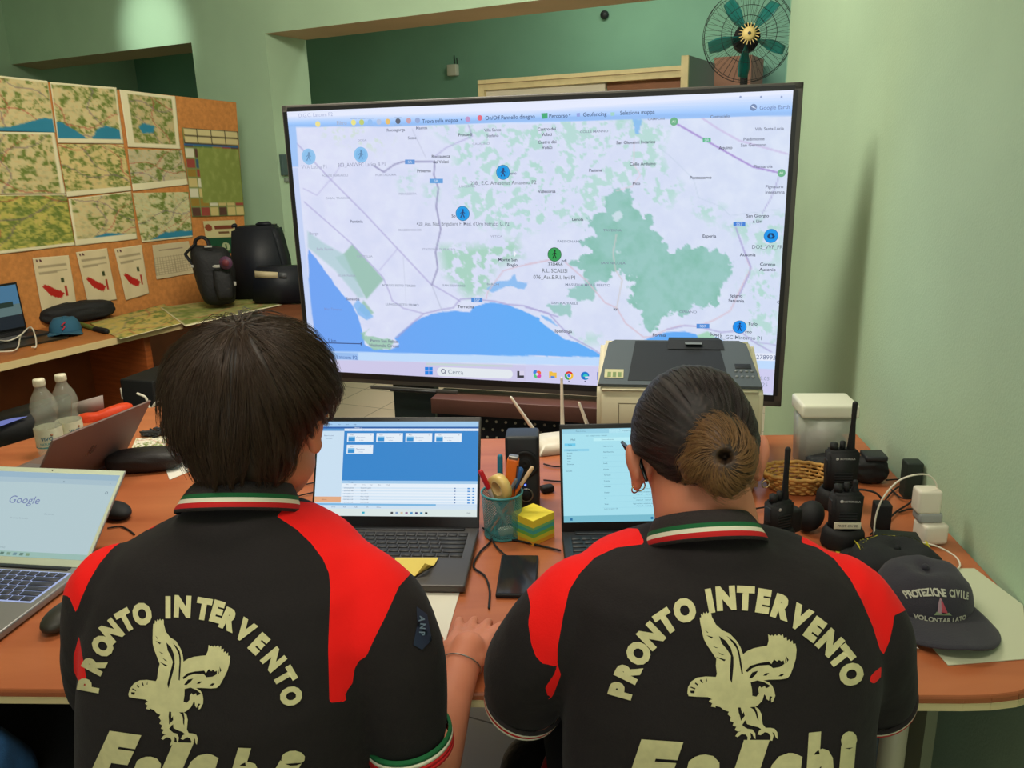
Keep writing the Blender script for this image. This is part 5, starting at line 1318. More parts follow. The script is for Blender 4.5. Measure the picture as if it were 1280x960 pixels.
def dr(rnd):
    t = rnd.uniform(0, 2 * pi); r = rnd.uniform(.0, .095) ; return HCn - hn * .07 + hux * (r * cos(t)) + huy * (r * sin(t) - .035)
st_ = strands('hair_strands', bvh_h, wh, dr, 3800, .11, mat('hair_strand_brown', (58, 40, 27), .45), pl_, rad=.00032)
st_.location = -OFFL
# legs
mb = MB()
for sx, kx in ((-1, -.60), (1, -.14)):
    hip = Vector((-.30 + .10 * sx, .86, .50)); kn = Vector((kx if sx < 0 else -.18, 1.15 if sx < 0 else 1.28, .56)); an = Vector((kn.x, 1.20 if sx < 0 else 1.35, .09))
    mb.tube([hip, hip.lerp(kn, .5), kn, kn.lerp(an, .5), an], [.092, .082, .064, .055, .045], dummy, seg=24, smooth=4)
mb.sph((-.30, .83, .52), (.17, .13, .11), dummy)
me = fuse(mb, .008, 4); toparent(me, OFFL); linkmesh('jeans', me, denim, pl_)
for x, y in ((-.60, 1.24), (-.18, 1.39)):
    mb = MB(); mb.sph((x, y, .037), (.045, .12, .035), black_pl, seg=20); at_parent(mb.build('shoe', pl_), OFFL)

# ------------------------------------------------------------------ person on the right
OFFR = Vector((.24, .88, 0))
pr_ = thing('person', 'person with hair in a low bun, hoop earrings and glasses, in black and red polo', 'person', OFFR)
mb = MB()
loft_rows(mb, [(822, 944, 668, .905, .055), (782, 985, 678, .90, .072), (735, 1035, 693, .89, .095), (712, 1070, 722, .88, .108), (702, 1088, 780, .87, .118), (702, 1090, 850, .862, .12), (708, 1084, 930, .858, .12), (708, 1082, 1030, .858, .12), (700, 1085, 1150, .865, .13)], dummy)
mb.tube([Y(728, 758, .885), Y(690, 792, .885), Y(662, 834, .91), Y(658, 858, .925)], [.066, .064, .058, .055], dummy, seg=24, smooth=4)
mb.tube([Y(1042, 756, .885), Y(1068, 795, .885), Y(1086, 835, .91), Y(1088, 856, .925)], [.068, .066, .062, .058], dummy, seg=24, smooth=4)
mb.sph(Y(884, 708, .892), (.088, .080, .060), dummy, seg=32, rot=Matrix.Rotation(radians(-30), 4, 'X'))
me = fuse(mb, .006, 10)
P = vcoords(me); N = np.empty(len(P) * 3); me.vertices.foreach_get('normal', N); N = N.reshape(-1, 3)
w_ = np.array([noise.noise(Vector((p[0] * 7 + 3, p[1] * 5, p[2] * 9))) * .006 + noise.noise(Vector((p[0] * 18, p[1] * 9 + 3, p[2] * 12 + 5))) * .002 for p in P])
me.vertices.foreach_set('co', (P + N * w_[:, None]).ravel())
z6p = lambda pts: [(580 + .4531 * x, 620 + .4533 * y) for x, y in pts]
panels = [z6p([(500, 132), (480, 90), (300, 80), (140, 150), (175, 205), (168, 235), (180, 285), (184, 305), (177, 350), (186, 410), (198, 442), (216, 462), (240, 466), (254, 474), (250, 490), (224, 528), (235, 566), (248, 545), (268, 492), (258, 465), (258, 420), (274, 330), (290, 260), (320, 212), (360, 170), (420, 142)]),
          z6p([(930, 128), (940, 80), (1100, 80), (1250, 300), (1186, 330), (1184, 355), (1174, 400), (1158, 437), (1148, 425), (1128, 360), (1098, 290), (1066, 230), (1020, 172), (975, 142)]),
          z6p([(1152, 470), (1124, 492), (1118, 512), (1132, 518), (1150, 500)])]
panel_attr(me, panels); toparent(me, OFFR)
shr = linkmesh('polo_shirt', me, MATS.get('x') or shl.data.materials[0], pr_)
bvr = world_bvh(shr, OFFR)
RZ = [('P', 432, 534, -74), ('R', 452, 482, -64), ('O', 480, 432, -53), ('N', 515, 384, -44), ('T', 556, 345, -34), ('O', 608, 314, -22), ('I', 678, 288, -11), ('N', 722, 281, -4), ('T', 776, 281, 3), ('E', 826, 289, 9), ('R', 878, 306, 18), ('V', 926, 334, 29), ('E', 968, 366, 37), ('N', 1009, 403, 44), ('T', 1041, 443, 52), ('O', 1069, 490, 63)]
shp = []
for ch, x, y, a in RZ: shp.append(letter(ch, 580 + .4531 * x, 620 + .4533 * y, a, 26.5, .86, bold=.075))
shp.append(eagle(((.2083, 0, 840), (0, .2083, 740))))
for ch, x, y, h, a, wx in (('F', 815, 962, 70, 4, 1.05), ('a', 878, 958, 68, 0, .95), ('l', 932, 964, 74, 0, 1.3), ('c', 981, 957, 70, -4, .82), ('h', 1021, 952, 70, -6, .66), ('i', 1057, 944, 62, -8, .9)):
    shp.append(letter(ch, x, y, a, h, wx, bold=.075, sh=.25))
at_parent(print_on('back_print', bvr, shp, print_ink, pr_), OFFR)
collar(pr_, OFFR, (882, 682), (876, 648), .898, .063, .060, W5, tilty=-.66, tl0=.02)
axl = (Y(656, 866, .93) - Y(672, 825, .905)).normalized()
cuff(pr_, OFFR, Y(657, 869, .93), axl, .0560, [knit_black, knit_white, knit_red, knit_white], h=.005, grow=-.0008)
axr = (Y(1089, 866, .93) - Y(1080, 825, .905)).normalized()
cuff(pr_, OFFR, Y(1088, 865, .93), axr, .0585, [knit_black, knit_white, knit_red], h=.005, grow=-.001)
HCr = Y(870, 572, .985); HRr = Matrix.Rotation(radians(7), 3, 'Z') @ Matrix.Rotation(radians(-24), 3, 'X')
mb = MB(); head_solid(mb, HCr, HRr, .92, skin, ew=1.14)
mb.tube([Y(885, 700, .905), Y(882, 650, .915), Y(872, 600, .95)], [.068, .0625, .060], skin, seg=24, smooth=3)
mb.tube([Y(835, 722, .905), Y(930, 722, .905)], .042, skin, seg=20)
loft_rows(mb, [(740, 1050, 715, .885, .06), (735, 1060, 790, .87, .08), (735, 1055, 900, .865, .09), (735, 1055, 1100, .865, .09)], skin)
E1 = Y(668, 880, .955); W1 = Z(775, 728, .80); E2 = Y(1082, 872, .955); W2 = Z(862, 700, .80)
for a_, e_, w__, sd in ((Y(728, 758, .885), E1, W1, 1), (Y(1042, 756, .885), E2, W2, -1)):
    mb.tube([a_, a_.lerp(e_, .5), e_], [.045, .042, .036], skin, seg=20, smooth=3)
    mb.tube([e_, e_.lerp(w__, .35), e_.lerp(w__, .75), w__], [.036, .037, .030, .026], skin, seg=20, smooth=3)
    hand(mb, w__, Vector((.1 * sd, 1, -.08)), Vector((0, 0, 1)), Vector((sd, 0, 0)), skin, curl=.3, scale=.93)
me = fuse(mb, .0036, 5); toparent(me, OFFR); linkmesh('body', me, skin, pr_)
for sx in (-1, 1): mb = MB(); mb.sph(HCr + HRr @ Vector((.030 * sx, .083, .004)), .0115, MATS['eye_white'], seg=16); mb.sph(HCr + HRr @ Vector((.030 * sx, .0925, .004)), .0045, MATS['dark_iris'], seg=12); at_parent(mb.build('eye', pr_), OFFR)
zr = lambda pts: [(680 + .25 * x, 420 + .25 * y) for x, y in pts]
HO = zr([(700, 146), (640, 162), (560, 205), (500, 270), (460, 340), (440, 420), (434, 520), (448, 585), (480, 600), (530, 640), (575, 700), (640, 765), (690, 795), (760, 808), (830, 815), (900, 806), (980, 790), (1035, 730), (1062, 660), (1076, 590), (1080, 530), (1068, 440), (1035, 350), (985, 260), (925, 192), (850, 160), (780, 147)])
mb, HCn2, hn2, hux2, huy2 = inflate(HO, (680 + .25 * 765, 420 + .25 * 480), .975, .104, .095, dummy, rings=70, seg=260, ex=2.1)
me = fuse(mb, .0030, 4)
BC = Y(906, 571, .875)
def flowR(P):
    d_ = P - np.array(HCn2); x = d_ @ np.array(hux2); y = d_ @ np.array(huy2)
    bx, by = .036, .030
    return np.arctan2(x - bx, y - by) * .07, np.hypot(x - bx, y - by)
def toneR(P, c, v): return c
comb(me, flowR, .0008, (26, 20, 20), (56, 44, 42), 5.0, 420)
open_face(me, HCr, HRr, .045); toparent(me, OFFR); hr_ = linkmesh('hair', me, hair_material('near_black_hair', (40, 32, 34), .58), pr_)
BO = zr([(790, 392), (850, 376), (930, 398), (990, 450), (1040, 530), (1062, 600), (1050, 690), (1000, 765), (930, 812), (850, 800), (775, 742), (700, 722), (664, 645), (686, 585), (702, 510), (740, 440)])
mb, bc, bn_, bux, buy = inflate(BO, (906, 571), .880, .036, .050, dummy, rings=50, seg=200, ex=2.2)
me = fuse(mb, .0022, 3)
P = vcoords(me); d_ = P - np.array(bc); x = d_ @ np.array(bux); y = d_ @ np.array(buy); z = d_ @ np.array(bn_); r = np.hypot(x, y)
dent = np.exp(-(r / .0055) ** 2) * .022 * (z < 0)
P = P + np.array(bn_) * dent[:, None]; me.vertices.foreach_set('co', P.ravel()); me.update()
def flowB(P):
    d_ = P - np.array(bc); x = d_ @ np.array(bux); y = d_ @ np.array(buy); r = np.hypot(x, y)
    return np.arctan2(x, y) * .060 + r * .45, r
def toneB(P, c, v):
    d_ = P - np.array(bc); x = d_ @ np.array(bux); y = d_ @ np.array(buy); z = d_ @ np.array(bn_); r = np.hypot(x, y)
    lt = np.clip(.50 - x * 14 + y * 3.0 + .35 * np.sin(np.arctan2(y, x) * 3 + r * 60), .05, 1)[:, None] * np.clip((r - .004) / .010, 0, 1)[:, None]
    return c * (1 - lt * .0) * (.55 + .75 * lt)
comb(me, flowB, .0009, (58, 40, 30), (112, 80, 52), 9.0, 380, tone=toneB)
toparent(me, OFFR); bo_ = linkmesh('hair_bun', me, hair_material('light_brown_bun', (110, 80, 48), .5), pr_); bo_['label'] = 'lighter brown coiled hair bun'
bvb = world_bvh(bo_, OFFR)
def whb(q):
    d_ = q - bc; x = d_.dot(bux); y = d_.dot(buy); return (bux * y - buy * x) * .5 + (bux * x + buy * y) * 1.0
def drb(rnd):
    t = rnd.uniform(0, 2 * pi); r = rnd.uniform(.012, .045); return bc - bn_ * .04 + bux * (r * cos(t)) + buy * (r * sin(t))
s1 = strands('bun_strands', bvb, whb, drb, 700, .05, mat('hair_strand_light', (132, 96, 58), .42), pr_, rad=.00022, lift=.0012, jitter=.5); s1.location = -OFFR
bvh_r = world_bvh(hr_, OFFR)
def whr(q):
    return (BC - q)
def drr(rnd):
    t = rnd.uniform(0, 2 * pi); r = rnd.uniform(.03, .1); return HCn2 - hn2 * .04 + hux2 * (r * cos(t)) + huy2 * (r * sin(t))
s2 = strands('hair_strands', bvh_r, whr, drr, 1800, .07, mat('hair_strand_dark', (52, 42, 42), .4), pr_, rad=.00022, lift=.0007, seed=4, jitter=.1); s2.location = -OFFR
# glasses
gl = mat('black_glasses_frame', (20, 18, 18), .25)
gp = [Y(778, 553, 1.045), Y(786, 560, 1.01), Y(797, 568, .975), Y(803, 585, .955), Y(808, 600, .948)]
mb = MB(); mb.tube(gp, [.0028, .0022, .0022, .0028, .0024], gl, seg=10, smooth=5, flat=.6)
RG = HRr
for sx in (-1, 1):
    c_ = HCr + HRr @ Vector((.032 * sx, .108, .004)); pts = [c_ + HRr @ Vector((.026 * cos(t), 0, .020 * sin(t))) for t in [2 * pi * i / 24 for i in range(25)]]
    mb.tube(pts, .0018, gl, seg=8, caps=False)
mb.tube([HCr + HRr @ Vector((-.007, .110, .008)), HCr + HRr @ Vector((.007, .110, .008))], .0016, gl)
mb.tube([gp[0], HCr + HRr @ Vector((-.058, .104, .008))], .0024, gl)
mb.tube([HCr + HRr @ Vector((.058, .106, .008)), HCr + HRr @ Vector((.078, .02, .010)), HCr + HRr @ Vector((.080, -.012, -.012))], .0022, gl, smooth=4)
at_parent(mb.build('glasses', pr_), OFFR)
gold = mat('pale_gold', (206, 170, 120), .25, metal=1.0)
for (px, py, r, rr) in ((799, 607, .0075, 0), (794, 611, .0055, 30), (957, 605, .005, 10)):
    c_ = Y(px, py, .962); q = Matrix.Rotation(radians(90), 3, 'X') @ Matrix.Rotation(radians(rr), 3, 'Y')
    mb = MB(); mb.tube([c_ + q @ Vector((r * cos(t), r * sin(t), 0)) for t in [2 * pi * i / 20 for i in range(21)]], .0009, gold, seg=8, caps=False)
    at_parent(mb.build('earring', pr_), OFFR)
# lower body
mb = MB()
for sx in (-1, 1):
    hip = Vector((.25 + .10 * sx, .86, .50)); kn = Vector((.25 + .15 * sx, 1.28, .56)); an = Vector((.25 + .14 * sx, 1.33, .09))
    mb.tube([hip, hip.lerp(kn, .5), kn, kn.lerp(an, .5), an], [.092, .082, .064, .055, .045], dummy, seg=24, smooth=4)
mb.sph((.25, .83, .52), (.17, .13, .11), dummy)
me = fuse(mb, .008, 4); toparent(me, OFFR); linkmesh('trousers', me, mat('black_trousers', (24, 24, 28), .85, bump=.2, bscale=300), pr_)
for x in (.11, .39): mb = MB(); mb.sph((x, 1.38, .037), (.042, .115, .035), black_pl, seg=20); at_parent(mb.build('shoe', pr_), OFFR)

# ================================================================== THINGS ON THE MAIN TABLE
white_pl = mat('white_plastic', (222, 214, 196), .38); offw = mat('cream_printer_shell', (216, 206, 176), .42, bump=.02, bscale=900)
rubber = mat('matt_black_rubber', (18, 18, 20), .7, bump=.05, bscale=500); dkg = mat('charcoal_plastic', (40, 42, 46), .5)
paper = mat('white_paper', (226, 220, 205), .7); 
def cable(name, pts, r, m, label, cat='cable', group=None, smooth=8):
    mb = MB(); mb.tube([Vector(p) for p in pts], r, m, seg=8, smooth=smooth); o = mb.build(name); tag(o, label, cat, group); return o
def floor_line(pxs, z=TZ + .003): return [Z(x, y, z) for x, y in pxs]

# printer -----------------------------------------------------------
PW, PDp = .372, .34
pf = Y(856, 483, 1.745); pz = .245
pt = thing('laser_printer', 'cream laser printer with dark sloping top, behind the person with the bun', 'printer', (pf.x - .012, 1.745, TZ), radians(-9))
mb = MB()
side = [(0, 0), (PDp, 0), (PDp, .265), (PDp * .62, .312), (.012, .250), (0, .235)]
body = bmesh.new()
L_ = [body.verts.new((-PW / 2, y, z)) for y, z in side]; R_ = [body.verts.new((PW / 2, y, z)) for y, z in side]
body.faces.new(L_); body.faces.new(R_[::-1])
for i in range(len(side)): j = (i + 1) % len(side); body.faces.new((L_[i], R_[i], R_[j], L_[j]))
bmesh.ops.recalc_face_normals(body, faces=body.faces); bmesh.ops.bevel(body, geom=list(body.edges), offset=.012, segments=3, affect='EDGES')
mb.addbm(body, offw, True); mb.build('housing', pt)
sl = math.atan2(.062, PDp * .62 - .012); RS = Matrix.Rotation(sl, 4, 'X')
def PS(x, t, h): # on the sloping top: t along slope from the front
    return Vector((x, .012 + t * cos(sl) - h * sin(sl), .250 + t * sin(sl) + h * cos(sl)))
ptop = mat('printer_grey_top', (78, 86, 92), .5); pdk = mat('printer_dark_recess', (20, 24, 30), .55)
SLN = math.hypot(.062, PDp * .62 - .012)
mb = MB(); mb.prism([(-.183, -.150), (-.160, SLN - .012), (-.150, SLN), (.150, SLN), (.160, SLN - .012), (.183, -.150)], 0, .0001, ptop) if False else None
tp = [(-.183, .002), (-.166, SLN - .02), (-.150, SLN - .004), (.150, SLN - .004), (.166, SLN - .02), (.183, .002)]
mb.add([PS(x, t, .0035) for x, t in tp] + [PS(x, t, -.004) for x, t in tp], [(5, 4, 3, 2, 1, 0)] + [(i, (i + 1) % 6, (i + 1) % 6 + 6, i + 6) for i in range(6)], ptop)
mb.build('top_cover', pt)
mb = MB(); rc = [(-.116, .018), (-.100, SLN - .01), (.100, SLN - .01), (.112, .018)]
mb.add([PS(x, t, .0042) for x, t in rc] + [PS(x, t, .0036) for x, t in rc], [(3, 2, 1, 0)] + [(i, (i + 1) % 4, (i + 1) % 4 + 4, i + 4) for i in range(4)], pdk)
mb.add([PS(-.02, SLN - .012, .010), PS(.108, SLN - .012, .010), PS(.100, SLN + .006, .006), PS(-.018, SLN + .006, .006), PS(-.022, SLN - .05, .006), PS(.112, SLN - .05, .006)], [(0, 1, 2, 3), (4, 5, 1, 0)], pdk)
mb.build('output_tray', pt)
mb = MB(); mb.box(PS(-.148, .045, .005), (.044, .036, .001), mat('sticker_cream', (196, 190, 150), .6), rot=RS)
for i in range(3): mb.box(PS(-.159 + .012 * i, .040, .0057), (.008, .020, .0006), mat('sticker_green', (120, 140, 90), .6), rot=RS)
mb.build('status_sticker', pt)
mb = MB()
for i in range(4):
    for j in range(2): mb.cyl(PS(.130 + .012 * i, .040 + .024 * j, .0045), .0035, .003, mat('panel_key_grey', (120, 124, 126), .5), seg=12, rot=RS)
mb.box(PS(.148, .085, .0045), (.036, .02, .002), pdk, .001, rot=RS); mb.build('control_panel', pt)
mb = MB(); mb.box((.04, SLN - .03, .250 + .062 + .001), (.04, .02, .001), MATS['panel_key_grey']); mb.build('badge_plate', pt)
mb = MB(); gv = mat('shell_gap', (130, 122, 100), .7)
for (c_, d_) in (((-.135, -.0006, .160), (.0016, .001, .10)), ((0, -.0006, .212), (.272, .001, .0016)), ((.135, -.0006, .160), (.0016, .001, .10)), ((0, -.0006, .085), (.34, .001, .002))): mb.box(c_, d_, gv)
mb.build('tray_door', pt)

# router -------------------------------------------------------------
rt = Z(697, 563, TZ); ro = thing('wifi_router', 'white router with three stick antennas behind the two laptops', 'router', (rt.x + .02, rt.y + .03, TZ), radians(14))
mb = MB(); bm = bmesh.new(); bmesh.ops.create_cube(bm, size=1)
for v in bm.verts:
    v.co = Vector((v.co.x * (.19 if v.co.z < 0 else .12), v.co.y * (.13 if v.co.z < 0 else .07), v.co.z * .032 + .018))
bmesh.ops.bevel(bm, geom=list(bm.edges), offset=.006, segments=2, affect='EDGES'); mb.addbm(bm, white_pl, True); mb.build('housing', ro)
ro_m = Matrix.Translation(ro.location) @ Matrix.Rotation(radians(14), 4, 'Z'); inv_ro = ro_m.inverted()
for (bx, by), (tx, ty), yy in (((674, 541), (639, 497), rt.y + .05), ((703, 528), (702, 473), rt.y + .09), ((736, 530), (724, 504), rt.y + .07)):
    a_, b_ = Y(bx, by + 6, yy), Y(tx, ty, yy - .0)
    mb = MB(); mb.tube([inv_ro @ a_, inv_ro @ a_.lerp(b_, .5), inv_ro @ b_], [.0072, .0058, .0046], white_pl, seg=10, flat=.8); mb.build('antenna', ro)

# speaker --------------------------------------------------------------
sp_ = Z(657, 641, TZ); spk = thing('desktop_speaker', 'black upright speaker with round cone and blue light, behind the pen cup', 'speaker', (sp_.x - .003, sp_.y + .045, TZ), radians(-3))
shh = .168
mb = MB(); mb.box((0, 0, shh / 2 + .004), (.074, .09, shh), mat('speaker_black', (34, 38, 42), .5), .008, rot=Matrix.Rotation(radians(-6), 4, 'X'), seg=3); mb.box((0, 0, .003), (.06, .07, .006), rubber, .002); mb.build('cabinet', spk)
rf = Matrix.Rotation(pi / 2, 4, 'X')
def SF(x, z, o=0): return Vector((x, -.0455 - o + (z - .09) * .105, z))
mb = MB(); mb.lathe([(.001, .001), (.008, .004), (.012, -.001), (.024, .004), (.027, .0055), (.030, .004), (.031, 0)], rubber, SF(.006, .115), rot=Matrix.Rotation(radians(84), 4, 'X')); mb.build('speaker_cone', spk)
mb = MB(); mb.lathe([(0, .008), (.010, .008), (.012, .005), (.012, 0)], rubber, SF(.008, .045), rot=Matrix.Rotation(radians(84), 4, 'X')); mb.lathe([(.0125, .0004), (.0145, .0016), (.0155, .0004)], alu, SF(.008, .045), rot=Matrix.Rotation(radians(84), 4, 'X')); mb.build('volume_knob', spk)
mb = MB(); mb.sph(SF(0.006, .068, .001), .0022, emis('blue_led', (70, 90, 255), 5), seg=10); mb.build('power_light', spk)

# pen cup ---------------------------------------------------------------
cp = Z(629, 668, TZ); cup = thing('pen_cup', 'teal wire mesh pen cup on the table between the laptops', 'pen cup', (cp.x, cp.y, TZ))
teal = mat('teal_enamel_wire', (60, 140, 146), .4)
CH, CR0, CR1 = .098, .039, .0425
mb = MB(); mb.lathe([(.001, .002), (CR0, .002), (CR0 + .001, .004), (CR0, .006)], teal); mb.build('cup_base', cup); mb = MB(); mb.lathe([(CR1 - .002, CH - .003), (CR1 + .0016, CH - .003), (CR1 + .002, CH), (CR1, CH + .002), (CR1 - .002, CH)], teal); mb.build('rim', cup)
tm = bpy.data.materials.new('teal_wire_mesh'); tm.use_nodes = True; nt = tm.node_tree; b = nt.nodes['Principled BSDF']; b.inputs['Base Color'].default_value = (*lin((70, 150, 156)), 1); b.inputs['Roughness'].default_value = .45
uvn = nt.nodes.new('ShaderNodeAttribute'); uvn.attribute_name = 'weave'; sx = nt.nodes.new('ShaderNodeSeparateXYZ'); nt.links.new(uvn.outputs['Vector'], sx.inputs[0])
def nmath(op, a, b_=None):
    n_ = nt.nodes.new('ShaderNodeMath'); n_.operation = op
    for i, q in enumerate((a, b_)):
        if q is None: continue
        if isinstance(q, (int, float)): n_.inputs[i].default_value = q
        else: nt.links.new(q, n_.inputs[i])
    return n_.outputs[0]
s1_ = nmath('FRACT', nmath('ADD', nmath('MULTIPLY', sx.outputs[0], 46), nmath('MULTIPLY', sx.outputs[1], 17))); s2_ = nmath('FRACT', nmath('SUBTRACT', nmath('MULTIPLY', sx.outputs[0], 46), nmath('MULTIPLY', sx.outputs[1], 17)))
al = nmath('MAXIMUM', nmath('LESS_THAN', s1_, .36), nmath('LESS_THAN', s2_, .36)); nt.links.new(al, b.inputs['Alpha'])
mb = MB(); mb.lathe([(CR0, .004), (CR1, CH)], tm, seg=64); wo = mb.build('mesh_wall', cup)
at_ = wo.data.attributes.new('weave', 'FLOAT_VECTOR', 'CORNER'); dat = []
for p in wo.data.polygons:
    for li in p.loop_indices:
        v = wo.data.vertices[wo.data.loops[li].vertex_index].co; a = math.atan2(v.y, v.x) / (2 * pi)
        ca = math.atan2(p.center.y, p.center.x) / (2 * pi)
        if a - ca > .5: a -= 1
        if ca - a > .5: a += 1
        dat += [a, v.z / CH, 0]
at_.data.foreach_set('vector', dat)
def pen(name, label, a, b_, r, m, capm=None, cat='pen', tip=None, grp=None):
    a, b_ = Vector(a), Vector(b_); t = thing(name, label, cat, (cp.x + a.x, cp.y + a.y, TZ + a.z), 0, grp)
    mb = MB(); d_ = b_ - a; mb.tube([(0, 0, 0), d_ * .3, d_ * .78], [r * .6, r, r], m, seg=12); mb.build('barrel', t)
    mb = MB(); mb.tube([d_ * .74, d_ * 1.0], [r * 1.25, r * 1.2], capm or m, seg=12); mb.build('cap', t)
    return t
C_ = lambda px, py, y=0: Y(px, py, cp.y + y) - Vector((cp.x, cp.y, TZ))
pen('marker_pen', 'teal marker pointing up at the left rear of the pen cup', (-.005, .01, .012), C_(625, 571, .025), .0048, mat('teal_plastic', (20, 110, 140), .4), cat='marker')
pen('marker_pen', 'red marker leaning out of the left side of the pen cup', (.012, -.005, .012), C_(601, 590, .0), .0045, mat('pale_barrel', (180, 170, 165), .4), mat('red_plastic', (196, 30, 44), .4), cat='marker')
pen('marker_pen', 'blue capped marker leaning right in the pen cup', (-.012, .0, .012), C_(650, 588, .012), .0062, mat('grey_barrel', (120, 125, 135), .4), mat('blue_plastic', (44, 100, 165), .4), cat='marker')
pen('marker_pen', 'red capped marker standing behind the tape roll in the pen cup', (-.004, .005, .012), C_(644, 582, .03), .0048, mat('red_plastic', (196, 30, 44), .4), cat='marker')
pen('pencil', 'orange pencil with pale tip leaning right out of the pen cup', (-.025, -.005, .012), C_(665, 585, .01), .0034, mat('orange_plastic', (232, 112, 30), .45), mat('pale_wood_tip', (222, 190, 150), .5), cat='pencil')
pen('ballpoint_pen', 'thin grey ballpoint slanting through the pen cup', (-.028, .004, .012), C_(645, 600, -.01), .0030, mat('grey_barrel', (120, 125, 135), .4))
tr = thing('tape_roll', 'cream roll of sticky tape standing in the mouth of the pen cup', 'tape roll', (cp.x - .004, cp.y - .012, TZ + .112), radians(40))
mb = MB(); mb.lathe([(.017, -.009), (.028, -.009), (.028, .009), (.017, .009), (.017, -.009)], mat('cream_tape', (228, 196, 120), .35), rot=Matrix.Rotation(radians(82), 4, 'Y') , seg=36); mb.build('tape', tr)
mb = MB(); mb.lathe([(.0155, -.009), (.017, -.009), (.017, .009), (.0155, .009), (.0155, -.009)], mat('cardboard_core', (214, 186, 130), .7), rot=Matrix.Rotation(radians(82), 4, 'Y'), seg=36); mb.build('core', tr)
sg = thing('stapler', 'orange stapler standing upright in the pen cup', 'stapler', (cp.x + .012, cp.y + .012, TZ + .03), radians(-10))
mb = MB(); q = Matrix.Rotation(radians(7), 4, 'Y'); mb.box((.006, 0, .075), (.024, .020, .125), mat('orange_plastic', (232, 112, 30), .45), .004, rot=q, seg=2); mb.build('casing', sg)
mb = MB(); mb.box((.0145, -.001, .139), (.020, .016, .008), alu, .002, rot=q); mb.box((.018, -.0105, .08), (.002, .001, .09), dkg, rot=q); mb.build('metal_head', sg)
er = thing('eraser', 'pale eraser lying at the bottom of the pen cup', 'eraser', (cp.x + .006, cp.y - .018, TZ + .009)); mb = MB(); mb.box((0, 0, .008), (.030, .014, .016), paper, .003, rot=.4); mb.build('block', er)

# note cube
cb = Z(664, 683, TZ); nc = thing('note_cube', 'cube of yellow and green sticky notes beside the pen cup', 'sticky notes', (cb.x + .006, cb.y + .042, TZ), radians(43))
z = .0005
for c_, h in (((232, 170, 50), .009), ((214, 208, 60), .009), ((120, 190, 80), .008), ((70, 176, 170), .008), ((120, 196, 120), .006), ((236, 214, 60), .016)):
    mb = MB(); mb.box((0, 0, z + h / 2), (.062, .062, h - .0003), mat('note_%d_%d' % (c_[0], c_[1]), c_, .7, bump=.1, bscale=900)); mb.build('note_block', nc); z += h
# phone
a_, b_ = Z(637, 706, TZ), Z(640, 752, TZ)
ph = thing('smartphone', 'black smartphone lying on the table before the pen cup', 'smartphone', (.002, 1.362, TZ + .0005), radians(-4))
mb = MB(); mb.box((0, 0, .0045), (.073, .150, .008), rubber, .0035, seg=3); mb.build('case', ph); mb = MB(); mb.box((0, 0, .0088), (.067, .142, .0006), mat('phone_glass', (34, 34, 38), .12)); mb.build('screen', ph)
# papers under and on the middle laptop
def flat_sheet(name, quad, z, m, label, cat, th=.0008, curl=None):
    p = [Z(x, y, z) for x, y in quad]; c_ = sum(p, Vector()) / len(p); t = MB(); 
    t.prism([(q.x, q.y) for q in p], z, z + th, m); o = t.build(name); tag(o, label, cat); return o
flat_sheet('paper_sheet', [(492, 722), (580, 722), (538, 868), (440, 860)], TZ + .0005, paper, 'white sheets sticking out below the middle laptop', 'paper', .0012)
ys = mat('yellow_paper', (226, 200, 96), .7)
t = MB(); q = [Z(x, y, TZ + .0215) for x, y in ((494, 697), (548, 697), (543, 706), (530, 712), (519, 720), (490, 716))]
t.prism([(v.x, v.y) for v in q], TZ + .0212, TZ + .0217, ys); c1_ = Z(519, 720, TZ + .022); c2_ = Z(541, 707, TZ + .022); c3_ = Z(531, 704, TZ + .040); t.add([c1_, c2_, c3_ + Vector((0, 0, .0)), Z(536, 706, TZ + .034)], [(0, 1, 3, 2)], ys)
tag(t.build('note_sheet'), 'yellow note with a curled corner on the middle laptop palm rest', 'note')
# cables -----------------------------------------------------------------
bk = rubber
cable('power_cable', floor_line([(604, 660), (622, 672), (648, 676), (700, 688)], TZ + .004), .0022, bk, 'black cable running from the middle laptop behind the note cube', group='black cables on the table')
cable('power_cable', floor_line([(613, 668), (612, 678), (600, 690), (592, 708), (606, 720), (612, 738), (611, 760)], TZ + .004), .0020, bk, 'black cable looping down between laptop and phone', group='black cables on the table')
cable('power_cable', floor_line([(612, 665), (618, 680), (632, 694), (648, 702), (662, 708)], TZ + .006), .0018, bk, 'black cable curving under the phone', group='black cables on the table')
cable('power_cable', floor_line([(680, 580), (692, 583), (704, 583)], TZ + .004), .0020, bk, 'short black cable from speaker to right laptop, rear one', group='black cables on the table')
cable('power_cable', floor_line([(680, 600), (690, 601), (704, 602)], TZ + .004), .0020, bk, 'short black cable from speaker to right laptop, front one', group='black cables on the table')
for k_, pp_ in enumerate(([(368, 610), (380, 606), (394, 603)], [(366, 622), (380, 618), (394, 615)], [(372, 640), (380, 628), (390, 630), (396, 640)], [(372, 646), (384, 638), (392, 644)])):
    cable('power_cable', floor_line(pp_, TZ + .004 + .001 * k_), .0018, bk, ['upper thin black wire left of the middle laptop', 'lower thin black wire left of the middle laptop', 'looped black wire left of the middle laptop', 'bunched black wire at the left of the middle laptop'][k_], group='black cables on the table')
pl2 = thing('wall_plug', 'small black plug lying right of the speaker', 'plug', Z(684, 615, TZ)); mb = MB(); mb.box((0, 0, .009), (.03, .022, .016), rubber, .005, rot=.4); mb.tube([(.0, 0, .01), (-.02, .012, .009), (-.03, .03, .006)], .0025, rubber, smooth=4); mb.build('plug_body', pl2)

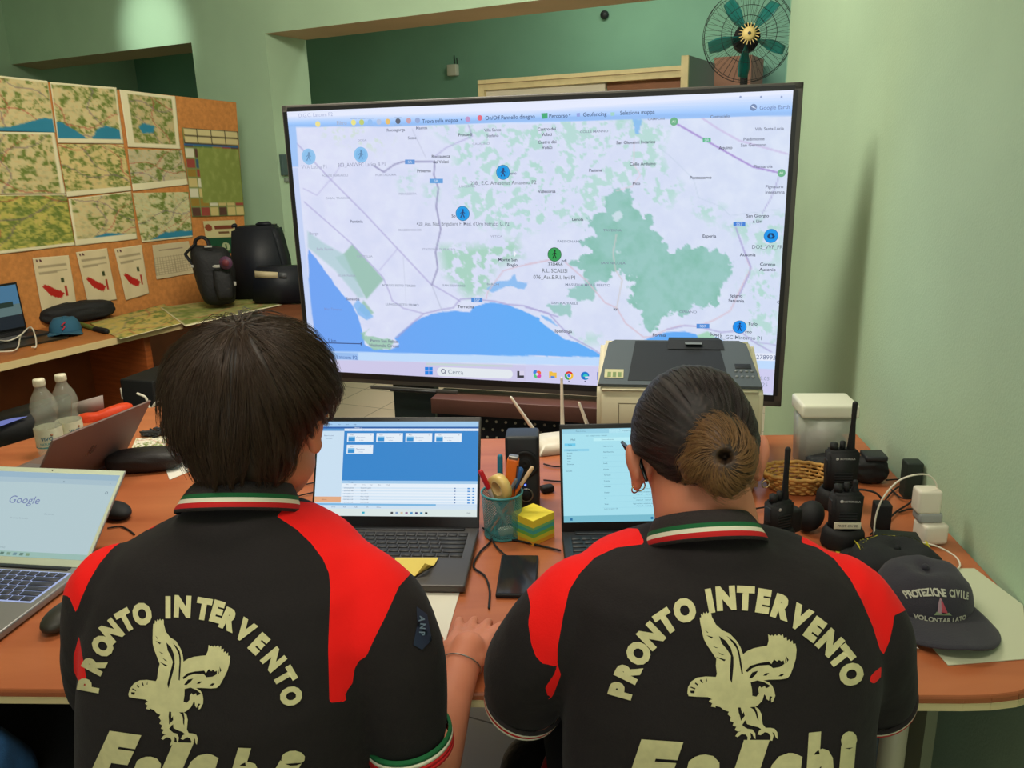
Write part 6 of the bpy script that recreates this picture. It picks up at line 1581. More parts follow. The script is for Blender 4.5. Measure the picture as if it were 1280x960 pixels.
# translucent tub with white lid --------------------------------------------
tub = thing('storage_tub', 'translucent white plastic tub with white lid against the green wall', 'tub', (Y(1026, 590, 1.86).x, 1.87, TZ), radians(-5))
tw, td, th_ = .125, .10, .176
clr = mat('frosted_plastic', (200, 200, 190), .35, alpha=.55)
mb = MB(); bm = bmesh.new(); bmesh.ops.create_cube(bm, size=1)
for v in bm.verts: k = .92 if v.co.z < 0 else 1; v.co = Vector((v.co.x * tw * k, v.co.y * td * k, (v.co.z + .5) * (th_ - .03) + .001))
bmesh.ops.bevel(bm, geom=[e for e in bm.edges], offset=.012, segments=3, affect='EDGES'); mb.addbm(bm, clr, True); mb.build('container', tub)
mb = MB(); mb.box((0, 0, th_ - .016), (tw + .008, td + .008, .034), mat('milky_white_lid', (226, 224, 205), .4), .008, seg=3); mb.build('lid', tub)
mb = MB(); mb.box((0.002, -.002, .045), (tw * .78, td * .7, .08), mat('grey_contents', (120, 116, 112), .8), .01); mb.box((-.012, -td * .44, .102), (.055, .002, .02), mat('grey_rose_label', (150, 136, 132), .7)); mb.build('contents', tub)
# wicker basket
bs = thing('wicker_basket', 'shallow oval wicker basket behind the hand radios', 'basket', (.66, 1.745, TZ), radians(-8))
wk = mat('wicker', (196, 148, 78), .7, var=.25, vscale=60)
mb = MB()
for j in range(6):
    z = .005 + j * .0075; pts = [Vector(((.062 + .004 * j) * cos(2 * pi * i / 72) , (.045 + .003 * j) * sin(2 * pi * i / 72), z)) + Vector((cos(2 * pi * i / 72), sin(2 * pi * i / 72), 0)) * (.0022 * (1 if (i // 2 + j) % 2 else -1)) for i in range(73)]
    mb.tube(pts, .0034 if j < 5 else .0046, wk, seg=7, caps=False)
for i in range(18): a = 2 * pi * i / 18; mb.tube([(.060 * cos(a), .044 * sin(a), .003), (.083 * cos(a), .061 * sin(a), .044)], .0022, wk, seg=6)
mb.lathe([(.001, .002), (.060, .002), (.060, .004), (.001, .004)], wk, rot=Matrix.Diagonal((1, .73, 1, 1))); mb.build('woven_bowl', bs)

# hand radios ------------------------------------------------------------------
cream_lab = mat('cream_label', (216, 210, 186), .6)
def radio(label, loc, rz, h=.125, w=.056, ant=.15, antr=(.0075, .0048), tiltx=0, labelstrip=False, base=True, cat='radio', group=None, zoff=0.0, brand=True):
    t = thing('handheld_radio', label, cat, (loc[0], loc[1], TZ + zoff), radians(rz), group)
    R = Matrix.Rotation(radians(tiltx), 4, 'X')
    z0 = .018 if base else 0.002
    mb = MB(); T = Matrix.Translation((0, 0, z0)) @ R
    bm = bmesh.new(); bmesh.ops.create_cube(bm, size=1)
    for v in bm.verts: k = 1.06 if v.co.z > 0 else .94; v.co = Vector((v.co.x * w * k, v.co.y * .036, (v.co.z + .5) * h))
    bmesh.ops.bevel(bm, geom=list(bm.edges), offset=.006, segments=3, affect='EDGES'); mb.addbm(bm, rubber, True, T)
    for i in range(6): mb.box(T @ Vector((0, -.019, h * .30 + i * .006)), (w * .6, .002, .002), dkg)
    mb.box(T @ Vector((-w * .5 - .001, 0, h * .68)), (.004, .018, .03), dkg, .001); mb.build('body', t)
    mb = MB(); p0 = T @ Vector((w * .28, .002, h - .002)); up = (T.to_3x3() @ Vector((0, 0, 1)))
    mb.tube([p0, p0 + up * ant * .25, p0 + up * ant * .6, p0 + up * ant], [.0085, antr[0], antr[1], antr[1] * 1.15], rubber, seg=14); mb.build('antenna', t)
    for kx, kr, kh in ((-.30, .0085, .016), (-.02, .0058, .020)):
        mb = MB(); p1 = T @ Vector((w * kx, 0, h + kh / 2 - .002)); mb.cyl(p1, kr, kh, rubber, rot=R, seg=18, bev=.001); mb.build('knob', t)
    mb = MB(); mb.sph(T @ Vector((-w * .26, -.0192, h * .86)), (.0034, .0008, .0034), mat('emblem_silver', (190, 190, 190), .3), seg=12)
    vs, fs = textgeo('MOTOROLA', .01)
    if brand: mb.add([T @ Vector((w * .08 + v[0] * .0042, -.0195, h * .86 + v[1] * .0042)) for v in vs], fs, MATS['emblem_silver'])
    mb.build('front_badge', t)
    if labelstrip:
        mb = MB(); mb.box(T @ Vector((0, -.0195, h * .34)), (w * .92, .0016, .014), cream_lab, .0005)
        vs, fs = textgeo('PROT CIV 02', .01); mb.add([T @ Vector((v[0] * .005, -.0206, h * .34 + v[1] * .005)) for v in vs], fs, dkg); mb.build('name_label', t)
    if base:
        mb = MB(); mb.lathe([(.001, .001), (w * .72, .001), (w * .76, .006), (w * .72, .03), (w * .60, .042), (w * .55, .042), (w * .5, .02)], rubber, rot=Matrix.Diagonal((1, .85, 1, 1)), seg=36); mb.build('charging_cradle', t)
    return t
rb = Z(1058, 690, TZ)
radio('black hand radio with a cream name label, in front of the taller radio', (rb.x + .003, rb.y + .03), -4, h=.098, w=.056, ant=.02, labelstrip=True)
ra = Z(1052, 640, TZ)
radio('black hand radio with the tallest thick antenna, behind the labelled one', (ra.x + .005, ra.y + .035), -2, h=.115, w=.064, ant=.104, antr=(.0072, .0050), zoff=0.0)
rc_ = Z(975, 690, TZ)
rl = radio('black hand radio with slim antenna leaning in a round cradle, nearest the bun', (rc_.x + .002, rc_.y + .03), 22, h=.080, w=.050, ant=.105, antr=(.0060, .0050), tiltx=0, brand=False)
mb = MB()
for i in range(2): mb.box((.030 + .008 * i, -.012, .064), (.003, .002, .010), mat('brass_contact', (222, 184, 120), .3, metal=.8))
mb.box((.034, .0, .05), (.030, .03, .05), rubber, .006); mb.build('charging_contacts', rl)
mc = thing('rounded_pouch', 'small rounded black pouch between the hand radios', 'pouch', Z(1020, 672, TZ)); mb = MB(); mb.sph((-.004, .03, .034), (.026, .03, .034), rubber, seg=20, rot=Matrix.Rotation(.5, 4, 'Y')); mb.build('pouch_body', mc)
# chargers and adapters
def adapter(name, label, loc, rz, dims, m, cat='charger', prongs=False):
    t = thing(name, label, cat, (loc[0], loc[1], TZ), radians(rz)); mb = MB(); mb.box((0, 0, dims[2] / 2 + .001), dims, m, min(dims) * .12, seg=3); mb.build('case', t); return t
pd = Z(1128, 700, TZ)
ad = adapter('desktop_charger', 'low black charger box before the upright black adapter', (pd.x + .005, pd.y + .035), -12, (.082, .060, .030), mat('greenish_black', (30, 36, 30), .6)); mb = MB(); mb.box((.0, -.031, .010), (.05, .004, .014), rubber, .001); mb.build('front_port', ad)
ad = adapter('power_adapter', 'upright black power adapter behind the low charger box', (pd.x + .012, pd.y + .125), -8, (.032, .030, .062), rubber); mb = MB(); mb.tube([(0, 0, .06), (-.006, 0, .075), (-.022, .004, .085), (-.05, .02, .08), (-.06, .03, .05), (-.05, .05, .01)], .0022, rubber, smooth=6); mb.build('lead', ad)
adapter('wall_transformer', 'black transformer block against the green wall behind the white charger', (Z(1176, 640, TZ).x - .028, Z(1176, 640, TZ).y + .085), -6, (.036, .034, .085), mat('green_black_plastic', (34, 44, 38), .6))
aw = Z(1176, 688, TZ)
wc = thing('white_charger', 'white plug-in charger blocks with a thin white cable at the wall', 'charger', (aw.x - .012, aw.y + .035, TZ), radians(-5))
mb = MB(); mb.box((.006, 0, .025), (.050, .045, .042), white_pl, .007, seg=3, rot=.2); mb.build('lower_block', wc)
mb = MB(); mb.box((.0, .008, .056), (.046, .036, .020), mat('clear_grey_socket', (150, 152, 150), .3), .005); mb.build('socket_joint', wc)
mb = MB(); mb.box((-.004, .010, .088), (.046, .036, .050), white_pl, .007, seg=3); mb.build('upper_block', wc)
mb = MB(); T_ = wc.location; A = lambda px, py, yy: Y(px, py, yy) - T_
iw = Matrix.Rotation(radians(5), 3, 'Z')
wp = [Y(1173, 622, T_.y + .01), Y(1170, 604, T_.y + .01), Y(1160, 594, T_.y + .01), Y(1142, 594, T_.y), Y(1122, 602, T_.y), Y(1104, 622, T_.y), Y(1095, 645, T_.y), Y(1093, 668, T_.y - .01), Z(1098, 694, TZ + .004)]
mb.tube([iw @ (p - T_) for p in wp], .0017, white_pl, seg=8, smooth=6); mb.tube([iw @ (wp[0] - T_), iw @ (wp[0] - T_) + Vector((-.002, 0, .014))], .0034, white_pl, seg=10); mb.build('cable', wc)
cable('white_cable', [Z(1078, 692, TZ + .02), Z(1095, 684, TZ + .026), Z(1130, 678, TZ + .03), Z(1165, 681, TZ + .026), Z(1192, 694, TZ + .014), Z(1200, 706, TZ + .006), Z(1194, 714, TZ + .004)], .0017, white_pl, 'thin white cable arching over the table before the caps')
tang = [[(1090, 660), (1098, 640), (1112, 618), (1126, 607), (1138, 606), (1146, 616), (1138, 628), (1120, 640), (1104, 656)], [(1108, 600), (1128, 600), (1146, 610), (1140, 622), (1126, 622), (1114, 612)], [(1088, 668), (1100, 660), (1112, 662), (1110, 674), (1096, 678)], [(1124, 640), (1140, 636), (1152, 640)], [(958, 668), (940, 650), (932, 640), (944, 636), (956, 634)], [(1010, 610), (1000, 598), (990, 600)]]
tl2 = ['black lead coiled behind the charger box', 'small black loop of lead near the wall', 'black lead coiled beside the labelled radio', 'short black lead beside the white charger', 'black lead at the left of the slim radio', 'black lead behind the slim radio']
for k_, (pp_, lb) in enumerate(zip(tang, tl2)): cable('charger_lead', floor_line(pp_, TZ + .006 + .002 * (k_ % 3)), .0020, bk, lb, group='black charger leads at the wall end')
# dark bags behind radios
bgk = thing('camera_bag', 'dark grey soft bag behind the hand radios', 'bag', (Z(1030, 600, TZ).x + .03, Z(1030, 600, TZ).y + .03, TZ), radians(-10))
def soft(dims, seed, amp=.01, ex=3.0, seg=40):
    bm = bmesh.new(); bmesh.ops.create_cube(bm, size=2); bmesh.ops.subdivide_edges(bm, edges=bm.edges[:], cuts=14, use_grid_fill=True)
    for v in bm.verts:
        p = v.co; l = (abs(p.x) ** ex + abs(p.y) ** ex + abs(p.z) ** ex) ** (1 / ex); q = p / l
        n_ = noise.fractal(Vector(q) * 2.2 + Vector((seed, 0, 0)), .8, 2, 3) * amp
        v.co = Vector((q.x * dims[0] / 2, q.y * dims[1] / 2, q.z * dims[2] / 2)) + Vector(q).normalized() * n_
        v.co.z += dims[2] / 2
        v.co.z = max(v.co.z, .001)
    return bm
mb = MB(); mb.addbm(soft((.13, .07, .055), 3, .004), mat('grey_nylon', (52, 54, 58), .8, bump=.2, bscale=300), True); mb.build('bag_body', bgk)
bg2 = thing('equipment_pouch', 'black equipment pouch at the wall, right of the tall radio', 'pouch', (Z(1095, 612, TZ).x, Z(1095, 612, TZ).y + .05, TZ), radians(-6))
mb = MB(); mb.addbm(soft((.085, .06, .062), 6, .004), rubber, True); mb.build('pouch_body', bg2); mb = MB(); mb.box((.01, 0, .065), (.05, .05, .012), dkg, .004); mb.build('flap', bg2)
# yellow sticky note
flat_sheet('sticky_note', [(1040, 684), (1072, 686), (1082, 699), (1052, 699)], TZ + .0008, mat('yellow_sticky', (206, 186, 50), .7), 'yellow sticky note before the labelled radio', 'sticky note')
# big pale sheet and caps
flat_sheet('paper_sheet', [(1176, 711), (1218, 711), (1279, 757), (1284, 824), (1185, 832), (1120, 760)], TZ + .0006, mat('pale_card', (196, 200, 170), .7), 'large pale card lying under the front cap', 'card', .0012)
navy = mat('charcoal_cap_cloth', (48, 46, 54), .9, bump=.25, bscale=500, sheen=.1); navy2 = mat('black_cap_cloth', (30, 32, 34), .9, bump=.25, bscale=500)
def cap(label, loc, rz, m, thread, lines, logo=False, squash=1.0, hgt=.085, w=.15, d=.17, vis=.072):
    t = thing('baseball_cap', label, 'cap', (loc[0], loc[1], TZ + .002), radians(rz))
    bm = bmesh.new(); bmesh.ops.create_uvsphere(bm, u_segments=48, v_segments=24, radius=1)
    dl = [v for v in bm.verts if v.co.z < -.02]; bmesh.ops.delete(bm, geom=dl, context='VERTS')
    for v in bm.verts:
        p = v.co.copy(); z = p.z ** .72 if p.z > 0 else 0
        dent = -.016 * math.exp(-((p.x) ** 2 + (p.y + .05) ** 2) / .12) if p.z > .6 else 0
        fr = .010 * max(0, -p.y) * (1 - z)
        v.co = Vector((p.x * w / 2, p.y * d / 2 - fr, z * hgt * squash + dent + .004 * noise.noise(p * 3)))
    mb = MB(); mb.addbm(bm, m, True); cr_ = mb.build('crown', t); s_d = cr_.modifiers.new('thickness', 'SOLIDIFY'); s_d.thickness = .002
    bv = BVHTree.FromPolygons([tuple(v.co) for v in cr_.data.vertices], [tuple(p.vertices) for p in cr_.data.polygons])
    # visor
    mb = MB(); n = 24; top = []; 
    for i in range(n + 1):
        a = radians(-158 + 136 * i / n); ix, iy = w / 2 * .98 * cos(a), d / 2 * .97 * sin(a)
        for j in range(9):
            u = j / 8; ox, oy = w * .60 * cos(a), d / 2 * sin(a) - vis * (max(0, -sin(a))) ** .55
            x, y = ix * (1 - u) + ox * u, iy * (1 - u) + oy * u
            top.append((x, y, .010 - .030 * (x / (w / 2)) ** 2 * u * .35 + .010 * u * (1 - abs(x) / (w * .6)) ))
    fs = [(i * 9 + j, (i + 1) * 9 + j, (i + 1) * 9 + j + 1, i * 9 + j + 1) for i in range(n) for j in range(8)]
    mb.add(top, fs, m, True); vo = mb.build('visor', t); sd_ = vo.modifiers.new('thickness', 'SOLIDIFY'); sd_.thickness = .003
    mb = MB(); mb.sph((0, 0, hgt * squash - .010 if squash < .9 else hgt - .012), .006, m, seg=12); mb.build('top_button', t)
    mb = MB()
    def put(pts2, faces, mm):
        out = []
        for x, z in pts2:
            h = bv.ray_cast(Vector((x, -.4, z)), Vector((0, 1, 0)))
            if h[0] is None: h = (Vector((x, -d / 2 * .5, z)), Vector((0, -1, 0)))
            out.append(h[0] + Vector((0, -.0016, .0006)))
        mb.add(out, faces, mm)
    for (s, z, hh, arc, flip, span) in lines:
        n_ = len(s)
        for i, ch in enumerate(s):
            if ch == ' ': continue
            u = (i - (n_ - 1) / 2) / ((n_ - 1) / 2); x = u * span / 2; ang = -u * arc; zz_ = z - arc * .020 * u * u
            vs, fs = textgeo(ch, .04); mxx = (max(v[0] for v in vs) + min(v[0] for v in vs)) / 2; pts2 = []
            for vx, vy in vs:
                X, Zv = (vx - mxx) * hh * .95, vy * hh
                if flip: X, Zv = -X, -Zv
                pts2.append((x * (-1 if flip else 1) + X * cos(ang) - Zv * sin(ang), zz_ + X * sin(ang) + Zv * cos(ang)))
            put(pts2, fs, thread)
    if logo:
        put([(-.013, .024), (.015, .024), (.010, .029), (.002, .0265), (-.009, .030)], [(0, 1, 2, 3, 4)], mat('logo_green', (130, 146, 110), .7))
        put([(-.008, .029), (-.002, .027), (.001, .046), (-.002, .050), (-.005, .044)], [(0, 1, 2, 3, 4)], mat('logo_grey_rose', (160, 130, 140), .7))
        put([(-.001, .029), (.008, .028), (.003, .040), (-.001, .050)], [(0, 1, 2, 3)], mat('logo_red', (170, 66, 80), .7))
    mb.build('embroidery', t)
    return t
silver_t = mat('silver_thread', (176, 176, 158), .6); yel = mat('yellow_thread', (190, 180, 50), .6)
cc = Z(1165, 775, TZ); 
cap('dark grey cap lettered in silver, lying in front on the pale card', (.700, 1.240), -5, navy, silver_t, [('PROTEZIONE CIVILE', .056, .0088, .55, False, .098), ('VOLONTARIATO', .017, .0075, .0, False, .076)], logo=True, hgt=.080, w=.158, d=.15, vis=.095)
cap('black cap with upside-down yellow lettering, behind the grey cap', (.712, 1.362), 174, navy2, yel, [('PROTEZIONE CIVILE', .040, .010, .35, False, .125)], hgt=.052, w=.165, d=.14, vis=.02)
pn = thing('ballpoint_pen', 'white tipped pen lying beside the grey cap visor', 'pen', Z(1128, 786, TZ + .03)); mb = MB(); pe = Z(1145, 792, TZ + .03) - Z(1128, 786, TZ + .03); mb.tube([pe * -.8, pe], [.0035, .0035], white_pl, seg=10); mb.tube([pe, pe * 1.3], [.003, .001], alu, seg=10); mb.build('barrel', pn)
pn.location.z = TZ + .006; 

# left part of the table -----------------------------------------------------
def bottle(label, loc, rz, h=.20):
    t = thing('water_bottle', label, 'bottle', (loc[0], loc[1], TZ), radians(rz), 'plastic water bottles')
    k = h / .22
    prof = [(.001, .002), (.024, .002), (.030, .008), (.031, .02), (.031, .085), (.028, .092), (.024, .105), (.026, .118), (.031, .13), (.031, .145), (.026, .168), (.016, .188), (.0125, .196), (.0125, .206)]
    mb = MB(); mb.lathe([(r * k * 1.12, z * k) for r, z in prof], mat('clear_bottle_plastic', (214, 216, 196), .08, alpha=.20, spec=.8), seg=36); mb.build('bottle_body', t)
    mb = MB(); mb.lathe([(.001, .222), (.0135, .222), (.0148, .219), (.0148, .203), (.013, .202), (.001, .203)][::-1] if False else [(.013 * k, .202 * k), (.0150 * k, .203 * k), (.0150 * k, .218 * k), (.0140 * k, .222 * k), (.0005, .222 * k)], mat('cream_cap', (216, 208, 180), .45), seg=28)
    for i in range(24): a = 2 * pi * i / 24; mb.box((.0151 * k * cos(a), .0151 * k * sin(a), .211 * k), (.0008, .0012, .012 * k), MATS['cream_cap'], rot=a)
    mb.build('cap', t)
    mb = MB(); mb.lathe([(.0355 * k, .028 * k), (.0357 * k, .084 * k)], mat('bottle_label', (206, 206, 176), .6, var=.1, vscale=50), seg=36)
    def wrap(s, z, hh, m_, a0=-90):
        vs, fs = textgeo(s, .03); mb.add([(.0362 * k * cos(radians(a0) + v[0] * hh / .036), .0362 * k * sin(radians(a0) + v[0] * hh / .036), z + v[1] * hh) for v in vs], fs, m_)
    wrap('VIVO', .058 * k, .010, mat('label_blue', (70, 110, 130), .6)); wrap('NATURALE', .043 * k, .006, mat('label_teal', (90, 150, 150), .6))
    for i in range(18):
        a0 = 2 * pi * i / 18; mb.add([(.0361 * k * cos(a0 + u), .0361 * k * sin(a0 + u), z) for u, z in ((0, .030 * k), (.35, .030 * k), (.35, .0345 * k), (0, .034 * k + .002 * sin(i)))], [(0, 1, 2, 3)], MATS['label_teal'])
    mb.sph((.0345 * k * cos(-1.2), .0345 * k * sin(-1.2), .068 * k), (.004, .004, .004), mat('label_brown', (150, 110, 80), .6), seg=10); mb.build('label', t)
    return t
b1 = Y(49, 480, 2.10); b2 = Y(76, 474, 2.16)
bottle('clear plastic water bottle, the nearer and left one of the pair', (b1.x, 2.10), 20, h=b1.z - TZ + .012); bottle('clear plastic water bottle, the right and rear one of the pair', (b2.x, 2.16), 50, h=b2.z - TZ + .012)
cs = Z(182, 592, TZ); gc = thing('glasses_case', 'long rounded black case lying beside the brown-grey laptop lid', 'case', (cs.x - .01, cs.y + .03, TZ), radians(8)); mb = MB(); mb.addbm(soft((.19, .085, .055), 9, .002, ex=3.2), mat('black_leatherette', (34, 30, 30), .55, bump=.15, bscale=300), True); mb.build('case_body', gc)
mb = MB(); mb.tube([(.09 * cos(t), .040 * sin(t), .030) for t in [2 * pi * i / 40 for i in range(41)]], .0012, rubber, seg=6, caps=False); mb.build('zip', gc)
sheet('leaflet', [(170, 548), (210, 545), (214, 560), (190, 575), (160, 570)][:2] + [(205, 566), (160, 570)], mapfn(31, None, .45, (.04, .04, .04, .04), (226, 220, 205), roads=3), 'white leaflet with a coloured map behind the black case', 'leaflet', plane=ZP(TZ + .002), off=0.0, flat=True)
flat_sheet('paper_sheet', [(188, 566), (226, 560), (236, 590), (212, 600), (204, 578)], TZ + .0008, paper, 'white sheets partly under the black case near the left head', 'paper')
ms = thing('computer_mouse', 'black mouse behind the search page laptop', 'mouse', Z(146, 645, TZ), radians(50)); mb = MB(); mb.sph((0, 0, .014), (.028, .05, .018), rubber, seg=24); mb.build('shell', ms)
ms = thing('computer_mouse', 'dark mouse on the table left of the left person', 'mouse', Z(84, 778, TZ), radians(-10)); mb = MB(); mb.sph((0, 0, .015), (.030, .052, .019), mat('olive_black', (44, 42, 34), .5), seg=24); mb.build('shell', ms)
mb = MB(); mb.tube([(0, .05, .008), (.02, .09, .004), (.05, .12, .003)], .0018, rubber, smooth=5); mb.build('cord', ms)
cable('mouse_cord', floor_line([(135, 660), (150, 658), (160, 662), (168, 668)], TZ + .003), .0018, bk, 'black cord beside the search page laptop', group='black cables on the table')

# ================================================================== BACK OF THE ROOM
WP_ = FW(0, .85, 0)
def WQ(px, py, off=0.0): return V(px, py, WP_ - fn * off, FA)
def quadbox(mb, q, dirv, th, m):
    b_ = [p + dirv * th for p in q]
    mb.add(list(q) + b_, [(0, 1, 2, 3), (7, 6, 5, 4), (0, 4, 5, 1), (1, 5, 6, 2), (2, 6, 7, 3), (3, 7, 4, 0)], m)
def down(p, z=0.0): return Vector((p.x, p.y, z))
cab = thing('wardrobe', 'cream framed wardrobe top with a white and a brown sliding door, behind the big display', 'wardrobe', down(WQ(725, 90)))
loc_ = cab.location.copy()
def rel(mb, o, off): 
    mb.v = [tuple(Vector(v) - off) for v in mb.v]; return mb
crm = mat('cream_wood_trim', (206, 186, 140), .55, var=.06, vscale=20)
tl_, tr_ = WQ(597, 100), WQ(854, 82); ztop = (tl_.z + tr_.z) / 2; tl_.z = tr_.z = ztop; hb = .062
mb = MB(); quadbox(mb, [tl_ - Vector((0, 0, hb)), tr_ - Vector((0, 0, hb)), tr_, tl_], fn, .5, crm); quadbox(mb, [tl_ - Vector((0, 0, hb * .45)) - fn * .004, tr_ - Vector((0, 0, hb * .45)) - fn * .004, tr_ - Vector((0, 0, hb * .38)) - fn * .004, tl_ - Vector((0, 0, hb * .38)) - fn * .004], fn, .004, mat('trim_groove', (140, 118, 84), .7)); rel(mb, cab, loc_).build('top_rail', cab)
sw = fu * .045
mb = MB(); quadbox(mb, [down(tl_), down(tl_ + sw), tl_ + sw - Vector((0, 0, hb)), tl_ - Vector((0, 0, hb))], fn, .5, crm); rel(mb, cab, loc_).build('side_stile', cab)
md_ = down(WQ(754, 100)); 
for a_, b_, m_, lb in ((tl_ + sw, md_, mat('white_door_panel', (214, 206, 186), .5), 'white sliding door'), (md_, tr_, mat('brown_door_panel', (140, 92, 62), .55, var=.1, vscale=6), 'brown sliding door')):
    mb = MB(); a_, b_ = down(a_), down(b_); up = Vector((0, 0, ztop - hb)); o_ = fn * (.03 if 'white' in lb else .06); quadbox(mb, [a_ + o_ + Vector((0, 0, .02)), b_ + o_ + Vector((0, 0, .02)), b_ + o_ + up, a_ + o_ + up], fn, .02, m_); o = rel(mb, cab, loc_).build('sliding_door', cab); o['label'] = lb
B0 = WQ(853, 70, .0); B1 = WQ(862, 71, .0); zz_ = B0.z
pan = thing('tall_shelf_side', 'tall grey panel with cream front edge rising right of the wardrobe', 'panel', down(B0))
l2 = pan.location.copy(); mb = MB(); q = [down(B0) - fn * .02, down(B1) - fn * .02, Vector((B1.x, B1.y, zz_)) - fn * .02, Vector((B0.x, B0.y, zz_)) - fn * .02]; quadbox(mb, q, fn, .02, crm); rel(mb, pan, l2).build('front_edge', pan)
mb = MB(); q = [down(B0), down(B1), Vector((B1.x, B1.y, zz_)), Vector((B0.x, B0.y, zz_))]; quadbox(mb, q, fn, .55, mat('grey_melamine', (120, 124, 110), .6)); rel(mb, pan, l2).build('panel_board', pan)
cb2 = thing('tall_cabinet', 'reddish cabinet glimpsed behind the fan', 'cabinet', down(V(912, 75, FW(0, 1.5, 0), FA))); l3 = cb2.location.copy()
a_, b_ = V(893, 72, FW(0, 1.5, 0), FA), V(940, 70, FW(0, 1.5, 0), FA); mb = MB(); quadbox(mb, [down(a_), down(b_), Vector((b_.x, b_.y, a_.z)), a_], fn, .35, mat('rose_brown_board', (150, 104, 84), .6)); rel(mb, cb2, l3).build('carcass', cb2)
# sensor and knob on the back wall
BW = FW(0, 1.9, 0); s0 = V(568, 88, BW, FA)
sn = thing('wall_sensor', 'small white sensor box with two wires on the recessed green wall', 'sensor', s0 - fn * .02, radians(FA))
mb = MB(); mb.box((0, 0, 0), (.085, .05, .085), white_pl, .006); mb.cyl((-.01, -.021, -.01), .008, .003, rubber, rot=Matrix.Rotation(pi / 2, 4, 'X'), seg=14); mb.build('box', sn)
mb = MB(); mb.tube([(.01, .012, .035), (.012, .012, .07), (.008, .014, .11)], .003, dkg); mb.tube([(.03, .012, .03), (.036, .012, .06), (.03, .014, .09)], .003, dkg); mb.build('wires', sn)
s0 = V(757, 19, BW, FA); kn_ = thing('round_fitting', 'small dark round fitting high on the recessed wall', 'wall fitting', s0 - fn * .015, radians(FA)); mb = MB(); mb.lathe([(.001, .03), (.020, .028), (.028, .018), (.030, 0)], dkg, rot=Matrix.Rotation(pi / 2, 4, 'X'), seg=20); mb.build('fitting', kn_)
# remote sized thermostat on the jamb
jq = [V(x, y, P0, FA + 90) for x, y in ((350, 219), (361, 219), (361, 193), (350, 193))]
jc = sum(jq, Vector()) / 4; th = thing('wall_thermostat', 'small dark rectangular thermostat on the pillar beside the display', 'thermostat', jc + fu * .012, radians(FA + 90))
jw = (jq[1] - jq[0]).length; jh = abs(jq[2].z - jq[1].z)
mb = MB(); mb.box((0, 0, 0), (jw * 1.05, .024, jh), mat('thermostat_grey', (70, 92, 92), .5), .004); mb.build('screen_block', th); mb = MB(); mb.box((0, 0, -jh * .72), (jw * .5, .02, jh * .18), mat('thermostat_pale', (130, 140, 130), .5), .002); mb.build('button', th)
# fan
FC = Y(941, 45, 3.62); fan = thing('pedestal_fan', 'black wire pedestal fan with teal blades in the dark recess beside the right wall', 'fan', (FC.x, FC.y + .1, 0), radians(-12))
fh = FC.z
mb = MB(); mb.cyl((0, 0, fh / 2), .016, fh, rubber); mb.build('pole', fan)
mb = MB(); mb.lathe([(.001, .03), (.05, .03), (.17, .012), (.20, 0), (.001, 0)], rubber, seg=40); mb.build('base', fan)
RX = Matrix.Rotation(pi / 2, 4, 'X'); HO_ = Vector((0, -.10, fh))
mb = MB(); mb.cyl((0, -.01, fh), .055, .12, rubber, rot=RX, bev=.01); mb.build('motor_housing', fan)
mb = MB(); R_f = .182
for ring_r, yy in ((R_f, -.10), (R_f * .97, -.155), (R_f * .97, -.045), (R_f * .6, -.175), (.07, -.18)):
    mb.tube([(ring_r * cos(t), yy, fh + ring_r * sin(t)) for t in [2 * pi * i / 60 for i in range(61)]], .0013, rubber, seg=6, caps=False)
for i in range(44):
    a = 2 * pi * i / 44; c_, s_2 = cos(a), sin(a)
    mb.tube([(.03 * c_, -.185, fh + .03 * s_2), (.12 * c_, -.178, fh + .12 * s_2), (.165 * c_, -.155, fh + .165 * s_2), (R_f * c_, -.10, fh + R_f * s_2), (.165 * c_, -.045, fh + .165 * s_2), (.06 * c_, -.02, fh + .06 * s_2)],   .0006, rubber, seg=5, caps=False)
mb.build('cage', fan)
tealb = mat('teal_fan_blade', (0, 120, 116), .3, alpha=.7)
for k_ in range(5):
    a0 = radians(50 + 72 * k_); mb = MB(); vs = []
    for i in range(9):
        u = i / 8; r = .03 + .132 * u
        for j in range(7):
            v = j / 6 - .5; aw_ = a0 + v * (.25 + .22 * sin(pi * min(1, u * 1.05)) ) ; vs.append((r * cos(aw_), -.10 + v * .05, fh + r * sin(aw_)))
    mb.add(vs, [(i * 7 + j, (i + 1) * 7 + j, (i + 1) * 7 + j + 1, i * 7 + j + 1) for i in range(8) for j in range(6)], tealb, True); o = mb.build('blade', fan); s_d = o.modifiers.new('thickness', 'SOLIDIFY'); s_d.thickness = .002
mb = MB(); mb.lathe([(.001, .012), (.018, .010), (.026, .004), (.027, 0)], mat('cream_fan_badge', (216, 190, 120), .5), (0, -.186, fh), rot=RX, seg=28)
for i in range(18): a = 2 * pi * i / 18; mb.box((.034 * cos(a), -.187, fh + .034 * sin(a)), (.016, .003, .003), MATS['cream_fan_badge'], rot=Matrix.Rotation(-a, 4, 'Y'))
mb.sph((0, -.199, fh), (.007, .002, .007), dkg, seg=10); mb.build('centre_badge', fan)

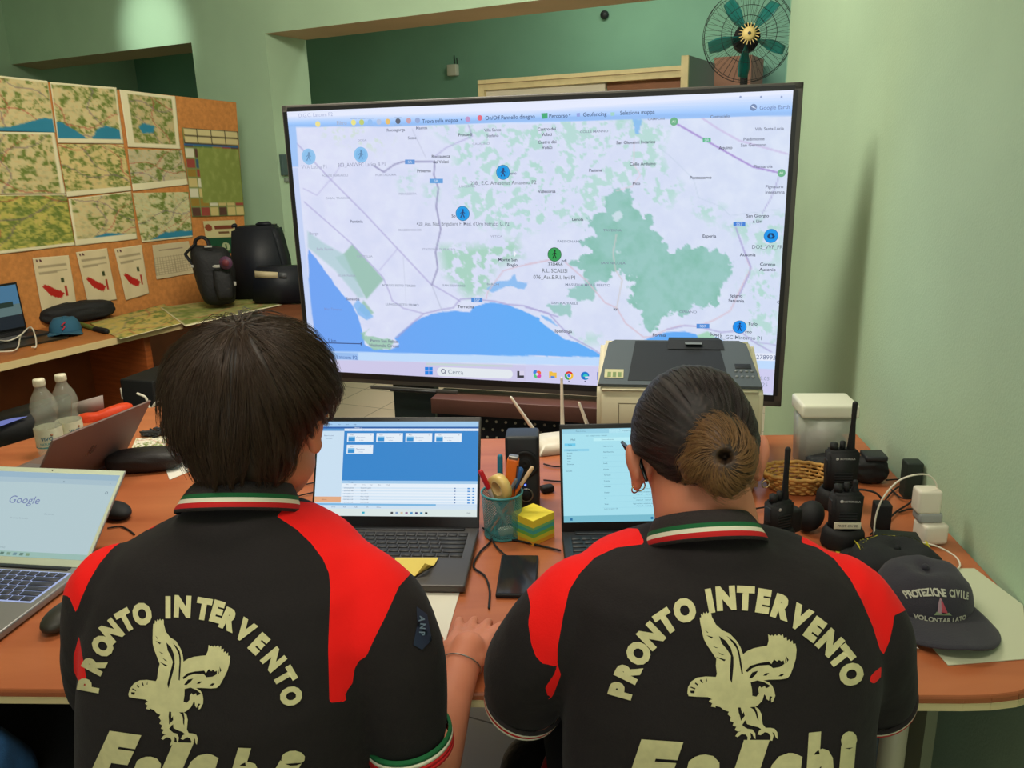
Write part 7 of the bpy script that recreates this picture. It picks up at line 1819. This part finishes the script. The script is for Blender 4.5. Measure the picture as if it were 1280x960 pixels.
# ================================================================== ON THE LEFT DESK
zt7 = .7485
h_ = Z(24, 413, zt7); lw = .33
laptop_at = h_ - du * lw / 2 + dn * .07
lt3, _l = laptop('laptop', 'black laptop at the far left on the brown desk, showing a dark landscape', (laptop_at.x, laptop_at.y), BA, lw, .20, .225, 3, MATS['black_laptop_shell'], bez, screen=lambda R, T: (R(0, 0, 1, 1, (30, 48, 62), 0), R(0, 0, 1, .55, (66, 110, 140), 1), R(0, .45, 1, .7, (86, 108, 108), 2), R(.3, .38, .9, .5, (28, 46, 40), 3), R(0, .7, 1, 1, (24, 32, 40), 3)), bz=(.008, .010, .014))
lt3.location.z = zt7 + .001
bg = thing('black_bag', 'flat black soft bag lying under the pinned notices', 'bag', Z(108, 403, zt7) + dn * -.06, radians(BA - 14)); mb = MB(); mb.addbm(soft((.36, .13, .10), 12, .006), mat('black_nylon', (24, 24, 26), .75, bump=.2, bscale=200), True); mb.build('bag_body', bg)
bg = thing('black_bag', 'dark folded pouch between the far laptop and the blue cap', 'bag', Z(45, 408, zt7) + dn * -.02, radians(BA - 10)); mb = MB(); mb.addbm(soft((.20, .09, .045), 15, .005), MATS['black_nylon'], True); mb.build('bag_body', bg)
bc_ = Z(72, 418, zt7); bcap = cap('blue cap with a red squiggle on the left desk', (bc_.x + .03, bc_.y + .02), 22, mat('blue_cap_cloth', (44, 92, 118), .85, bump=.2, bscale=300), silver_t, [], hgt=.085, w=.14, d=.12); bcap.location.z = zt7 + .002
mb = MB(); mb.tube([(.012, -.066, .062), (-.004, -.068, .050), (.008, -.070, .042), (-.004, -.071, .028)], .0035, mat('red_thread', (190, 40, 60), .6), seg=6); mb.build('emblem', bcap)
flat = [Z(x, y, zt7) for x, y in ((-30, 421), (60, 417), (86, 423), (20, 436), (-40, 446))]; mb = MB(); mb.prism([(p.x, p.y) for p in flat], zt7 + .0006, zt7 + .009, mat('olive_black_tablet', (38, 34, 24), .4)); tag(mb.build('tablet'), 'dark flat tablet at the desk edge under the white cable', 'tablet')
cable('white_cable', [Z(-6, 440, zt7 + .014), Z(20, 437, zt7 + .013), Z(26, 420, zt7 + .02), Z(38, 409, zt7 + .05), Z(44, 420, zt7 + .03), Z(45, 433, zt7 + .013), Z(40, 434, zt7 + .012)], .0032, white_pl, 'white cable looped over the tablet on the left desk, right branch')
cable('white_cable', [Z(-6, 425, zt7 + .014), Z(10, 426, zt7 + .02), Z(24, 420, zt7 + .03), Z(34, 411, zt7 + .045)], .0032, white_pl, 'white cable over the tablet on the left desk, left branch')
rr_ = thing('marker_roll', 'green and black rolled marker lying on the desk map', 'marker', Z(100, 408, zt7)); r1_ = Z(133, 414, zt7 + .012) - Z(100, 408, zt7); mb = MB(); mb.tube([Vector((0, 0, .012)), r1_ * .62], .012, mat('moss_green_tube', (90, 104, 40), .6)); mb.build('tube', rr_); mb = MB(); mb.tube([r1_ * .60, r1_], .014, rubber); mb.build('tip', rr_)

z8 = lambda pts: [(200 + x * .15625, 270 + y * .15625) for x, y in pts]
bp0 = Z(262, 384, .754)
bpk = thing('backpack', 'black backpack with a round purple badge standing on the corner desk', 'backpack', bp0); off8 = bp0.copy()
nyl = mat('black_backpack_nylon', (22, 22, 25), .7, bump=.35, bscale=60)
BPO = z8([(255, 235), (285, 232), (330, 235), (390, 238), (430, 240), (520, 250), (560, 300), (600, 420), (606, 560), (604, 690), (520, 708), (450, 714), (400, 712), (360, 695), (330, 640), (300, 560), (270, 460), (250, 370), (240, 290)])
mb, c8, n8, ux8, uy8 = inflate(BPO, z8([(430, 460)])[0], bp0.y + .02, .13, .13, nyl, rings=30, seg=80, ex=3.2); rel(mb, bpk, off8).build('main_body', bpk)
yb = bp0.y - .10
mb = MB(); mb.tube([Y(x, y, yb + .06) for x, y in z8([(280, 240), (285, 195), (330, 170), (375, 190), (395, 240)])], .018, nyl, smooth=4, flat=.5); rel(mb, bpk, off8).build('top_handle', bpk)
mb = MB(); mb.tube([Y(x, y, yb + .04) for x, y in z8([(265, 240), (215, 290), (205, 310), (240, 360), (270, 400), (300, 470)])], .014, nyl, smooth=4, flat=.5); rel(mb, bpk, off8).build('shoulder_strap', bpk)
mb = MB(); mb, *_r = inflate(z8([(420, 420), (560, 430), (590, 560), (580, 660), (470, 670), (430, 560)]), z8([(505, 545)])[0], bp0.y - .09, .035, .03, nyl, rings=16, seg=48, ex=3, mb=mb); rel(mb, bpk, off8).build('front_pocket', bpk)
pc_ = Y(*z8([(527, 375)])[0], bp0.y - .128); mb = MB(); mb.cyl(pc_, .034, .006, mat('purple_badge', (84, 52, 76), .6), rot=RX); mb.cyl(pc_ - Vector((0, .004, 0)), .018, .004, mat('plum_badge_centre', (110, 50, 60), .6), rot=RX); rel(mb, bpk, off8).build('round_badge', bpk)
for x, y, w_2, h_2 in ((455, 402, .03, .014), (430, 404, .012, .010), (600, 540, .012, .02), (385, 245, .04, .010), (300, 452, .02, .008), (258, 402, .012, .014)):
    mb = MB(); mb.box(Y(*z8([(x, y)])[0], bp0.y - .135 if x > 400 else bp0.y - .09), (w_2, .006, h_2), mat('buckle_grey', (170, 168, 160), .4), .002); rel(mb, bpk, off8).build('buckle', bpk)
def slab(name, pts, y0, th, m, parent, off, bev=.012):
    mb = MB(); p = [Y(x, y, y0) for x, y in pts]; bm = bmesh.new(); vs = [bm.verts.new(q) for q in p]; f = bm.faces.new(vs); r = bmesh.ops.extrude_face_region(bm, geom=[f])
    for g in r['geom']:
        if isinstance(g, bmesh.types.BMVert): g.co += Vector((0, th, 0))
    bmesh.ops.recalc_face_normals(bm, faces=bm.faces)
    if bev: bmesh.ops.bevel(bm, geom=list(bm.edges), offset=bev, segments=3, affect='EDGES')
    mb.addbm(bm, m, True); return rel(mb, parent, off).build(name, parent)
k0 = Z(320, 380, .752); kc = thing('equipment_case', 'tall black hard case leaning upright behind the black backpack', 'case', k0 + Vector((0, .12, 0))); ofk = kc.location.copy()
navyp = mat('blue_black_case', (20, 23, 32), .55, bump=.1, bscale=200)
slab('shell', z8([(560, 95), (905, 78), (942, 190), (1000, 400), (1012, 672), (560, 672)]), ofk.y, .17, navyp, kc, ofk, .02)
slab('carry_handle', z8([(755, 80), (768, 52), (870, 44), (892, 80)]), ofk.y + .03, .03, navyp, kc, ofk, .006)
slab('latch', z8([(565, 95), (572, 64), (600, 62), (612, 92)]), ofk.y + .03, .03, navyp, kc, ofk, .004)
k0 = Z(348, 381, .752); bx = thing('equipment_box', 'low black box with a cream label, right of the black backpack', 'box', k0); ofb = bx.location.copy()
slab('box_body', z8([(745, 415), (1112, 405), (1140, 700), (735, 700)]), ofb.y, .10, navyp, bx, ofb, .012)
slab('name_label', z8([(757, 440), (940, 450), (942, 498), (760, 494)]), ofb.y - .003, .004, mat('aged_label', (190, 176, 140), .6), bx, ofb, 0)
slab('clasp', z8([(950, 452), (1012, 458), (1015, 500), (952, 498)]), ofb.y - .006, .008, mat('clasp_grey', (84, 86, 90), .5), bx, ofb, .002)

# things behind the left end of the table
zq = lambda pts: [(x * .1875, 440 + y * .1875) for x, y in pts]
ob = Z(118, 534, TZ); obg = thing('orange_bag', 'crumpled orange bag on the table behind the water bottles', 'bag', ob + Vector((0, 0, .001))); ofo = obg.location.copy()
mb, *_r = inflate(zq([(500, 430), (560, 405), (640, 400), (710, 372), (800, 340), (880, 330), (900, 400), (860, 440), (720, 480), (600, 515), (520, 520)]), zq([(660, 430)])[0], ob.y + .10, .05, .05, mat('orange_fabric', (206, 62, 20), .6, bump=.8, bscale=18), rings=20, seg=60, ex=2.4); rel(mb, obg, ofo).build('bag_body', obg)
ge = thing('grey_folder', 'grey folder leaning behind the orange bag', 'folder', (Z(112, 517, TZ).x + .02, ob.y + .14, TZ)); ofg = ge.location.copy(); slab('folder_cover', zq([(480, 345), (680, 290), (690, 380), (540, 420), (480, 430)]), ofg.y, .006, mat('grey_card', (150, 136, 128), .7), ge, ofg, 0)
y0 = 2.75
dv = thing('black_printer', 'black desktop device with a pale blue top standing left of the table end', 'printer', down(Y(15, 540, y0), 0)); ofd = dv.location.copy()
slab('device_body', [(-60, 545), (20, 523), (36, 521), (37, 553), (-60, 575)], y0, .3, rubber, dv, ofd, .01); slab('blue_panel', [(-60, 541), (16, 523), (33, 521), (0, 533), (-60, 552)], y0 - .004, .006, emis('pale_blue_panel', (120, 130, 200), .8), dv, ofd, 0)
slab('cabinet_under', [(-60, 578), (37, 556), (38, 900), (-60, 900)], y0 + .02, .28, rubber, dv, ofd, 0) if False else None
mb = MB(); c_ = Y(-12, 560, y0); mb.box((0 - .03, .17, c_.z / 2 - .03), (.30, .28, c_.z - .06), mat('dark_stand', (40, 30, 26), .6), .004); mb.build('stand', dv)
tw_ = thing('computer_tower', 'black computer case on the floor under the corner desk with a white cable', 'computer case', down(Y(190, 500, 3.25), 0)); oft = tw_.location.copy(); p_t = Y(190, 474, 3.25)
mb = MB(); mb.box((0, .2, p_t.z / 2), (.17, .40, p_t.z - .01), rubber, .008, rot=-.3); mb.box((0, -.004, p_t.z * .5), (.14, .01, p_t.z * .8), dkg, .003, rot=-.3); mb.build('case', tw_)
mb = MB(); mb.tube([Y(x, y, 3.1) - oft for x, y in ((172, 492), (182, 497), (186, 508), (192, 514), (202, 510))], .005, white_pl, smooth=5); mb.tube([Y(x, y, 3.1) - oft for x, y in ((204, 498), (196, 502), (191, 510), (196, 514))], .005, white_pl, smooth=5); mb.build('white_cable', tw_)
skt = thing('wall_socket', 'small white socket on the brown desk side panel', 'socket', Y(157, 491, 3.3)); mb = MB(); mb.box((0, 0, 0), (.03, .03, .05), white_pl, .004); mb.box((0, -.016, 0), (.014, .003, .02), dkg); mb.build('socket_plate', skt)
gb = Z(195, 545, TZ); gbx = thing('cable_heap', 'dark small tangle of leads on the table behind the black case', 'cables', gb); mb = MB()
rg = random.Random(3)
for k_ in range(5): mb.tube([(rg.uniform(-.05, .04), rg.uniform(-.03, .04), .006 + .004 * k_) for _ in range(6)], .003, dkg, smooth=6)
mb.build('leads', gbx)

# ================================================================== CHAIRS AND THINGS UNDER THE TABLE
def office_chair(label, x, y, rz, zseat=.475, back=True):
    t = thing('office_chair', label, 'chair', (x, y, 0), radians(rz))
    fab = mat('black_chair_fabric', (24, 24, 26), .9, bump=.2, bscale=250)
    mb = MB(); mb.box((0, 0, zseat - .06), (.47, .45, .07), fab, .03, seg=4); mb.build('seat', t)
    if back: mb = MB(); mb.box((0, -.215, zseat + .17), (.40, .04, .26), fab, .018, seg=4); mb.build('backrest', t); mb = MB(); mb.box((0, -.225, zseat + .02), (.05, .02, .20), rubber, .004); mb.build('back_bracket', t)
    mb = MB(); mb.cyl((0, 0, .23), .026, .34, alu); mb.build('gas_column', t)
    for i in range(5):
        a = 2 * pi * i / 5 + .3; mb = MB(); mb.tube([(0, 0, .085), (.15 * cos(a), .15 * sin(a), .08), (.29 * cos(a), .29 * sin(a), .062)], [.026, .020, .016], rubber, seg=10, flat=.7); mb.build('leg', t)
        mb = MB(); mb.cyl((.29 * cos(a), .29 * sin(a), .027), .026, .034, rubber, rot=Matrix.Rotation(a, 4, 'Z') @ Matrix.Rotation(pi / 2, 4, 'X'), bev=.004); mb.build('castor', t)
    return t
office_chair('black office chair carrying the short haired person', -.30, .92, 0, .435)
office_chair('black office chair carrying the person with the bun', .25, .92, 0, .435)
office_chair('empty black office chair added to fill the dark zone under the left table edge', -.93, 1.24, 165, .56, back=False)  # added seat, its black covers the dark zone under the table
zl = lambda pts: [(560 + x * .2292, 740 + y * .2292) for x, y in pts]
bkp = thing('backpack', 'black and red backpack on the floor between the two people', 'backpack', down(Y(670, 1000, 1.22), 0)); ofp = bkp.location.copy()
OUTB = [(632, 1290), (624, 1100), (622, 990), (627, 950), (636, 932), (652, 920), (672, 912), (694, 908), (712, 915), (735, 960), (745, 1100), (742, 1290)]
mb, *_r = inflate(OUTB, (682, 1080), 1.22, .12, .12, mat('black_shiny_nylon', (20, 19, 20), .45, bump=.3, bscale=70), rings=30, seg=80, ex=3); rel(mb, bkp, ofp).build('main_body', bkp)
mb, *_r = inflate([(672, 980), (680, 945), (692, 934), (704, 922), (712, 928), (722, 960), (726, 1100), (700, 1150), (676, 1100)], (700, 1020), 1.11, .03, .03, mat('red_nylon', (150, 22, 24), .6, bump=.3, bscale=60), rings=16, seg=48, ex=3); rel(mb, bkp, ofp).build('red_pocket', bkp)
# crumpled bags at the right
def crumpled(label, loc, dims, seed, m):
    t = thing('plastic_bag', label, 'bag', (loc[0], loc[1], 0)); mb = MB(); bm = soft(dims, seed, 0.0, 2.6)
    for v in bm.verts: n_ = noise.turbulence_vector(v.co * 7 + Vector((seed, 0, 0)), 3, False) ; v.co += (n_ - Vector((.5, .5, .5))) * .035; v.co.z = max(.001, v.co.z)
    mb.addbm(bm, m, False); mb.build('bag_body', t); return t
g1 = Z(1128, 915, .38); crumpled('pale blue-grey crumpled plastic bag under the right end of the table', (g1.x + .0, g1.y + .13), (.20, .24, .50), 2, mat('blue_grey_film', (112, 128, 140), .3, alpha=.9))
g2 = Z(1112, 940, .25); crumpled('olive-cream crumpled bag standing before the blue-grey one', (g2.x - .05, g2.y + .02), (.20, .16, .30), 8, mat('cream_olive_film', (150, 146, 110), .45))

# neighbour whose leg shows at the lower left corner
OFN = Vector((-1.18, .62, 0))
nb_ = thing('person', 'person cut off at the left edge of the photo, only a blue denim leg showing', 'person', OFN)
mb = MB()
for hp, kn, an in (((-1.10, .70, .50), (-.875, 1.08, .60), (-.86, 1.16, .08)), ((-1.28, .66, .50), (-1.26, 1.10, .55), (-1.26, 1.15, .08))):
    hp, kn, an = Vector(hp), Vector(kn), Vector(an); mb.tube([hp, hp.lerp(kn, .5), kn, kn.lerp(an, .5), an], [.095, .085, .068, .056, .046], dummy, seg=24, smooth=4)
mb.sph((-1.18, .62, .53), (.18, .14, .12), dummy)
me = fuse(mb, .008, 4); toparent(me, OFN); linkmesh('jeans', me, mat('blue_jeans', (40, 84, 128), .85, var=.2, vscale=30, bump=.2, bscale=400), nb_)
mb = MB(); mb.tube([(-1.18, .60, .56), (-1.18, .58, .80), (-1.18, .60, 1.0), (-1.18, .62, 1.10)], [.17, .16, .18, .08], dummy, seg=30, smooth=4, flat=.7)
for sx in (-1, 1): mb.tube([(-1.18 + .17 * sx, .60, 1.03), (-1.18 + .22 * sx, .68, .88), (-1.18 + .20 * sx, .84, .86)], [.062, .052, .045], dummy, seg=18, smooth=4)
me = fuse(mb, .008, 5); toparent(me, OFN); linkmesh('shirt', me, mat('grey_shirt', (60, 62, 66), .9), nb_)
mb = MB(); head_solid(mb, Vector((-1.18, .66, 1.25)), Matrix.Rotation(radians(-10), 3, 'X'), 1.0, skin); mb.tube([(-1.18, .61, 1.02), (-1.18, .64, 1.2)], .055, skin, seg=20)
mb.tube([(-1.18, .60, .6), (-1.18, .60, 1.05)], [.12, .11], skin, seg=20)
for sx in (-1, 1):
    wv = Vector((-1.18 + .15 * sx, 1.10, .80)); ev = Vector((-1.18 + .20 * sx, .84, .86)); mb.tube([(-1.18 + .12 * sx, .60, 1.02), ev.lerp(Vector((-1.18 + .17 * sx, .60, 1.03)), .5), ev, wv], [.04, .04, .038, .026], skin, seg=18, smooth=3); hand(mb, wv, Vector((0, 1, -.08)), Vector((0, 0, 1)), Vector((-sx, 0, 0)), skin)
me = fuse(mb, .0045, 4); toparent(me, OFN); linkmesh('body', me, skin, nb_)
mb = MB(); mb.sph((-1.18, .645, 1.295), (.084, .102, .085), MATS['hair_strand_brown'], seg=32); o = mb.build('hair', nb_); at_parent(o, OFN)
for x in (-.84, -1.26): mb = MB(); mb.sph((x, 1.16, .037), (.045, .12, .035), black_pl, seg=20); at_parent(mb.build('shoe', nb_), OFN)
office_chair('black office chair of the cut-off neighbour at the left edge', -1.18, .66, 0, .435)
